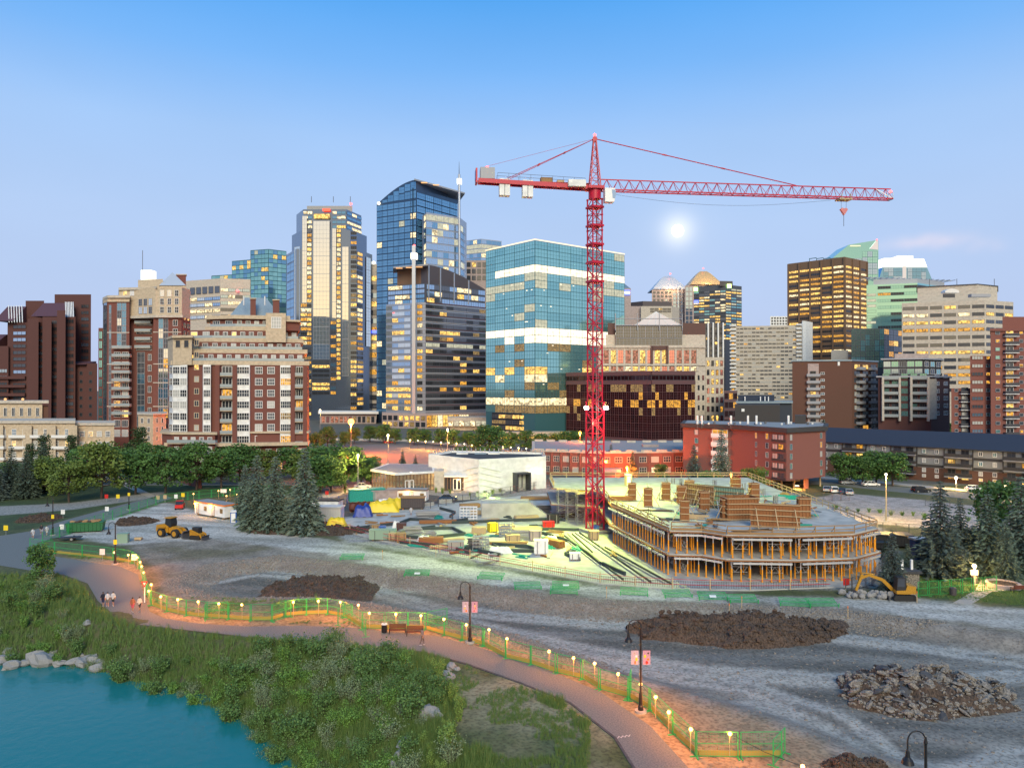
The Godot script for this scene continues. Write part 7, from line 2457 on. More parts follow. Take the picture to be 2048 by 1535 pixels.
func conifer(seed_: int,c0: Color,c1: Color,wide := 0.26,levels := 26) -> Array:
	rng.seed = seed_
	var t := MB.new()
	t.tube(Vector3.ZERO,V3(0,0.98,0),0.016,0.002,7)
	var b := MB.new()
	b.colored = true
	for k in levels:
		var f := k / float(levels)
		var y := 0.05 + 0.94 * f
		var r := wide * pow(1.0 - f,0.8) * rf(0.82,1.1) + 0.012
		var n := int(lerpf(12,5,f))
		for i in n:
			var a := TAU * (i + rf(-0.3,0.3)) / n + k * 1.1
			var rr := r * rf(0.75,1.12)
			var d := V3(cos(a),0,sin(a))
			t.tube(V3(0,y,0),d * rr * 0.8 + V3(0,y - rr * 0.25,0),0.004,0.001,3,false)
			var m2 := maxi(4,int(18 * (1.0 - f)))
			var tone := rf(0,1)
			for j in m2:
				var u := (j + 0.6) / m2
				var p := d * rr * u + V3(0,y - rr * (0.10 + 0.28 * u * u) + rf(-0.006,0.006),0) + d.cross(Vector3.UP) * rf(-0.04,0.04) * (1.0 - u * 0.4)
				b.col = c0.lerp(c1,clampf(0.5 * tone + 0.5 * rf(0,1) + 0.15,0,1))
				var s := 0.05 * rf(0.7,1.2) * (0.6 + 0.5 * (1.0 - f))
				var q := (d + V3(rf(-0.7,0.7),rf(-0.5,0.25),rf(-0.7,0.7))).normalized()
				var w := q.cross(V3(rf(-0.4,0.4),1,rf(-0.4,0.4))).normalized() * s * 0.34
				b.tri(p - q * s * 0.6 - w,p - q * s * 0.6 + w,p + q * s * 0.7)
				b.tri(p - q * s * 0.4 - V3(0,s * 0.3,0),p - q * s * 0.4 + V3(0,s * 0.25,0),p + q * s * 0.6)
	return [t.mesh(),b.mesh()]
func plant(called: String,label: String,cat: String,kit: Array,p: Vector3,h: float,wide := 1.0,group := "") -> void:
	var th := thing(called,label,cat,p,rf(0,TAU),group)
	var s := SC(V3(h * wide,h,h * wide))
	put(th,"trunk" if cat == "tree" else "stem",kit[0],M["bark"],V3(0,-0.1,0),s)
	put(th,"crown",kit[1],M["leaf"],V3(0,-0.1,0),s)
func plants() -> void:
	var lm := m("leaf",1,1,1,0.7)
	lm.vertex_color_use_as_albedo = true
	lm.backlight_enabled = true
	lm.backlight = Color(0.35,0.35,0.25)
	var dec := []
	for k in 5:
		dec.append(broadleaf(100 + k,54,62,0.05,0.36,Color(0.04,0.095,0.022),Color(0.10,0.215,0.048)))
	var pale := broadleaf(140,50,60,0.05,0.36,Color(0.07,0.12,0.02),Color(0.16,0.22,0.04))
	var slim := broadleaf(150,46,60,0.04,0.12,Color(0.02,0.045,0.015),Color(0.05,0.10,0.03),0.04)
	var blue := [conifer(200,Color(0.055,0.085,0.065),Color(0.19,0.265,0.215),0.29,30),conifer(201,Color(0.055,0.08,0.06),Color(0.17,0.25,0.195),0.31,30)]
	var dark := [conifer(210,Color(0.03,0.05,0.038),Color(0.11,0.16,0.12),0.28,28),conifer(211,Color(0.03,0.045,0.04),Color(0.12,0.17,0.15),0.32,28)]
	rng.seed = 501
	# px,base py,height,width,label
	for q in [[138,1004,11.5,1.1,"dark round tree nearest the crossing gravel trail"],[203,996,12.0,1.0,"round tree over the trail junction"],[271,988,11.5,1.05,"full green tree beside the concrete walk"],[331,987,11.5,1.05,"bright green tree left of the low brick wall"],[393,979,11.5,1.1,"green tree rising behind the white site trailer"],[443,977,11.0,1.1,"broad tree between the trailer and the blue spruces"],[100,992,10.0,1.2,"leafy tree among the dark spruces of the park"],[170,975,11.0,1.1,"park tree in front of the cream terrace"],[232,962,11.5,1.2,"park tree in front of the brick and cream condominium"],[300,958,11.0,1.2,"park tree before the small cream house"],[355,955,9.0,1.3,"tree at the foot of the stepped brick condominium"],[480,962,10.0,1.3,"tree screening the condominium's ground floor"],[530,960,9.5,1.3,"tree behind the twin tall spruces"],[585,958,9.5,1.3,"tree by the condominium's corner bay"],[638,962,9.5,1.3,"tree where the condominium meets the street"],[662,985,10.0,1.25,"dark tree beside the entrance brick wall"],[690,978,10.5,1.2,"tree near the glowing street entrance"],[640,985,9.0,1.2,"tree beside the tallest blue spruce"],[610,975,9.5,1.3,"tree peeping between blue spruces"],[20,985,9.0,1.3,"tree at the park edge by dark spruces"]]:
		plant("park_tree",q[4],"tree",dec[rng.randi() % 5] if rng.randf() < 0.8 else pale,gp(q[0],q[1]),q[2] * rf(0.8,1.15),q[3] * rf(0.85,1.1))
	plant("park_tree","yellow-green tree glowing under the street lamp","tree",dec[4],gp(722,972),8.5,1.2)
	plant("park_tree","small pale green tree before the entrance drive","tree",dec[2],gp(742,966),7.5,1.0)
	for q in [[22,992,13,"dark blue spruce in the park's corner"],[52,996,12,"spreading dark spruce by the white sheets"],[85,985,13.5,"tallest dark spruce before the cream terrace"],[-12,1000,12,"dark spruce at the very end of the gravel trail"]]:
		plant("spruce_tree",q[3],"tree",dark[rng.randi() % 2],gp(q[0],q[1]),q[2],1.1)
	for q in [[88,905,11.0,"thin columnar tree in front of the cream terrace's lit window"],[143,905,11.0,"thin columnar tree in front of the terrace's middle bay"],[60,912,9.0,"short columnar tree by the terrace balconies"],[255,905,8.5,"columnar tree at the tall condominium's door"],[280,912,14.0,"tall columnar tree beside the small cream house"],[12,850,8.0,"dark columnar tree beside the upper terrace block"],[22,850,9.5,"taller dark columnar tree beside the upper terrace"]]:
		plant("columnar_tree",q[3],"tree",slim,gp(q[0],q[1] + 34),q[2])
	for q in [[514,1058,14.8,1.0,"silver-blue spruce with a forked tip, first of three"],[551,1062,14.6,1.0,"brownish blue spruce in the middle of three"],[609,1066,15.6,1.0,"tallest silver-blue spruce beside the grey site box"],[490,1036,11.5,1.0,"small blue spruce behind the three tall ones"]]:
		plant("blue_spruce",q[4],"tree",blue[rng.randi() % 2],gp(q[0],q[1]),q[2] * rf(0.94,1.05),q[3] * rf(0.86,1.04))
	for q in [[805,945,7.5,"small spruce on the parking island"],[831,945,6.0,"drooping small spruce beside the parking island spruce"],[1222,952,10.0,"spruce beside the crane mast before the brick hall"],[1265,958,8.5,"twin-tipped spruce before the orange-lit hall"],[1388,990,13.0,"drooping dark spruce before the red brick balconies"],[1648,902,14.0,"dark spruce behind the red brick apartments"]]:
		plant("spruce_tree",q[3],"tree",dark[rng.randi() % 2],gp(q[0],q[1]),q[2],0.95)
	plant("blue_spruce","large blue spruce in front of the red brick apartments","tree",blue[0],gp(1443,990),17.0,0.82)
	for q in [[1880,1152,14.0,1.0,"tall dark spruce beside the site's wire fence"],[1920,1140,11.0,0.9,"slim spruce next to the tall dark one"],[1784,1187,8.6,0.85,"young spruce by the small chimney hut"],[1815,1165,5.6,1.2,"bushy young pine behind the excavator"],[1770,1120,3.5,1.0,"sapling spruce behind the wire fence"]]:
		plant("spruce_tree",q[4],"tree",dark[rng.randi() % 2],gp(q[0],q[1]),q[2],q[3])
	for q in [[1975,1150,12.0,1.1,"broad blue spruce over the park bench"],[2042,1150,14.5,1.1,"large blue spruce beyond the wooden park bench"],[1945,1142,7.0,1.0,"low blue spruce filling the gap by the bench"],[2010,1160,8.0,1.0,"shorter blue spruce beside the broad one"]]:
		plant("blue_spruce",q[4],"tree",blue[rng.randi() % 2],gp(q[0],q[1]),q[2],q[3])
	plant("park_tree","green leafy tree rising behind the blue spruces","tree",dec[2],gp(2000,1125),12.5,0.8)
	# street trees before the towers
	var st := [[632,905],[655,900],[708,893],[740,890],[766,892],[828,896],[850,894],[882,898],[906,902],[935,902],[955,905],[1020,908],[1052,908],[1082,912],[1110,913],[1135,915],[1152,912],[690,900],[790,894]]
	for q in st:
		plant("street_tree","small round street tree on the lit boulevard below the towers","tree",dec[rng.randi() % 5] if rng.randf() < 0.7 else pale,gp(q[0],q[1] - 6),rf(7.0,9.5),1.1,"boulevard trees")
	plant("street_tree","largest boulevard tree with dense dark crown behind the white gallery","tree",dec[1],gp(978,917),12.5,1.35)
	plant("street_tree","round tree standing right behind the white gallery's corner","tree",dec[3],gp(925,938),7.5,1.1)
	for q in [[1686,968,8.5,"dark tree by the blue-roofed row's end"],[1725,970,8.0,"dark tree before the row's lit basement windows"],[1752,968,9.0,"wide tree before the row's balconies"],[1322,962,5.0,"low dark bushy tree before the orange-lit hall"],[1795,878,12.0,"tree below the grey condominium"],[1830,880,11.0,"rounded tree at the grey condominium's entrance"],[1868,882,12.5,"tall tree between grey condominium and red tower"],[1892,884,10.0,"tree beside the bright red apartments"],[1420,998,7.0,"dark leafy tree under the red brick balconies"]]:
		plant("park_tree",q[3],"tree",dec[rng.randi() % 5],gp(q[0],q[1]),q[2],1.1)
	plant("park_tree","tree lit yellow by a street lamp before the blue-roofed row","tree",dec[0],gp(1785,972),9.5,1.1)
	plant("park_tree","bright green tall shrub beside the red brick wall","tree",pale,gp(1495,993),7.0,0.7)
	plant("park_tree","bright green bushy tree before the dark window column","tree",pale,gp(1516,995),7.2,0.9)
	# --- river bank shrubs
	var sh := []
	for k in 4:
		sh.append(spray(300 + k,[46,38,60,50][k],46,[0.055,0.045,0.06,0.05][k],[0.6,0.75,0.5,0.35][k],[Color(0.08,0.18,0.03),Color(0.13,0.19,0.08),Color(0.06,0.13,0.03),Color(0.12,0.22,0.035)][k],[Color(0.18,0.33,0.06),Color(0.26,0.32,0.17),Color(0.13,0.23,0.06),Color(0.26,0.36,0.08)][k]))
	rng.seed = 610
	var lab := ["leafy green willow shrub on the river bank","grey-green willow shrub on the river bank","dark rounded shrub on the river bank","yellow-green shrub on the river bank"]
	var region := PackedVector2Array()
	var rp := [-60,1180,40,1165,110,1165,150,1205,175,1245,240,1268,330,1276,480,1291,600,1300,760,1306,810,1335,850,1370,900,1400,925,1450,890,1580,580,1580,500,1500,455,1455,400,1405,330,1378,210,1345,90,1300,-60,1290]
	for i in range(0,rp.size(),2):
		region.append(V2(rp[i],rp[i + 1]))
	var done := []
	var tries := 0
	while done.size() < 285 and tries < 12000:
		tries += 1
		var c := V2(rf(-60,930),rf(1165,1580))
		if not Geometry2D.is_point_in_polygon(c,region):
			continue
		var p := hgp(c.x,c.y)
		var near := false
		for d in done:
			if d.distance_to(p) < 0.85:
				near = true
				break
		if near or (c.x < 215 and c.y > 1272) or sd("water",p.x,p.z) > -0.3 or sd("path",p.x,p.z) > -1.2:
			continue
		done.append(p)
		var k := 2 if (c.x > 720 and c.x < 860 and c.y < 1420 and rng.randf() < 0.5) else (3 if c.x > 830 and rng.randf() < 0.7 else rng.randi_range(0,1) if rng.randf() < 0.72 else 2)
		plant("willow_shrub",lab[k],"shrub",sh[k],p,rf(0.6,2.5) * (1.15 if k == 2 else 1.0),rf(0.75,1.2),lab[k].split(" on ")[0] + "s")
	plant("willow_shrub","tall spindly sapling above the bank shrubs by the path bend","shrub",dec[0],hgp(82,1165),5.4,0.85)
	for q in [[855,1330,1.1],[878,1365,2.4],[905,1408,2.2],[862,1330,0.8]]:
		plant("willow_shrub","yellow-green shrub growing among the bank boulders","shrub",sh[3],hgp(q[0],q[1]),q[2],0.8,"boulder shrubs")
	# low planting by the buildings
	for q in [[872,985,1.6],[885,987,1.8],[900,987,1.4],[940,992,1.2],[955,990,1.3],[970,990,1.4],[985,988,1.5],[1000,986,1.5],[690,985,1.2],[1570,998,1.0],[1590,1000,1.0]]:
		plant("garden_shrub","clipped green shrub in the bed before the white gallery" if q[0] < 1100 else "low shrub under the red brick apartments","shrub",sh[3],gp(q[0],q[1]),q[2],1.0,"garden shrubs" if q[0] < 1100 else "lane shrubs")
	for k in 16:
		var p := gp(1672 + k * 22.0,1018 + k * 2.0 + rf(-2,2))
		plant("weed_clump","weedy clump along the gravel lot's edge","weeds",sh[k % 4],p,rf(0.8,1.5),1.3,"weed clumps")
	# --- grass
	var g := MB.new()
	g.colored = true
	for k in 14:
		var a := rf(0,TAU)
		var o := V3(cos(a),0,sin(a)) * rf(0,0.25)
		var tip := o + V3(rf(-0.16,0.16),rf(0.35,0.8),rf(-0.16,0.16))
		g.col = Color(0.075,0.165,0.035).lerp(Color(0.22,0.26,0.085),rf(0,1) * rf(0.2,1.0))
		var w := V3(-sin(a),0,cos(a)) * 0.025
		g.tri(o - w,o + w,tip)
	var xf := []
	tries = 0
	while xf.size() < 26000 and tries < 120000:
		tries += 1
		var c := V2(rf(-80,1180),rf(1150,1600))
		var p := hgp(c.x,c.y)
		var wd := sd("water",p.x,p.z)
		var pd := sd("path",p.x,p.z)
		if (c.x < 225 and c.y > 1278) or wd > -0.2 or pd > -0.6 or sd("verge",p.x,p.z) > 0.0 or sd("soil",p.x,p.z) > -1.0 or sd("site",p.x,p.z) > -1.5 or (p.x > -9.0 and p.z < -80.0):
			continue
		var dry := sd("shoulder",p.x,p.z) + 5.0 * ground_noise.get_noise_2d(p.x * 3.0,p.z * 3.0) > 0.0
		if dry and ground_noise.get_noise_2d(p.x * 4.0,p.z * 4.0) < 0.08:
			continue
		var s := rf(0.5,1.3) * (0.5 if dry else 1.0)
		xf.append(Transform3D(Basis(Vector3.UP,rf(0,TAU)).scaled(V3(s,s * rf(0.6,1.3),s)),p - V3(0,0.05,0)))
	scatter("grass",g.mesh(),M["leaf"],xf,"rough green and straw-coloured grass over the river bank","grass")
	xf = []
	while xf.size() < 9000:
		var p := V3(rf(-70,90),0,rf(-190,-60))
		if sd("lawn",p.x,p.z) > 0.4 or sd("park",p.x,p.z) > 0.4 or (sd("verge",p.x,p.z) > 0.4 and p.x < -6.0 and ground_noise.get_noise_2d(p.x * 3.0,p.z * 3.0) > 0.02 and sd("path",p.x,p.z) < -0.8):
			xf.append(Transform3D(Basis(Vector3.UP,rf(0,TAU)).scaled(V3(0.8,0.35,0.8)),p - V3(0,0.04,0)))
	scatter("lawn_grass",g.mesh(),M["leaf"],xf,"short mown grass of the park lawns","grass")
func scatter(called: String,mesh: Mesh,mat: Material,xf: Array,label: String,cat: String,to: Node = self) -> void:
	var mm := MultiMesh.new()
	mm.transform_format = MultiMesh.TRANSFORM_3D
	mm.mesh = mesh
	mm.instance_count = xf.size()
	for i in xf.size():
		mm.set_instance_transform(i,xf[i])
	var o := MultiMeshInstance3D.new()
	o.name = called
	o.multimesh = mm
	o.material_override = mat
	to.add_child(o,true)
	o.set_meta("kind","stuff")
	if label:
		tag(o,label,cat)
# ---------------------------------------------------------------- stones and heaps
func stone_mesh(seed_: int) -> ArrayMesh:
	var nz := FastNoiseLite.new()
	nz.seed = seed_
	nz.frequency = 0.9
	var b := MB.new()
	b.ball(Vector3.ZERO,Vector3.ONE,9,6)
	var st := SurfaceTool.new()
	st.begin(Mesh.PRIMITIVE_TRIANGLES)
	st.set_smooth_group(-1)
	for v in b.v:
		st.add_vertex(v * (1.0 + 0.55 * nz.get_noise_3dv(v * 1.3)))
	st.generate_normals()
	return st.commit()
func heap(label: String,px: Array,hgt: float,mat: String,pieces: int,slabs: bool) -> void:
	# px: left end,right end,front y,back y seen on the ground
	var a := hgp(px[0],px[2])
	var b := hgp(px[1],px[2])
	var c := hgp((px[0] + px[1]) * 0.5,px[3])
	var mid := (a + b) * 0.5
	var w := a.distance_to(b) * 0.5
	var d := (mid.z - c.z) * 0.5
	var cen := V3(mid.x,0,mid.z - d)
	cen.y = height(cen.x,cen.z)
	var th := thing("rubble_heap" if slabs else "soil_heap",label,"heap",cen)
	var nz := FastNoiseLite.new()
	nz.seed = pieces
	nz.frequency = 0.16
	nz.fractal_octaves = 5
	var n := 70
	var mm := 36
	var hf := func(u: float,v: float) -> float:
		var e := sqrt(u * u + v * v) * (1.12 + 0.45 * nz.get_noise_2d(atan2(v,u) * 4.0 + 50.0,3.0))
		var x := u * w
		var z := v * d
		var hh := hgt * pow(clampf(1.0 - e,0,1),0.62) * (0.8 + 0.5 * nz.get_noise_2d(x * 0.5,z * 0.5)) * (1.25 - 0.35 * u * (1.0 if not slabs else -0.4))
		return hh + (0.7 * nz.get_noise_2d(x * 3.0,z * 3.0) + 0.4 * nz.get_noise_2d(x * 11.0,z * 11.0)) * clampf((1.0 - e) * 5.0,0,1) - 0.12
	var st := SurfaceTool.new()
	st.begin(Mesh.PRIMITIVE_TRIANGLES)
	for j in mm + 1:
		for i in n + 1:
			var u := i / float(n) * 2.0 - 1.0
			var v := j / float(mm) * 2.0 - 1.0
			var wx := u * w
			var wz := v * d
			st.add_vertex(V3(wx,hf.call(u,v) + height(cen.x + wx,cen.z + wz) - cen.y,wz))
	for j in mm:
		for i in n:
			var k := j * (n + 1) + i
			for x in [k,k + 1,k + n + 2,k,k + n + 2,k + n + 1]:
				st.add_index(x)
	st.generate_normals()
	put(th,"mound",st.commit(),M[mat])
	var xf := []
	for k in 1500:
		var r := sqrt(rf(0,1))
		var ang := rf(0,TAU)
		var y: float = hf.call(r * cos(ang),r * sin(ang))
		if y > -0.08:
			var s := rf(0.05,0.17) * (1.3 if slabs else 1.0)
			var x := r * cos(ang) * w
			var z := r * sin(ang) * d
			xf.append(Transform3D(Basis.from_euler(V3(rf(0,3),rf(0,6),0)) * SC(V3(s,s * rf(0.3,0.7),s * rf(0.6,1.0))),V3(x,y + height(cen.x + x,cen.z + z) - cen.y + 0.02,z)))
	scatter("loose_clods",kit_["stone1"],M["rubble" if slabs else mat],xf,"","",th)
	for k in pieces:
		var r := sqrt(rf(0,1)) * 0.97
		var ang := rf(0,TAU)
		var u := r * cos(ang)
		var v := r * sin(ang)
		if hf.call(u,v) < 0.02:
			continue
		var s := rf(0.12,0.42) if not slabs else rf(0.2,0.68)
		var sc := V3(s,s * rf(0.5,0.9),s * rf(0.7,1.0)) if not slabs else V3(s,s * rf(0.2,0.42),s * rf(0.5,0.95))
		put(th,"clod" if not slabs else "broken_slab",kit_["stone%d" % (k % 4)],M["soil" if not slabs else ("rubble" if k % 5 else "asphalt_dark")],V3(u * w,hf.call(u,v) + s * 0.12,v * d),Basis.from_euler(V3(rf(-0.6,0.6),rf(0,TAU),rf(-0.6,0.6))) * SC(sc))
func stones() -> void:
	rng.seed = 700
	for k in 4:
		kit_["stone%d" % k] = stone_mesh(k + 1)
	heap("long low brown soil heap behind the lit fence",[455,735,1203,1152],1.9,"soil",160,false)
	heap("large dark clumpy earth heap before the frame building",[1272,1755,1300,1222],2.5,"soil",290,false)
	heap("heap of broken pavement slabs and clay on the rutted earth",[1690,2110,1440,1348],2.3,"soil",299,true)
	heap("small trimmed soil mound beside the lamp post top",[1652,1800,1550,1512],0.8,"soil",12,false)
	heap("rocky spoil ridge along the slab behind the haul road",[470,780,1072,1050],0.9,"soil",60,false)
	heap("low brown earth ridge at the trail's far side",[0,90,1048,1028],0.9,"soil",12,false)
	heap("brown scrap soil pile by the green fence corner",[200,300,1052,1036],1.0,"soil",20,false)
	for q in [[1685,1835,1182,1168,0.7,"pile of pale rocks beside the excavator bucket"]]:
		var th := thing("rock_pile",q[5],"rocks",gp(1750,1192))
		for k in 46:
			put(th,"rock",kit_["stone%d" % (k % 4)],M["rock"],V3(rf(-4.6,4.6),rf(0.1,0.5),rf(-1.2,1.2)),Basis.from_euler(V3(rf(0,3),rf(0,3),0)) * SC(Vector3.ONE * rf(0.25,0.5)))
	for q in [[20,1312,0.9],[42,1305,0.9],[8,1330,1.1],[25,1340,1.0],[75,1325,1.3],[85,1332,1.6],[110,1318,1.0],[150,1332,0.8],[165,1335,1.0],[185,1330,1.1],[205,1335,0.9],[60,1300,0.7],[130,1302,0.6],[175,1238,0.7],[160,1322,0.9],[5,1300,1.0],[10,1275,1.2],[30,1285,0.8],[120,1335,0.7],[195,1345,0.8],[50,1335,0.7]]:
		var p := gp(q[0],q[1] - 8.0,-3.35) if q[1] > 1280 else hgp(q[0],q[1])
		var th := thing("boulder","grey river boulder at the water's edge below the shrubs","boulder",p,rf(0,6),"bank boulders")
		put(th,"stone",kit_["stone%d" % (rng.randi() % 4)],M["rock"],V3(0,q[2] * 0.15,0),SC(V3(q[2] * 0.95,q[2] * 0.55,q[2] * 0.7)))
	for q in [[903,1335,1.0],[893,1348,0.8],[900,1356,0.9],[880,1385,0.8],[865,1418,1.0],[858,1432,1.6],[872,1436,1.2],[812,1490,1.3],[803,1512,1.2],[790,1530,1.0],[915,1338,0.5]]:
		var th := thing("boulder","half-buried grey boulder in the shrub line beside the dry grass","boulder",hgp(q[0],q[1]),rf(0,6),"slope boulders")
		put(th,"stone",kit_["stone%d" % (rng.randi() % 4)],M["rock"],V3(0,q[2] * 0.15,0),SC(V3(q[2] * 0.6,q[2] * 0.4,q[2] * 0.5)))
	# loose stones: the bank below the haul road,the verge and the rutted earth
	var xf := []
	while xf.size() < 24000:
		var p := V3(rf(-60,80),0,rf(-130,-52))
		var s := sd("soil",p.x,p.z)
		var bank := s > -1.2 and s < 4.2 and p.z < -70.0 - p.x * 0.3
		if not bank and (s < 0.0 or rng.randf() > 0.14):
			continue
		var r := rf(0.04,0.16) * (1.0 if bank else 0.6) * (2.0 if rng.randf() < 0.05 else 1.0)
		p.y = height(p.x,p.z)
		xf.append(Transform3D(Basis(Vector3.UP,rf(0,6)).scaled(V3(r,r * 0.7,r)),p))
	var b := MB.new()
	b.ball(Vector3.ZERO,Vector3.ONE,5,3)
	scatter("gravel",b.mesh(),M["rubble"],xf,"loose stones and clods over the bank and the rutted earth","gravel")
# ---------------------------------------------------------------- streets
func streets() -> void:
	var road := func(called: String,px: Array,y: float,mat: String) -> void:
		var poly := []
		for i in range(0,px.size(),2):
			poly.append(g2(px[i],px[i + 1]))
		var b := MB.new()
		b.prism(poly,-0.2,y)
		struct(called,b,M[mat])
	road.call("street",[1380,962,1660,958,1760,969,2048,995,2400,1020,2400,1040,2048,1008,1760,980,1660,968,1380,968],0.03,"asphalt")
	road.call("avenue",[560,893,700,890,800,886,930,899,1100,925,1180,935,1060,948,940,935,800,962,745,972,745,1000,700,985,720,950,640,930,560,915],0.03,"asphalt")
	road.call("driveway",[640,1010,690,985,760,978,960,1000,840,1010,720,1030,660,1036],0.02,"asphalt_dark")
	road.call("pavement",[1640,953,1760,963,2048,989,2400,1012,2400,1018,2048,993.5,1760,967.5,1640,957],0.14,"pale_walk")
	road.call("pavement",[640,880,800,882,940,893,1100,912,1180,925,1180,921,1100,908,940,889,800,878,640,876],0.14,"stone_cream")
	road.call("concrete_walk",[228,962,242,960,300,986,318,996,306,998,288,990],0.03,"pale_walk")
	road.call("park_walk",[1905,1205,1950,1180,1960,1160,2048,1150,2300,1160,2300,1180,2048,1178,1985,1182,1940,1208],0.05,"pale_walk")
	for k in 9:
		var p := gp(780 + k * 26,905 + k * 2.4,0.04)
		var b := MB.new()
		b.box(Vector3.ZERO,V3(3.0,0.012,0.22),Basis(Vector3.UP,-0.5))
		var o := mk(self,"lane_marking",b,M["stain_white"],p)
		o.set_meta("kind","structure")
	# sodium and white street lamps
	glow("sodium",1.0,0.36,0.05,9.0)
	glow("lampwhite",1.0,0.8,0.5,6.0)
	for q in [[702,912,843,"sodium",1.2,5200.0,"tall street lamp glaring orange at the junction"],[776,930,870,"lampwhite",0.4,220.0,"white-globed lamp beside the red traffic light"],[1254,962,934,"sodium",0.35,1100.0,"orange lamp in front of the brick hall"],[1462,1000,949,"sodium",0.3,60.0,"orange lamp half hidden in the blue spruce"],[1912,978,955,"lampwhite",0.4,120.0,"bright lamp before the blue-roofed row"],[1772,1040,948,"lampwhite",0.25,260.0,"green-lit lamp on a tall pale wooden pole"],[1948,1170,1131,"lampwhite",0.28,50.0,"glowing globe lamp in the small park"],[716,985,910,"lampwhite",0.3,300.0,"lamp lighting the yellow-green tree"],[895,900,858,"lampwhite",0.4,120.0,"greenish lamp over the boulevard"],[640,880,820,"lampwhite",0.5,150.0,"slim lamp standing before the lobby"],[2010,1000,970,"lampwhite",0.25,40.0,"small door lamp of the blue-roofed row"],[242,955,904,"lampwhite",0.25,30.0,"small park lamp among the left trees"],[1160,925,865,"sodium",0.5,260.0,"orange lamp seen beside the crane mast"]]:
		var p := gp(q[0],q[1])
		var h := hy(q[2],-p.z)
		var t := thing("street_lamp",q[6].replace(" left",""),"lamp",p)
		var b := MB.new()
		b.tube(V3(0,0,0),V3(0,h - 0.15,0),0.14,0.08,8)
		mk(t,"post",b,M["wood_pale" if q[0] == 1772 else "steel"])
		put(t,"lamp_head",kit_["ball"],M[q[3]],V3(0,h,0),SC(Vector3.ONE * q[4]))
		lamp(t,V3(0,h - q[4] - 0.2,0.3),Color(1,0.42,0.1) if q[3] == "sodium" else Color(1,0.8,0.45),q[5],0.4)
	rng.seed = 40
	for k in 22:
		var p := gp(820 + k * 15.5,897 + k * 1.3)
		var t := thing("globe_lamp","small twin-globe lamp along the lit boulevard","lamp",p,0.0,"boulevard globe lamps")
		bx(t,"post",V3(0.12,3.6,0.12),V3(0,1.8,0),M["lamp_black"])
		put(t,"globe_lamp",kit_["ball"],M["lampwhite"],V3(0,3.8,0),SC(Vector3.ONE * 0.24))
		if k % 2 == 0:
			lamp(t,V3(0,3.4,0.5),Color(1,0.66,0.26),150.0,0.3)
	# cars
	for q in [[1695,968,"car_silver",1,0.1,"silver pickup truck with canopy parked at the kerb"],[1741,972,"panel_white",0,0.1,"white sedan parked behind the silver pickup"],[1842,984,"car_black",2,0.1,"black estate car driving along the street"],[1949,981,"panel_white",0,0.1,"cream sedan parked below the row's balconies"],[2000,985,"car_black",0,0.1,"black sedan parked before the row's door lamp"],[1996,994,"panel_white",0,0.1,"white sedan waiting in the roadway"],[2047,998,"car_blue",2,0.1,"dark hatchback at the end of the street"],[1653,982,"car_silver",0,1.2,"silver car parked under the brick apartments"],[1668,984,"panel_white",2,1.3,"white van-like car beside the brick apartments"],[1684,986,"car_blue",0,1.3,"blue car in the lane beside the apartments"],[1697,988,"car_silver",0,1.3,"grey car last in the apartment lane"],[897,1000,"car_blue",0,-0.05,"dark blue saloon parked before the gallery planting"],[688,884,"car_silver",2,0.1,"silver hatchback at the junction"],[730,946,"car_red",0,0.4,"red car on the orange-lit roadway"],[777,886,"car_red",2,0.3,"red car stopped at the traffic light"],[725,976,"panel_white",0,0.2,"white car with lights on in the entrance drive"]]:
		car(gp(q[0],q[1]),q[2],q[3],q[4],q[5])
	var tl := thing("traffic_light","traffic light glowing red at the junction","traffic light",gp(779,886))
	bx(tl,"pole",V3(0.18,5.0,0.18),V3(0,2.5,0),M["steel_dark"])
	bx(tl,"housing",V3(0.6,1.4,0.4),V3(0,5.6,0),M["trim_dark"])
	put(tl,"red_signal_light",kit_["ball"],M["sign_red"],V3(0,6.0,0.25),SC(Vector3.ONE * 0.3))
func wheel(t: Node3D,p: Vector3,r: float,w: float,rim := "steel") -> void:
	var n := Node3D.new()
	n.name = "wheel"
	n.position = p
	t.add_child(n,true)
	for k in 2:
		var b := MB.new()
		var hw := w * (0.5 if k == 0 else 0.53)
		b.tube(V3(0,0,-hw),V3(0,0,hw),r * (1.0 if k == 0 else 0.58),-1,16)
		mk(n,["tyre","rim"][k],b,M["rubber" if k == 0 else rim])
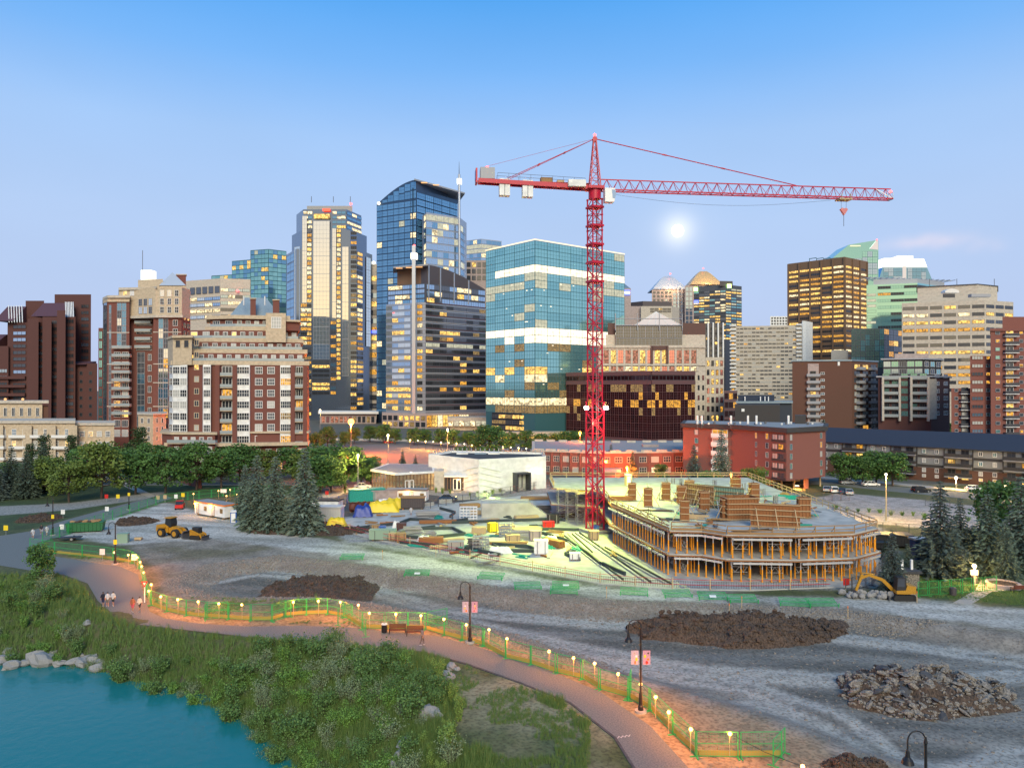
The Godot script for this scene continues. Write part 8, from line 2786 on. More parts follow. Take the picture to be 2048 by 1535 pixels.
func car(p: Vector3,col: String,kind: int,turn: float,label: String) -> void:
	var t := thing("parked_car",label,"car",p,turn)
	var b := MB.new()
	b.ext([V2(-2.25,0.35),V2(2.2,0.3),V2(2.28,0.62),V2(2.1,0.78),V2(1.1,0.92),V2(-1.5,0.98),V2(-2.2,0.92)],-0.88,0.88)
	mk(t,"body",b,M[col])
	b = MB.new()
	var rf2 := [[V2(-1.7,0.96),V2(1.1,0.9),V2(0.35,1.42),V2(-1.0,1.44)],[V2(-2.15,0.96),V2(1.1,0.9),V2(0.4,1.72),V2(-2.1,1.74)],[V2(-2.15,0.96),V2(1.1,0.9),V2(0.4,1.5),V2(-1.8,1.54)]][kind] as Array
	b.ext(rf2,-0.76,0.76)
	mk(t,"cabin_window",b,M["glass_dark"])
	b = MB.new()
	b.box(V3((rf2[2].x + rf2[3].x) * 0.5,rf2[2].y + 0.02,0),V3(rf2[2].x - rf2[3].x + 0.1,0.06,1.5))
	for s in [-0.77,0.77]:
		b.bar(V3(rf2[2].x,rf2[2].y,s),V3(rf2[1].x,0.9,s),0.06)
		b.bar(V3(rf2[3].x,rf2[3].y,s),V3(rf2[0].x,0.96,s),0.08)
		b.bar(V3(-0.3,rf2[2].y,s),V3(-0.3,0.94,s),0.07)
	mk(t,"roof",b,M[col])
	for x in [-1.4,1.4]:
		for s in [-0.78,0.78]:
			wheel(t,V3(x,0.32,s),0.32,0.22)
	for s in [-0.62,0.62]:
		bx(t,"headlight",V3(0.08,0.14,0.34),V3(2.25,0.66,s),M["panel_white"])
		bx(t,"tail_light",V3(0.06,0.16,0.3),V3(-2.24,0.8,s),M["red"])
# ---------------------------------------------------------------- fences,string lamps,path furniture
func pathside() -> void:
	rng.seed = 801
	glow("bulb_glow",1.0,0.5,0.13,9.0)
	var line := [60,1098,110,1106,165,1112,228,1119,266,1126,279,1136,286,1160,294,1188,303,1210,334,1222,372,1230,412,1234,456,1237,500,1240,545,1240,570,1232,612,1228,655,1227,690,1234,724,1256,772,1257,815,1257,850,1258,888,1269,925,1279,965,1290,1010,1315,1062,1328,1114,1345,1165,1357,1200,1378,1255,1394,1297,1418,1345,1467,1392,1512,1480,1513,1565,1512]
	var pm := {}
	for i in range(0,line.size() - 2,2):
		var a := hgp(line[i],line[i + 1])
		var b := hgp(line[i + 2],line[i + 3])
		var d := b - a
		d.y = 0
		var L := d.length()
		fence_panel("green temporary fence panel of wire mesh along the riverside path",a,atan2(-d.z,d.x),L,"path fence panels")
		var t := thing("silt_fence","strip of tan silt cloth at the foot of the path fence","silt fence",a,atan2(-d.z,d.x),"silt cloth strips")
		var s := MB.new()
		s.box(V3(L * 0.5,0.2,-0.25),V3(L,0.42,0.03))
		mk(t,"cloth",s,m("silt_cloth",0.42,0.28,0.06,0.8))
		for k in 3:
			bx(t,"stake",V3(0.05,0.6,0.05),V3(L * (k + 0.5) / 3.0,0.3,-0.3),M["wood"])
	for q in [[545,1243,0.9],[676,1250,1.1],[724,1259,-1.2],[855,1256,0.6],[1255,1400,1.3],[1545,1530,0.9],[410,1240,0.5]]:
		fence_panel("loose green fence panel standing at an angle to the path fence",hgp(q[0],q[1]),q[2],2.4,"angled fence panels")
	var bulbs := [229,1104,257,1109,275,1114,281,1123,284,1132,288,1144,303,1168,298,1181,322,1192,356,1198,397,1202,438,1206,484,1208,587,1203,637,1201,681,1203,717,1209,739,1225,792,1227,842,1230,888,1237,933,1248,978,1258,1014,1276,1098,1301,1147,1314,1189,1325,1236,1346,1281,1366,1311,1392,1337,1422,1381,1456,1459,1465,1604,1530]
	var cord := MB.new()
	var prev := Vector3.ZERO
	for i in range(0,bulbs.size(),2):
		var p := gp(bulbs[i],bulbs[i + 1],1.75)
		string_lamp(p,14.0,"small glowing bulb on a stake above the path fence","string bulbs along the path")
		if prev != Vector3.ZERO and prev.distance_to(p) < 9.0:
			var mid := (prev + p) * 0.5 - V3(0,0.18,0)
			cord.path([prev,mid,p],0.02,4)
		prev = p
	tag(mk(self,"festoon_cable",cord,M["plastic_black"]),"black cord linking the glowing bulbs along the path fence","cord")
	for q in [[387,987],[437,981],[453,991],[474,988],[460,979]]:
		string_lamp(gp(q[0],q[1],1.9),5.0,"glowing bulb on the fence behind the white trailer","bulbs behind the trailer")
	# curved black lamp posts with banners
	var gl := [[231,1128,6.0,0,"black lamp post with a yellow notice at the path junction"],[940,1284,6.0,1,"black lamp post with red banners near the benches"],[1281,1422,7.2,2,"black lamp post on a pale footing with two painted banners"],[106,1070,6.7,0,"black lamp post behind the green bin by the fence"],[258,1019,6.7,0,"black lamp post at the far end of the green fence"]]
	for q in gl:
		swan_lamp(gp(q[0],q[1]),q[2],q[3],q[4])
	swan_lamp(V3(22.9,0,-41.6),7.2,0,"black lamp post head rising in front of the broken slab heap")
	# sprayed survey scribble on the asphalt
	b0(gp(1236,1472,0.04))
	# benches,bins
	bench(gp(795,1266),PI + 0.06,"brown slatted bench next to the round litter bin")
	bench(gp(830,1270),PI + 0.08,"brown slatted bench farther from the litter bin")
	bench(gp(2020,1160),PI,"wooden park bench under the blue spruce")
	bench(gp(2035,1183),0.1,"low wooden bench on the park lawn")
	var t := thing("litter_bin","round black litter bin with white top beside the bench","bin",gp(769,1264))
	var b := MB.new()
	b.lathe(Vector3.ZERO,[V2(0.24,0),V2(0.3,0.1),V2(0.32,0.85),V2(0.28,0.9),V2(0.2,0.9)],14)
	mk(t,"body",b,M["lamp_black"])
	b = MB.new()
	b.lathe(Vector3.ZERO,[V2(0.34,0.92),V2(0.3,1.02),V2(0.16,1.05)],14)
	mk(t,"rim",b,M["panel_white"])
	for q in [[1905,1190,"brown rubbish barrel on the park lawn"],[1948,1166,"black bin with a white sign in the park"]]:
		t = thing("litter_bin",q[2],"bin",gp(q[0],q[1]))
		b = MB.new()
		b.lathe(Vector3.ZERO,[V2(0.3,0),V2(0.4,0.1),V2(0.42,1.0),V2(0.3,1.05),V2(0,1.05)],12)
		mk(t,"body",b,M["granite_dark"])
		if q[0] == 1948:
			bx(t,"sign_plate",V3(1.0,0.7,0.05),V3(0,1.5,0),M["panel_white"])
	t = thing("planter","round stone planter ring in the small park","planter",gp(2005,1172))
	b = MB.new()
	b.lathe(Vector3.ZERO,[V2(2.1,0),V2(2.1,0.55),V2(1.7,0.55),V2(1.7,0.3)],24)
	mk(t,"ring",b,M["stone_pink"])
	b = MB.new()
	b.lathe(Vector3.ZERO,[V2(1.72,0.4),V2(0.0,0.42)],20)
	mk(t,"soil_bed",b,M["soil"])
	t = thing("chimney_hut","tiny stone hut with two white chimney pipes by the young spruce","hut",gp(1812,1172))
	bx(t,"wall",V3(2.4,2.0,2.0),V3(0,1.0,0),M["rubble"])
	bx(t,"roof",V3(2.9,0.3,2.5),V3(0,2.15,0),M["roof_dark"])
	for s in [-0.6,0.7]:
		bx(t,"chimney",V3(0.28,1.3,0.28),V3(s,2.95,0),M["panel_white"])
	# signs and notices
	for q in [[205,1104,"white notice hung on the green fence"],[269,1115,"white and blue notice on the fence corner"],[236,993,"yellow diamond notice on the park fence"],[316,995,"white notice beside a tan one on the far fence"],[330,994,"tan notice on the far fence"],[352,993,"pale notice near the trailer fence"],[366,990,"yellow notice near the trailer fence"],[126,1024,"small white notice on the trail fence"],[214,1018,"small white notice on the green fence run"],[213,993,"red and orange notice at the park edge"],[654,986,"red stop panel on the blue barrier"],[1692,1164,"red notice on the dark wire fence"],[124,1054,"white notice on the nearer fence run"],[12,1056,"yellow notice beside the grassy bank"],[447,982,"large white notice on the fence behind the trailer"]]:
		var p := gp(q[0],q[1],1.2)
		t = thing("notice_board",q[2],"sign",V3(p.x,0,p.z))
		var big: bool = q[0] == 447
		bx(t,"board",V3(1.5 if big else 0.8,0.9,0.04),V3(0,1.3,0),M["yellow" if "yellow" in q[2] else "red" if "red" in q[2] else "wood_pale" if "tan" in q[2] else "panel_white"])
		bx(t,"post",V3(0.06,1.7,0.06),V3(0,0.85,-0.06),M["steel"])
	t = thing("yield_sign","red and white triangular yield sign on a pale post","sign",gp(290,1204))
	bx(t,"post",V3(0.09,2.2,0.09),V3(0,1.1,0),M["panel_white"])
	b = MB.new()
	b.ext([V2(-0.42,0.35),V2(0.42,0.35),V2(0,-0.4)],0.05,0.08,Basis.IDENTITY,V3(0,2.3,0))
	mk(t,"plate",b,M["red"])
	b = MB.new()
	b.ext([V2(-0.2,0.2),V2(0.2,0.2),V2(0,-0.16)],0.085,0.1,Basis.IDENTITY,V3(0,2.3,0))
	mk(t,"triangle",b,M["panel_white"])
	# survey stakes
	for q in [[765,1118],[1213,1195],[1458,1222],[1483,1215],[1695,1232],[1833,1204],[872,1113]]:
		t = thing("survey_stake","short survey stake with an orange tip on the gravel bank","stake",hgp(q[0],q[1]),0.0,"survey stakes")
		bx(t,"stake",V3(0.07,1.2,0.07),V3(0,0.6,0),M["wood_pale"])
		bx(t,"tip",V3(0.075,0.25,0.075),V3(0,1.3,0),M["orange"])
	# fence panels thrown down on the bank
	for q in [[680,1120],[808,1152],[955,1158],[1030,1180],[1105,1178],[1240,1190],[1398,1200],[1460,1206],[1560,1212],[1620,1214],[1100,1188],[1330,1196]]:
		t = fence_panel("green mesh panel lying flat on the gravel bank",hgp(q[0],q[1]) + V3(0,0.15,0),rf(-0.25,0.1),3.6,"fallen fence panels")
		t.rotation.x = -PI * 0.5 + 0.28
		if q[0] in [808,1105,1398]:
			bx(t,"notice",V3(0.8,0.5,0.03),V3(1.8,0.7,0.06),M["panel_white"])
	# fence runs in the distance
	for q in [[85,1085,330,1003,"green_mesh",14,"far green fence panel between trail and yard","yard fence panels"],[330,1003,560,980,"green_mesh",10,"green fence panel behind the white trailer","trailer fence panels"],[660,1010,745,998,"blue",5,"blue barrier panel by the driveway","blue barriers"],[1835,1192,1990,1180,"green_mesh",7,"green fence panel round the park lawn","park fence panels"]]:
		for k in q[5]:
			var a := gp(lerpf(q[0],q[2],k / float(q[5])),lerpf(q[1],q[3],k / float(q[5])))
			var e := gp(lerpf(q[0],q[2],(k + 1.0) / q[5]),lerpf(q[1],q[3],(k + 1.0) / q[5]))
			fence_panel(q[6],a,atan2(a.z - e.z,e.x - a.x),a.distance_to(e),q[7],q[4])
	for q in [[845,1020,1100,972,16],[1100,978,1150,968,4],[1690,1186,1745,1170,4],[1745,1170,1770,1130,4],[1690,1058,2048,1085,14],[1560,1002,1700,1000,8],[1850,1010,2048,1030,8]]:
		for k in q[4]:
			var a := gp(lerpf(q[0],q[2],k / float(q[4])),lerpf(q[1],q[3],k / float(q[4])))
			var e := gp(lerpf(q[0],q[2],(k + 1.0) / q[4]),lerpf(q[1],q[3],(k + 1.0) / q[4]))
			fence_panel("dark wire fence bay enclosing the building site",a,atan2(a.z - e.z,e.x - a.x),a.distance_to(e),"dark wire fence bays","steel_dark")
	for k in 6:
		var p := gp(855 + k * 36,1012 - k * 6.5)
		t = thing("concrete_barrier","pale concrete barrier block along the wire fence","barrier",p,0.3,"concrete barriers")
		b = MB.new()
		b.ext([V2(-0.35,0),V2(0.35,0),V2(0.15,0.4),V2(0.12,0.9),V2(-0.12,0.9),V2(-0.15,0.4)],-1.5,1.5,Basis(Vector3.UP,PI * 0.5))
		mk(t,"block",b,M["concrete"])
	for q in [[365,965,400,976,"low red brick garden wall below the park trees"],[640,962,720,952,"brick entrance wall with stone-capped piers"]]:
		t = thing("brick_wall",q[4],"wall",gp(q[0],q[1]))
		var e := gp(q[2],q[3]) - t.position
		b = MB.new()
		b.bar(V3(0,0.8,0),e + V3(0,0.8,0),0.35,1.6)
		mk(t,"wall",b,M["brick_rust"])
		for k in 3:
			bx(t,"pier",V3(0.7,2.1,0.7),e * (k / 2.0) + V3(0,1.05,0),M["brick_rust"])
			bx(t,"pier_cap",V3(0.9,0.2,0.9),e * (k / 2.0) + V3(0,2.2,0),M["stone_pale"])
func b0(p: Vector3) -> void:
	var t := thing("paint_mark","sprayed white scribble on the asphalt path","marking",p)
	for k in 7:
		bx(t,"stroke",V3(0.05,0.006,0.34),V3(k * 0.15,0.003,-0.05 * k),M["stain_white"],0.7 if k % 2 else -0.5)
func fence_panel(label: String,a: Vector3,turn: float,L: float,group: String,mat := "green_mesh") -> Node3D:
	var t := thing("fence_panel",label,"fence",a,turn,group)
	var wr := 0.02 if "fallen" in group else 0.007
	var key := "fp%.1f_%.3f" % [round(L * 2.0) / 2.0,wr]
	if not kit_.has(key):
		var l: float = round(L * 2.0) / 2.0
		var f := MB.new()
		var w := MB.new()
		for yy in [0.12,1.0,1.85]:
			f.bar(V3(0,yy,0),V3(l,yy,0),0.04)
		for x in [0.03,l - 0.03]:
			f.bar(V3(x,0,0),V3(x,1.87,0),0.06)
		for x in [0.03,l - 0.03]:
			f.box(V3(x,0.03,0),V3(0.1,0.05,0.8))
		for k in range(1,int(l / 0.2)):
			w.bar(V3(k * 0.2,0.12,0),V3(k * 0.2,1.85,0),wr)
		for k in range(1,9):
			w.bar(V3(0,0.12 + k * 0.19,0),V3(l,0.12 + k * 0.19,0),wr)
		kit_[key] = f.mesh()
		kit_[key + "w"] = w.mesh()
	put(t,"frame",kit_[key],M[mat])
	put(t,"wire_mesh",kit_[key + "w"],M[mat])
	return t
func string_lamp(p: Vector3,e: float,label: String,group: String) -> void:
	var t := thing("string_bulb",label,"lamp",V3(p.x,height(p.x,p.z),p.z),0.0,group)
	var h := p.y - t.position.y
	bx(t,"stake",V3(0.05,h - 0.05,0.05),V3(0,h * 0.5,-0.1),M["wood_pale"])
	put(t,"bulb",kit_["ball"],M["bulb_glow"],V3(0,h,0),SC(Vector3.ONE * 0.14))
	lamp(t,V3(0,h,0),Color(1,0.56,0.16),e,0.12)
func swan_lamp(p: Vector3,h: float,banners: int,label: String) -> void:
	var t := thing("lamp_post",label,"lamp post",p)
	var b := MB.new()
	b.lathe(Vector3.ZERO,[V2(0.5,0),V2(0.5,0.18),V2(0,0.2)],12)
	mk(t,"footing",b,M["concrete"])
	b = MB.new()
	b.lathe(Vector3.ZERO,[V2(0.24,0.2),V2(0.22,0.5),V2(0.16,0.6),V2(0.15,1.5),V2(0.09,1.7),V2(0.075,h - 0.4),V2(0.11,h - 0.3),V2(0.05,h)],12)
	mk(t,"post",b,M["lamp_black"])
	b = MB.new()
	var pts := []
	for k in 9:
		var a := PI * k / 8.0
		pts.append(V3(-0.5 + 0.5 * cos(a),h - 0.2 + 0.55 * sin(a),0))
	pts.append(V3(-1.0,h - 0.75,0))
	b.path(pts,0.04,6)
	mk(t,"arm",b,M["lamp_black"])
	b = MB.new()
	b.lathe(V3(-1.0,h - 1.45,0),[V2(0.34,0),V2(0.27,0.22),V2(0.13,0.38),V2(0.09,0.72),V2(0.03,0.8)],14)
	mk(t,"lamp_shade",b,M["lamp_black"])
	if p.x < -75.0 or label.contains("notice"):
		bx(t,"notice",V3(0.5,0.7,0.04),V3(0.05,3.4,0.12),M["yellow"])
	for k in (2 if banners else 0):
		var s := -1.0 if k == 0 else 1.0
		var y := h * 0.62
		bx(t,"banner_arm",V3(0.8,0.04,0.04),V3(s * 0.45,y + 0.62,0),M["lamp_black"])
		var bn := Node3D.new()
		bn.name = "banner"
		t.add_child(bn,true)
		bx(bn,"cloth",V3(0.62,1.15,0.02),V3(s * 0.48,y,0),m("banner%d%d" % [banners,k],[0.62,0.55][k],[0.5,0.34][k],[0.62,0.5][k],0.7,0,T["wear"],0.9))
		for j in 4:
			var r := MB.new()
			r.ball(Vector3.ZERO,V3(rf(0.08,0.16),rf(0.1,0.22),0.016),8,5)
			mk(bn,"painted_shape",r,M[[["orange","yellow","panel_white","stone_pink"],["red","orange","yellow","granite_dark"]][k][j]],V3(s * 0.48 + rf(-0.14,0.14),y - 0.4 + j * 0.25,0.0))
func bench(p: Vector3,turn: float,label: String) -> void:
	var t := thing("park_bench",label,"bench",p,turn)
	for k in 4:
		bx(t,"seat_slat",V3(1.8,0.04,0.1),V3(0,0.45,-0.2 + k * 0.13),M["bench_wood"])
		bx(t,"back_slat",V3(1.8,0.1,0.04),V3(0,0.56 + k * 0.12,0.3 + k * 0.025),M["bench_wood"])
	for s in [-0.85,0.85]:
		var b := MB.new()
		b.bar(V3(s,0,-0.22),V3(s,0.62,-0.22),0.06)
		b.bar(V3(s,0,0.3),V3(s,0.95,0.4),0.06)
		b.bar(V3(s,0.62,-0.24),V3(s,0.62,0.36),0.06)
		mk(t,"leg",b,M["lamp_black"])
# ---------------------------------------------------------------- machines,cabins,people
func machines() -> void:
	rng.seed = 903
	var cy: Material = M["cat_yellow"]
	# wheel loader
	var t := thing("wheel_loader","yellow wheel loader with its bucket lowered on the haul road","loader",gp(346,1072),-0.35)
	for x in [-1.55,1.55]:
		for s in [-1.05,1.05]:
			wheel(t,V3(x,0.78,s),0.78,0.6,"cat_yellow")
	var b := MB.new()
	b.ext([V2(-3.1,0.9),V2(-0.3,0.8),V2(-0.3,1.9),V2(-1.2,2.3),V2(-3.0,2.0)],-0.8,0.8)
	b.ext([V2(-0.3,0.7),V2(1.9,0.7),V2(1.9,1.7),V2(0.5,1.9),V2(-0.3,1.6)],-0.55,0.55)
	for s in [-1.0,1.0]:
		b.box(V3(-1.6,1.72,s * 1.05),V3(1.7,0.12,0.7))
	mk(t,"body",b,cy)
	b = MB.new()
	b.ext([V2(-1.15,1.9),V2(0.2,1.8),V2(0.35,2.3),V2(0.1,3.3),V2(-1.0,3.3)],-0.7,0.7)
	mk(t,"cab_window",b,M["glass_dark"])
	bx(t,"cab_roof",V3(1.5,0.14,1.6),V3(-0.45,3.4,0),cy)
	for s in [-1.0,1.0]:
		b = MB.new()
		b.ext([V2(0.9,1.7),V2(2.2,1.5),V2(3.2,0.6),V2(3.0,0.4),V2(1.9,1.1),V2(0.9,1.35)],s * 0.5 - 0.1,s * 0.5 + 0.1)
		mk(t,"lift_arm",b,cy)
	bucket(t,V3(3.3,0.1,0),1.3,2.8)
	# compact track loader
	t = thing("track_loader","compact yellow track loader with a black cab beside the wheel loader","loader",gp(396,1077),-0.3)
	for s in [-0.75,0.75]:
		track(t,V3(0,0,s),2.2,0.65,0.4)
	b = MB.new()
	b.ext([V2(-1.3,0.5),V2(0.9,0.5),V2(0.9,0.95),V2(0.3,1.1),V2(-1.0,1.6),V2(-1.3,1.5)],-0.55,0.55)
	mk(t,"body",b,cy)
	b = MB.new()
	b.ext([V2(-0.8,1.1),V2(0.5,1.0),V2(0.5,2.05),V2(-0.8,2.1)],-0.5,0.5)
	mk(t,"cab",b,M["plastic_black"])
	for s in [-0.68,0.68]:
		b = MB.new()
		b.ext([V2(-1.2,1.6),V2(-1.0,1.75),V2(1.1,1.0),V2(1.5,0.25),V2(1.25,0.25),V2(0.9,0.85)],s - 0.09,s + 0.09)
		mk(t,"lift_arm",b,cy)
	bucket(t,V3(1.5,0.05,0),0.7,1.9)
	# mini excavator
	t = thing("excavator","yellow mini excavator digging beside the park fence","excavator",gp(1803,1197),PI - 0.05)
	for s in [-0.8,0.8]:
		track(t,V3(0,0,s),2.9,0.7,0.45)
	b = MB.new()
	b.tube(V3(0,0.6,0),V3(0,0.85,0),0.6,0.6,14)
	b.ext([V2(-1.3,0.85),V2(1.0,0.85),V2(1.0,1.25),V2(-0.1,1.3),V2(-0.3,1.9),V2(-1.35,1.8)],-0.85,0.85)
	mk(t,"house",b,cy)
	b = MB.new()
	b.ext([V2(-0.2,1.25),V2(0.95,1.25),V2(0.85,2.9),V2(-0.2,2.9)],-0.75,0.3)
	mk(t,"cab",b,M["plastic_black"])
	b = MB.new()
	b.ext([V2(0.0,1.75),V2(0.88,1.75),V2(0.8,2.75),V2(0.0,2.75)],-0.78,0.33)
	mk(t,"cab_window",b,M["glass_house"])
	var bp := [V3(1.0,1.1,0.4),V3(2.2,2.3,0.4),V3(3.9,2.9,0.4),V3(4.9,2.5,0.4)]
	b = MB.new()
	for i in 3:
		b.bar(bp[i],bp[i + 1],0.26,0.42 - i * 0.06)
	mk(t,"boom",b,cy)
	b = MB.new()
	b.bar(V3(4.7,3.0,0.4),V3(5.5,0.9,0.4),0.22,0.3)
	b.tube(V3(3.2,3.0,0.4),V3(4.8,3.15,0.4),0.07)
	mk(t,"stick",b,cy)
	b = MB.new()
	b.ext([V2(5.6,1.0),V2(5.9,0.4),V2(5.5,-0.05),V2(4.9,0.1),V2(5.1,0.5)],0.0,0.8)
	mk(t,"bucket",b,M["steel_dark"])
	bx(t,"dozer_blade",V3(0.12,0.5,1.9),V3(1.9,0.3,0),M["steel_dark"])
	# utility truck
	t = thing("utility_truck","small red utility truck parked at the trailer's end","truck",gp(360,1017),-1.3)
	bx(t,"body",V3(3.2,0.7,1.6),V3(0,0.75,0),M["red"])
	b = MB.new()
	b.ext([V2(-0.5,1.1),V2(1.1,1.1),V2(0.7,1.8),V2(-0.5,1.8)],-0.72,0.72)
	mk(t,"cab_window",b,M["glass_dark"])
	bx(t,"cab_roof",V3(1.4,0.08,1.5),V3(0.1,1.84,0),M["red"])
	for x in [-1.0,1.05]:
		for s in [-0.72,0.72]:
			wheel(t,V3(x,0.38,s),0.38,0.3)
	# skip,trailer,boxes
	t = thing("skip_bin","dark green ribbed waste skip heaped with rubbish","skip",gp(172,1062),0.28)
	b = MB.new()
	b.ext([V2(-2.9,0.2),V2(2.9,0.2),V2(3.1,1.7),V2(-3.1,1.7)],-1.1,1.1)
	mk(t,"body",b,M["green_paint"])
	for k in 9:
		bx(t,"rib",V3(0.14,1.4,0.12),V3(-2.6 + k * 0.65,0.95,1.15),M["green_paint"])
	bx(t,"rim",V3(6.3,0.14,2.4),V3(0,1.72,0),M["green_paint"])
	for k in 14:
		put(t,"rubbish",kit_["stone%d" % (k % 4)],M[["wood","soil","cardboard"][k % 3]],V3(rf(-2.5,2.5),1.85,rf(-0.8,0.8)),SC(V3(0.5,0.25,0.35)))
	t = thing("utility_box","pale green utility cabinet on the gravel by the lamp post","cabinet",gp(247,1084),0.2)
	bx(t,"body",V3(1.7,1.5,1.3),V3(0,0.75,0),M["utility_green"])
	bx(t,"lid",V3(1.8,0.1,1.4),V3(0,1.55,0),M["utility_green"])
	t = thing("small_pallet","pale wooden pallet table beside the utility cabinet","pallet",gp(277,1079),0.1)
	stack(t,1.2,0.9,2,"wood_pale")
	t = thing("flat_trailer","low black flat trailer beside the green skip","trailer",gp(142,1080),0.3)
	bx(t,"deck",V3(3.4,0.15,1.6),V3(0,0.55,0),M["plastic_black"])
	bx(t,"drawbar",V3(1.6,0.1,0.1),V3(-2.4,0.5,0),M["plastic_black"])
	for s in [-0.85,0.85]:
		wheel(t,V3(0.3,0.35,s),0.35,0.22)
	for q in [["portable_toilet",467,1044,"yellow","blue","blue and yellow portable toilet beside the trailer"]]:
		t = thing(q[0],q[5],"toilet",gp(q[1],q[2]),0.3)
		portaloo(t,q[4],"panel_white")
		bx(t,"side_panel",V3(0.04,1.9,1.0),V3(-0.6,1.0,0),M["yellow"])
	cabin("white site trailer with an orange roof trim and two lit doors",gp(432,1032),10.5,3.0,2.7,-0.62,"panel_white","orange",true)
	cabin("white and grey site office cabin beside the pink container",gp(815,1002),9.5,3.0,2.7,-0.1,"panel_white","concrete_brown",true)
	cabin("flat grey-roofed cabin half behind the blue spruce",gp(652,1024),6.5,3.0,2.6,-0.1,"panel_white","siding_dark",false)
	cabin("pale grey steel site box with a round green emblem",gp(662,1044),4.6,2.6,3.0,-0.05,"aluminium","aluminium",false)
	cabin("turquoise shipping container open at its end",gp(733,1004),8.0,2.6,3.0,0.35,"teal_paint","teal_paint",false)
	cabin("dusty pink shipping container beside the turquoise one",gp(768,1003),6.2,2.5,2.6,0.1,"stone_pink","stone_pink",false)
	cabin("dark plywood hoarding box behind the site office",gp(826,1018),5.0,2.0,2.6,0.0,"granite_dark","wood",false)
	cabin("long black stacked pipe crates behind the frame building",gp(1768,1092),8.0,3.0,2.0,-0.15,"plastic_black","plastic_black",false)
	cabin("low black crate row beside the pipe crates",gp(1740,1098),5.0,2.4,1.2,-0.1,"plastic_black","plastic_black",false)
	cabin("upright dark blue steel panel box by the tall dark spruce",gp(1838,1135),2.0,1.6,4.2,0.1,"car_blue","steel",false)
	for k in 3:
		var p := gp(709 + k * 12.0,1024 - k)
		t = thing("cable_reel",["large brown cable reel nearest the spruces","red-brown cable reel in the middle","cable reel wound with blue cable"][k],"cable reel",p,1.2)
		b = MB.new()
		for z in [-0.6,0.6]:
			b.tube(V3(0,1.1,z - 0.06),V3(0,1.1,z + 0.06),1.1,-1,18)
		mk(t,"flange",b,M["bench_wood"])
		b = MB.new()
		b.tube(V3(0,1.1,-0.55),V3(0,1.1,0.55),0.75,-1,16)
		mk(t,"drum",b,M["brick_red" if k < 2 else "blue"])
	# walkers
	for q in [[207,1212,Color(0.03,0.03,0.05),Color(0.02,0.03,0.10),0.2,"person in a dark shirt and navy trousers walking on the path"],[216,1212,Color(0.75,0.75,0.78),Color(0.25,0.2,0.15),0.4,"person in a white shirt and tan shorts walking between two others"],[227,1211,Color(0.7,0.7,0.72),Color(0.04,0.04,0.05),0.1,"person in a pale top and black shorts walking beside the group"],[266,1223,Color(0.45,0.16,0.08),Color(0.75,0.12,0.16),3.3,"person with long hair in pink shorts by the fence corner"],[280,1222,Color(0.72,0.68,0.62),Color(0.04,0.04,0.05),3.0,"person in a cream shirt and black shorts by the yield sign"],[66,1076,Color(0.7,0.72,0.75),Color(0.6,0.6,0.62),0.5,"person in white on the upper path junction"],[83,1068,Color(0.05,0.05,0.06),Color(0.5,0.5,0.55),0.7,"person in a black top by the upper path fence"],[94,1070,Color(0.6,0.65,0.65),Color(0.7,0.7,0.7),0.2,"person in pale clothes beside the fence post"],[845,1289,Color(0.28,0.22,0.2),Color(0.1,0.09,0.09),1.6,"person in brown walking past the benches"],[822,1030,Color(0.7,0.7,0.7),Color(0.6,0.6,0.6),0.0,"worker in white overalls by the site office"]]:
		person(gp(q[0],q[1],0.12 if q[1] == 1030 else 0.03),q[4],q[2],q[3],q[5])
func bucket(t: Node3D,o: Vector3,s: float,w: float) -> void:
	var b := MB.new()
	b.ext([V2(0,0),V2(s,-0.02),V2(s,0.05),V2(0.2 * s,0.12 * s),V2(0.1 * s,0.6 * s),V2(0.4 * s,0.95 * s),V2(0.32 * s,s),V2(-0.05 * s,0.65 * s)],-w * 0.5,w * 0.5,Basis.IDENTITY,o)
	mk(t,"bucket",b,M["steel_dark"])
func track(t: Node3D,o: Vector3,l: float,h: float,w: float) -> void:
	var b := MB.new()
	b.ext([V2(-l * 0.5,h * 0.35),V2(-l * 0.42,0),V2(l * 0.42,0),V2(l * 0.5,h * 0.35),V2(l * 0.42,h),V2(-l * 0.42,h)],-w * 0.5,w * 0.5,Basis.IDENTITY,o)
	for k in 12:
		b.box(o + V3(-l * 0.4 + l * 0.8 * k / 11.0,h + 0.02,0),V3(0.08,0.06,w))
	mk(t,"track",b,M["rubber"])
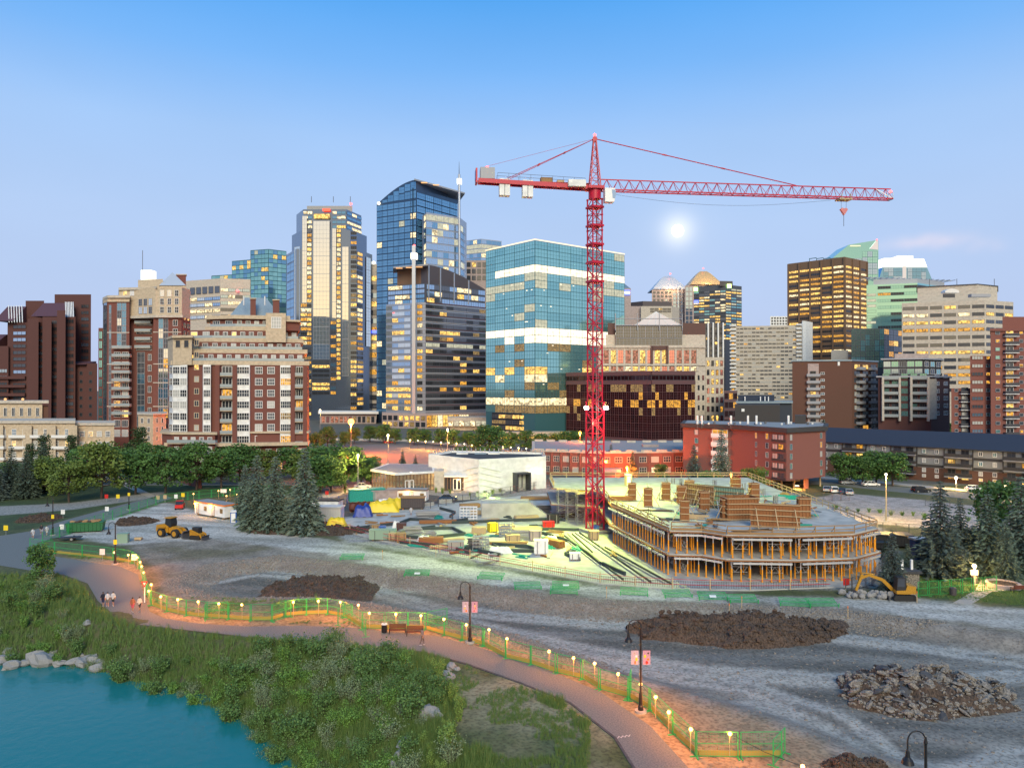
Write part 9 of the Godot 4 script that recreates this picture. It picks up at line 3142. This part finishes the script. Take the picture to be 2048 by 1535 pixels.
func cabin(label: String,p: Vector3,l: float,d: float,h: float,turn: float,wall: String,roof: String,doors: bool) -> void:
	var t := thing("site_cabin",label,"cabin" if doors else "container",p,turn)
	bx(t,"wall",V3(l,h - 0.4,d),V3(0,h * 0.5 + 0.2,0),M[wall])
	bx(t,"roof",V3(l + 0.3,0.24,d + 0.3),V3(0,h + 0.13,0),M[roof])
	if doors:
		bx(t,"roof_top",V3(l + 0.1,0.05,d + 0.1),V3(0,h + 0.28,0),M["roof_grey"])
	for s in [-0.42,0.0,0.42]:
		bx(t,"skid",V3(0.25,0.42,d * 0.9),V3(l * s,0.21,0),M["wood"])
	if not doors:
		for k in int(l / 0.5):
			bx(t,"rib",V3(0.16,h - 0.5,0.06),V3(-l * 0.5 + 0.25 + k * 0.5,h * 0.5 + 0.2,d * 0.5 + 0.03),M[wall])
		bx(t,"end_door",V3(0.05,h - 0.6,d * 0.8),V3(-l * 0.5 - 0.03,h * 0.5 + 0.2,0),M[wall])
		return
	for k in 4:
		var x := (k / 3.0 - 0.5) * l * 0.8
		var wn := put(t,"window" if k % 2 else "door",window_mesh(0.9,0.9 if k % 2 else 2.0,2,1,0.1,0.06),null,V3(x,h * 0.62 if k % 2 else 1.45,d * 0.5 + 0.01))
		wn.set_surface_override_material(0,M["wood"])
		wn.set_surface_override_material(1,M["lit_dim" if k % 2 else "panel_white"])
		if k % 2 == 0:
			put(t,"wall_lamp",kit_["ball"],M["bulb_glow"],V3(x - 0.8,h - 0.25,d * 0.5 + 0.2),SC(Vector3.ONE * 0.13))
			lamp(t,V3(x - 0.8,h - 0.3,d * 0.5 + 0.4),Color(1,0.7,0.3),7.0,0.12)
func person(p: Vector3,turn: float,top: Color,leg: Color,label: String) -> void:
	# joints with radii,joined by a smooth minimum and meshed as surface nets
	var sk := Color(0.45,0.26,0.18)
	var J := [[0,0.98,0,0,1.42,0,0.15,0.17,top],[-0.17,1.42,0,0.17,1.42,0,0.075,0.075,top],[0,1.46,0,0,1.56,0.01,0.055,0.05,sk],[0,1.63,0.01,0,1.7,0,0.092,0.098,Color(0.08,0.05,0.03)],[0,1.6,0.05,0,1.66,0.055,0.06,0.055,sk]]
	for s in [-1.0,1.0]:
		J += [[s * 0.2,1.4,0,s * 0.25,1.12,-s * 0.08,0.058,0.045,top],[s * 0.25,1.12,-s * 0.08,s * 0.24,0.88,-s * 0.02 + 0.06,0.042,0.032,sk],[s * 0.24,0.88,0.06 - s * 0.02,s * 0.235,0.78,0.08,0.04,0.028,sk],[s * 0.09,0.95,0,s * 0.1,0.52,s * 0.12,0.1,0.062,leg],[s * 0.1,0.52,s * 0.12,s * 0.1,0.1,s * 0.2 - 0.06,0.062,0.042,sk if leg.r > 0.2 or leg.r < 0.045 else leg],[s * 0.1,0.06,s * 0.2 - 0.08,s * 0.11,0.045,s * 0.2 + 0.12,0.05,0.04,Color(0.5,0.5,0.5)]]
	var c := 0.036
	var n := Vector3i(19,52,17)
	var o := V3(-0.34,-0.03,-0.32)
	var val := PackedFloat32Array()
	var who := PackedInt32Array()
	val.resize(n.x * n.y * n.z)
	who.resize(val.size())
	for y in n.y:
		for z in n.z:
			for x in n.x:
				var q := o + V3(x,y,z) * c
				var sm := 0.0
				var best := 9.0
				var bi := 0
				for i in J.size():
					var e: Array = J[i]
					if q.y > maxf(e[1],e[4]) + 0.3 or q.y < minf(e[1],e[4]) - 0.3:
						continue
					var a := V3(e[0],e[1],e[2])
					var d := V3(e[3],e[4],e[5]) - a
					var t := clampf((q - a).dot(d) / d.length_squared(),0,1)
					var r := q.distance_to(a + d * t) - lerpf(e[6],e[7],t)
					sm += exp(-r * 40.0)
					if r < best:
						best = r
						bi = i
				var k := (y * n.z + z) * n.x + x
				val[k] = -log(maxf(sm,1e-9)) / 40.0
				who[k] = bi
	var id := {}
	var pv := PackedVector3Array()
	var pc := PackedColorArray()
	var st := [1,n.x,n.x * n.z]
	var corner := []
	for k in 8:
		corner.append((k & 1) + (k >> 1 & 1) * st[1] + (k >> 2 & 1) * st[2])
	var ix := PackedInt32Array()
	for y in n.y - 1:
		for z in n.z - 1:
			for x in n.x - 1:
				var k := (y * n.z + z) * n.x + x
				var acc := Vector3.ZERO
				var cnt := 0
				for e in [[0,1],[2,3],[4,5],[6,7],[0,2],[1,3],[4,6],[5,7],[0,4],[1,5],[2,6],[3,7]]:
					var u := val[k + corner[e[0]]]
					var v := val[k + corner[e[1]]]
					if (u < 0) != (v < 0):
						var p0 := V3(e[0] & 1,e[0] >> 2 & 1,e[0] >> 1 & 1)
						acc += p0.lerp(V3(e[1] & 1,e[1] >> 2 & 1,e[1] >> 1 & 1),u / (u - v))
						cnt += 1
				if cnt:
					id[k] = pv.size()
					pv.append(o + (V3(x,y,z) + acc / cnt) * c)
					pc.append(J[who[k]][8])
	for k in id:
		for ax in [[0,1,2],[1,2,0],[2,0,1]]:
			var u := val[k]
			var v := val[k + st[ax[0]]]
			if (u < 0) != (v < 0):
				var q := [k,k - st[ax[1]],k - st[ax[1]] - st[ax[2]],k - st[ax[2]]]
				if id.has(q[1]) and id.has(q[2]) and id.has(q[3]):
					var w := [id[q[0]],id[q[1]],id[q[2]],id[q[3]]]
					ix.append_array([w[0],w[1],w[2],w[0],w[2],w[3]] if (u < 0) == (ax[0] != 1) else [w[0],w[2],w[1],w[0],w[3],w[2]])
	var tool := SurfaceTool.new()
	tool.begin(Mesh.PRIMITIVE_TRIANGLES)
	for i in pv.size():
		tool.set_color(pc[i])
		tool.add_vertex(pv[i])
	for i in ix:
		tool.add_index(i)
	tool.generate_normals()
	var pm := m("figure",1,1,1,0.8)
	pm.vertex_color_use_as_albedo = true
	tag(put(self,"person",tool.commit(),pm,p,Basis(Vector3.UP,turn)),label,"person")
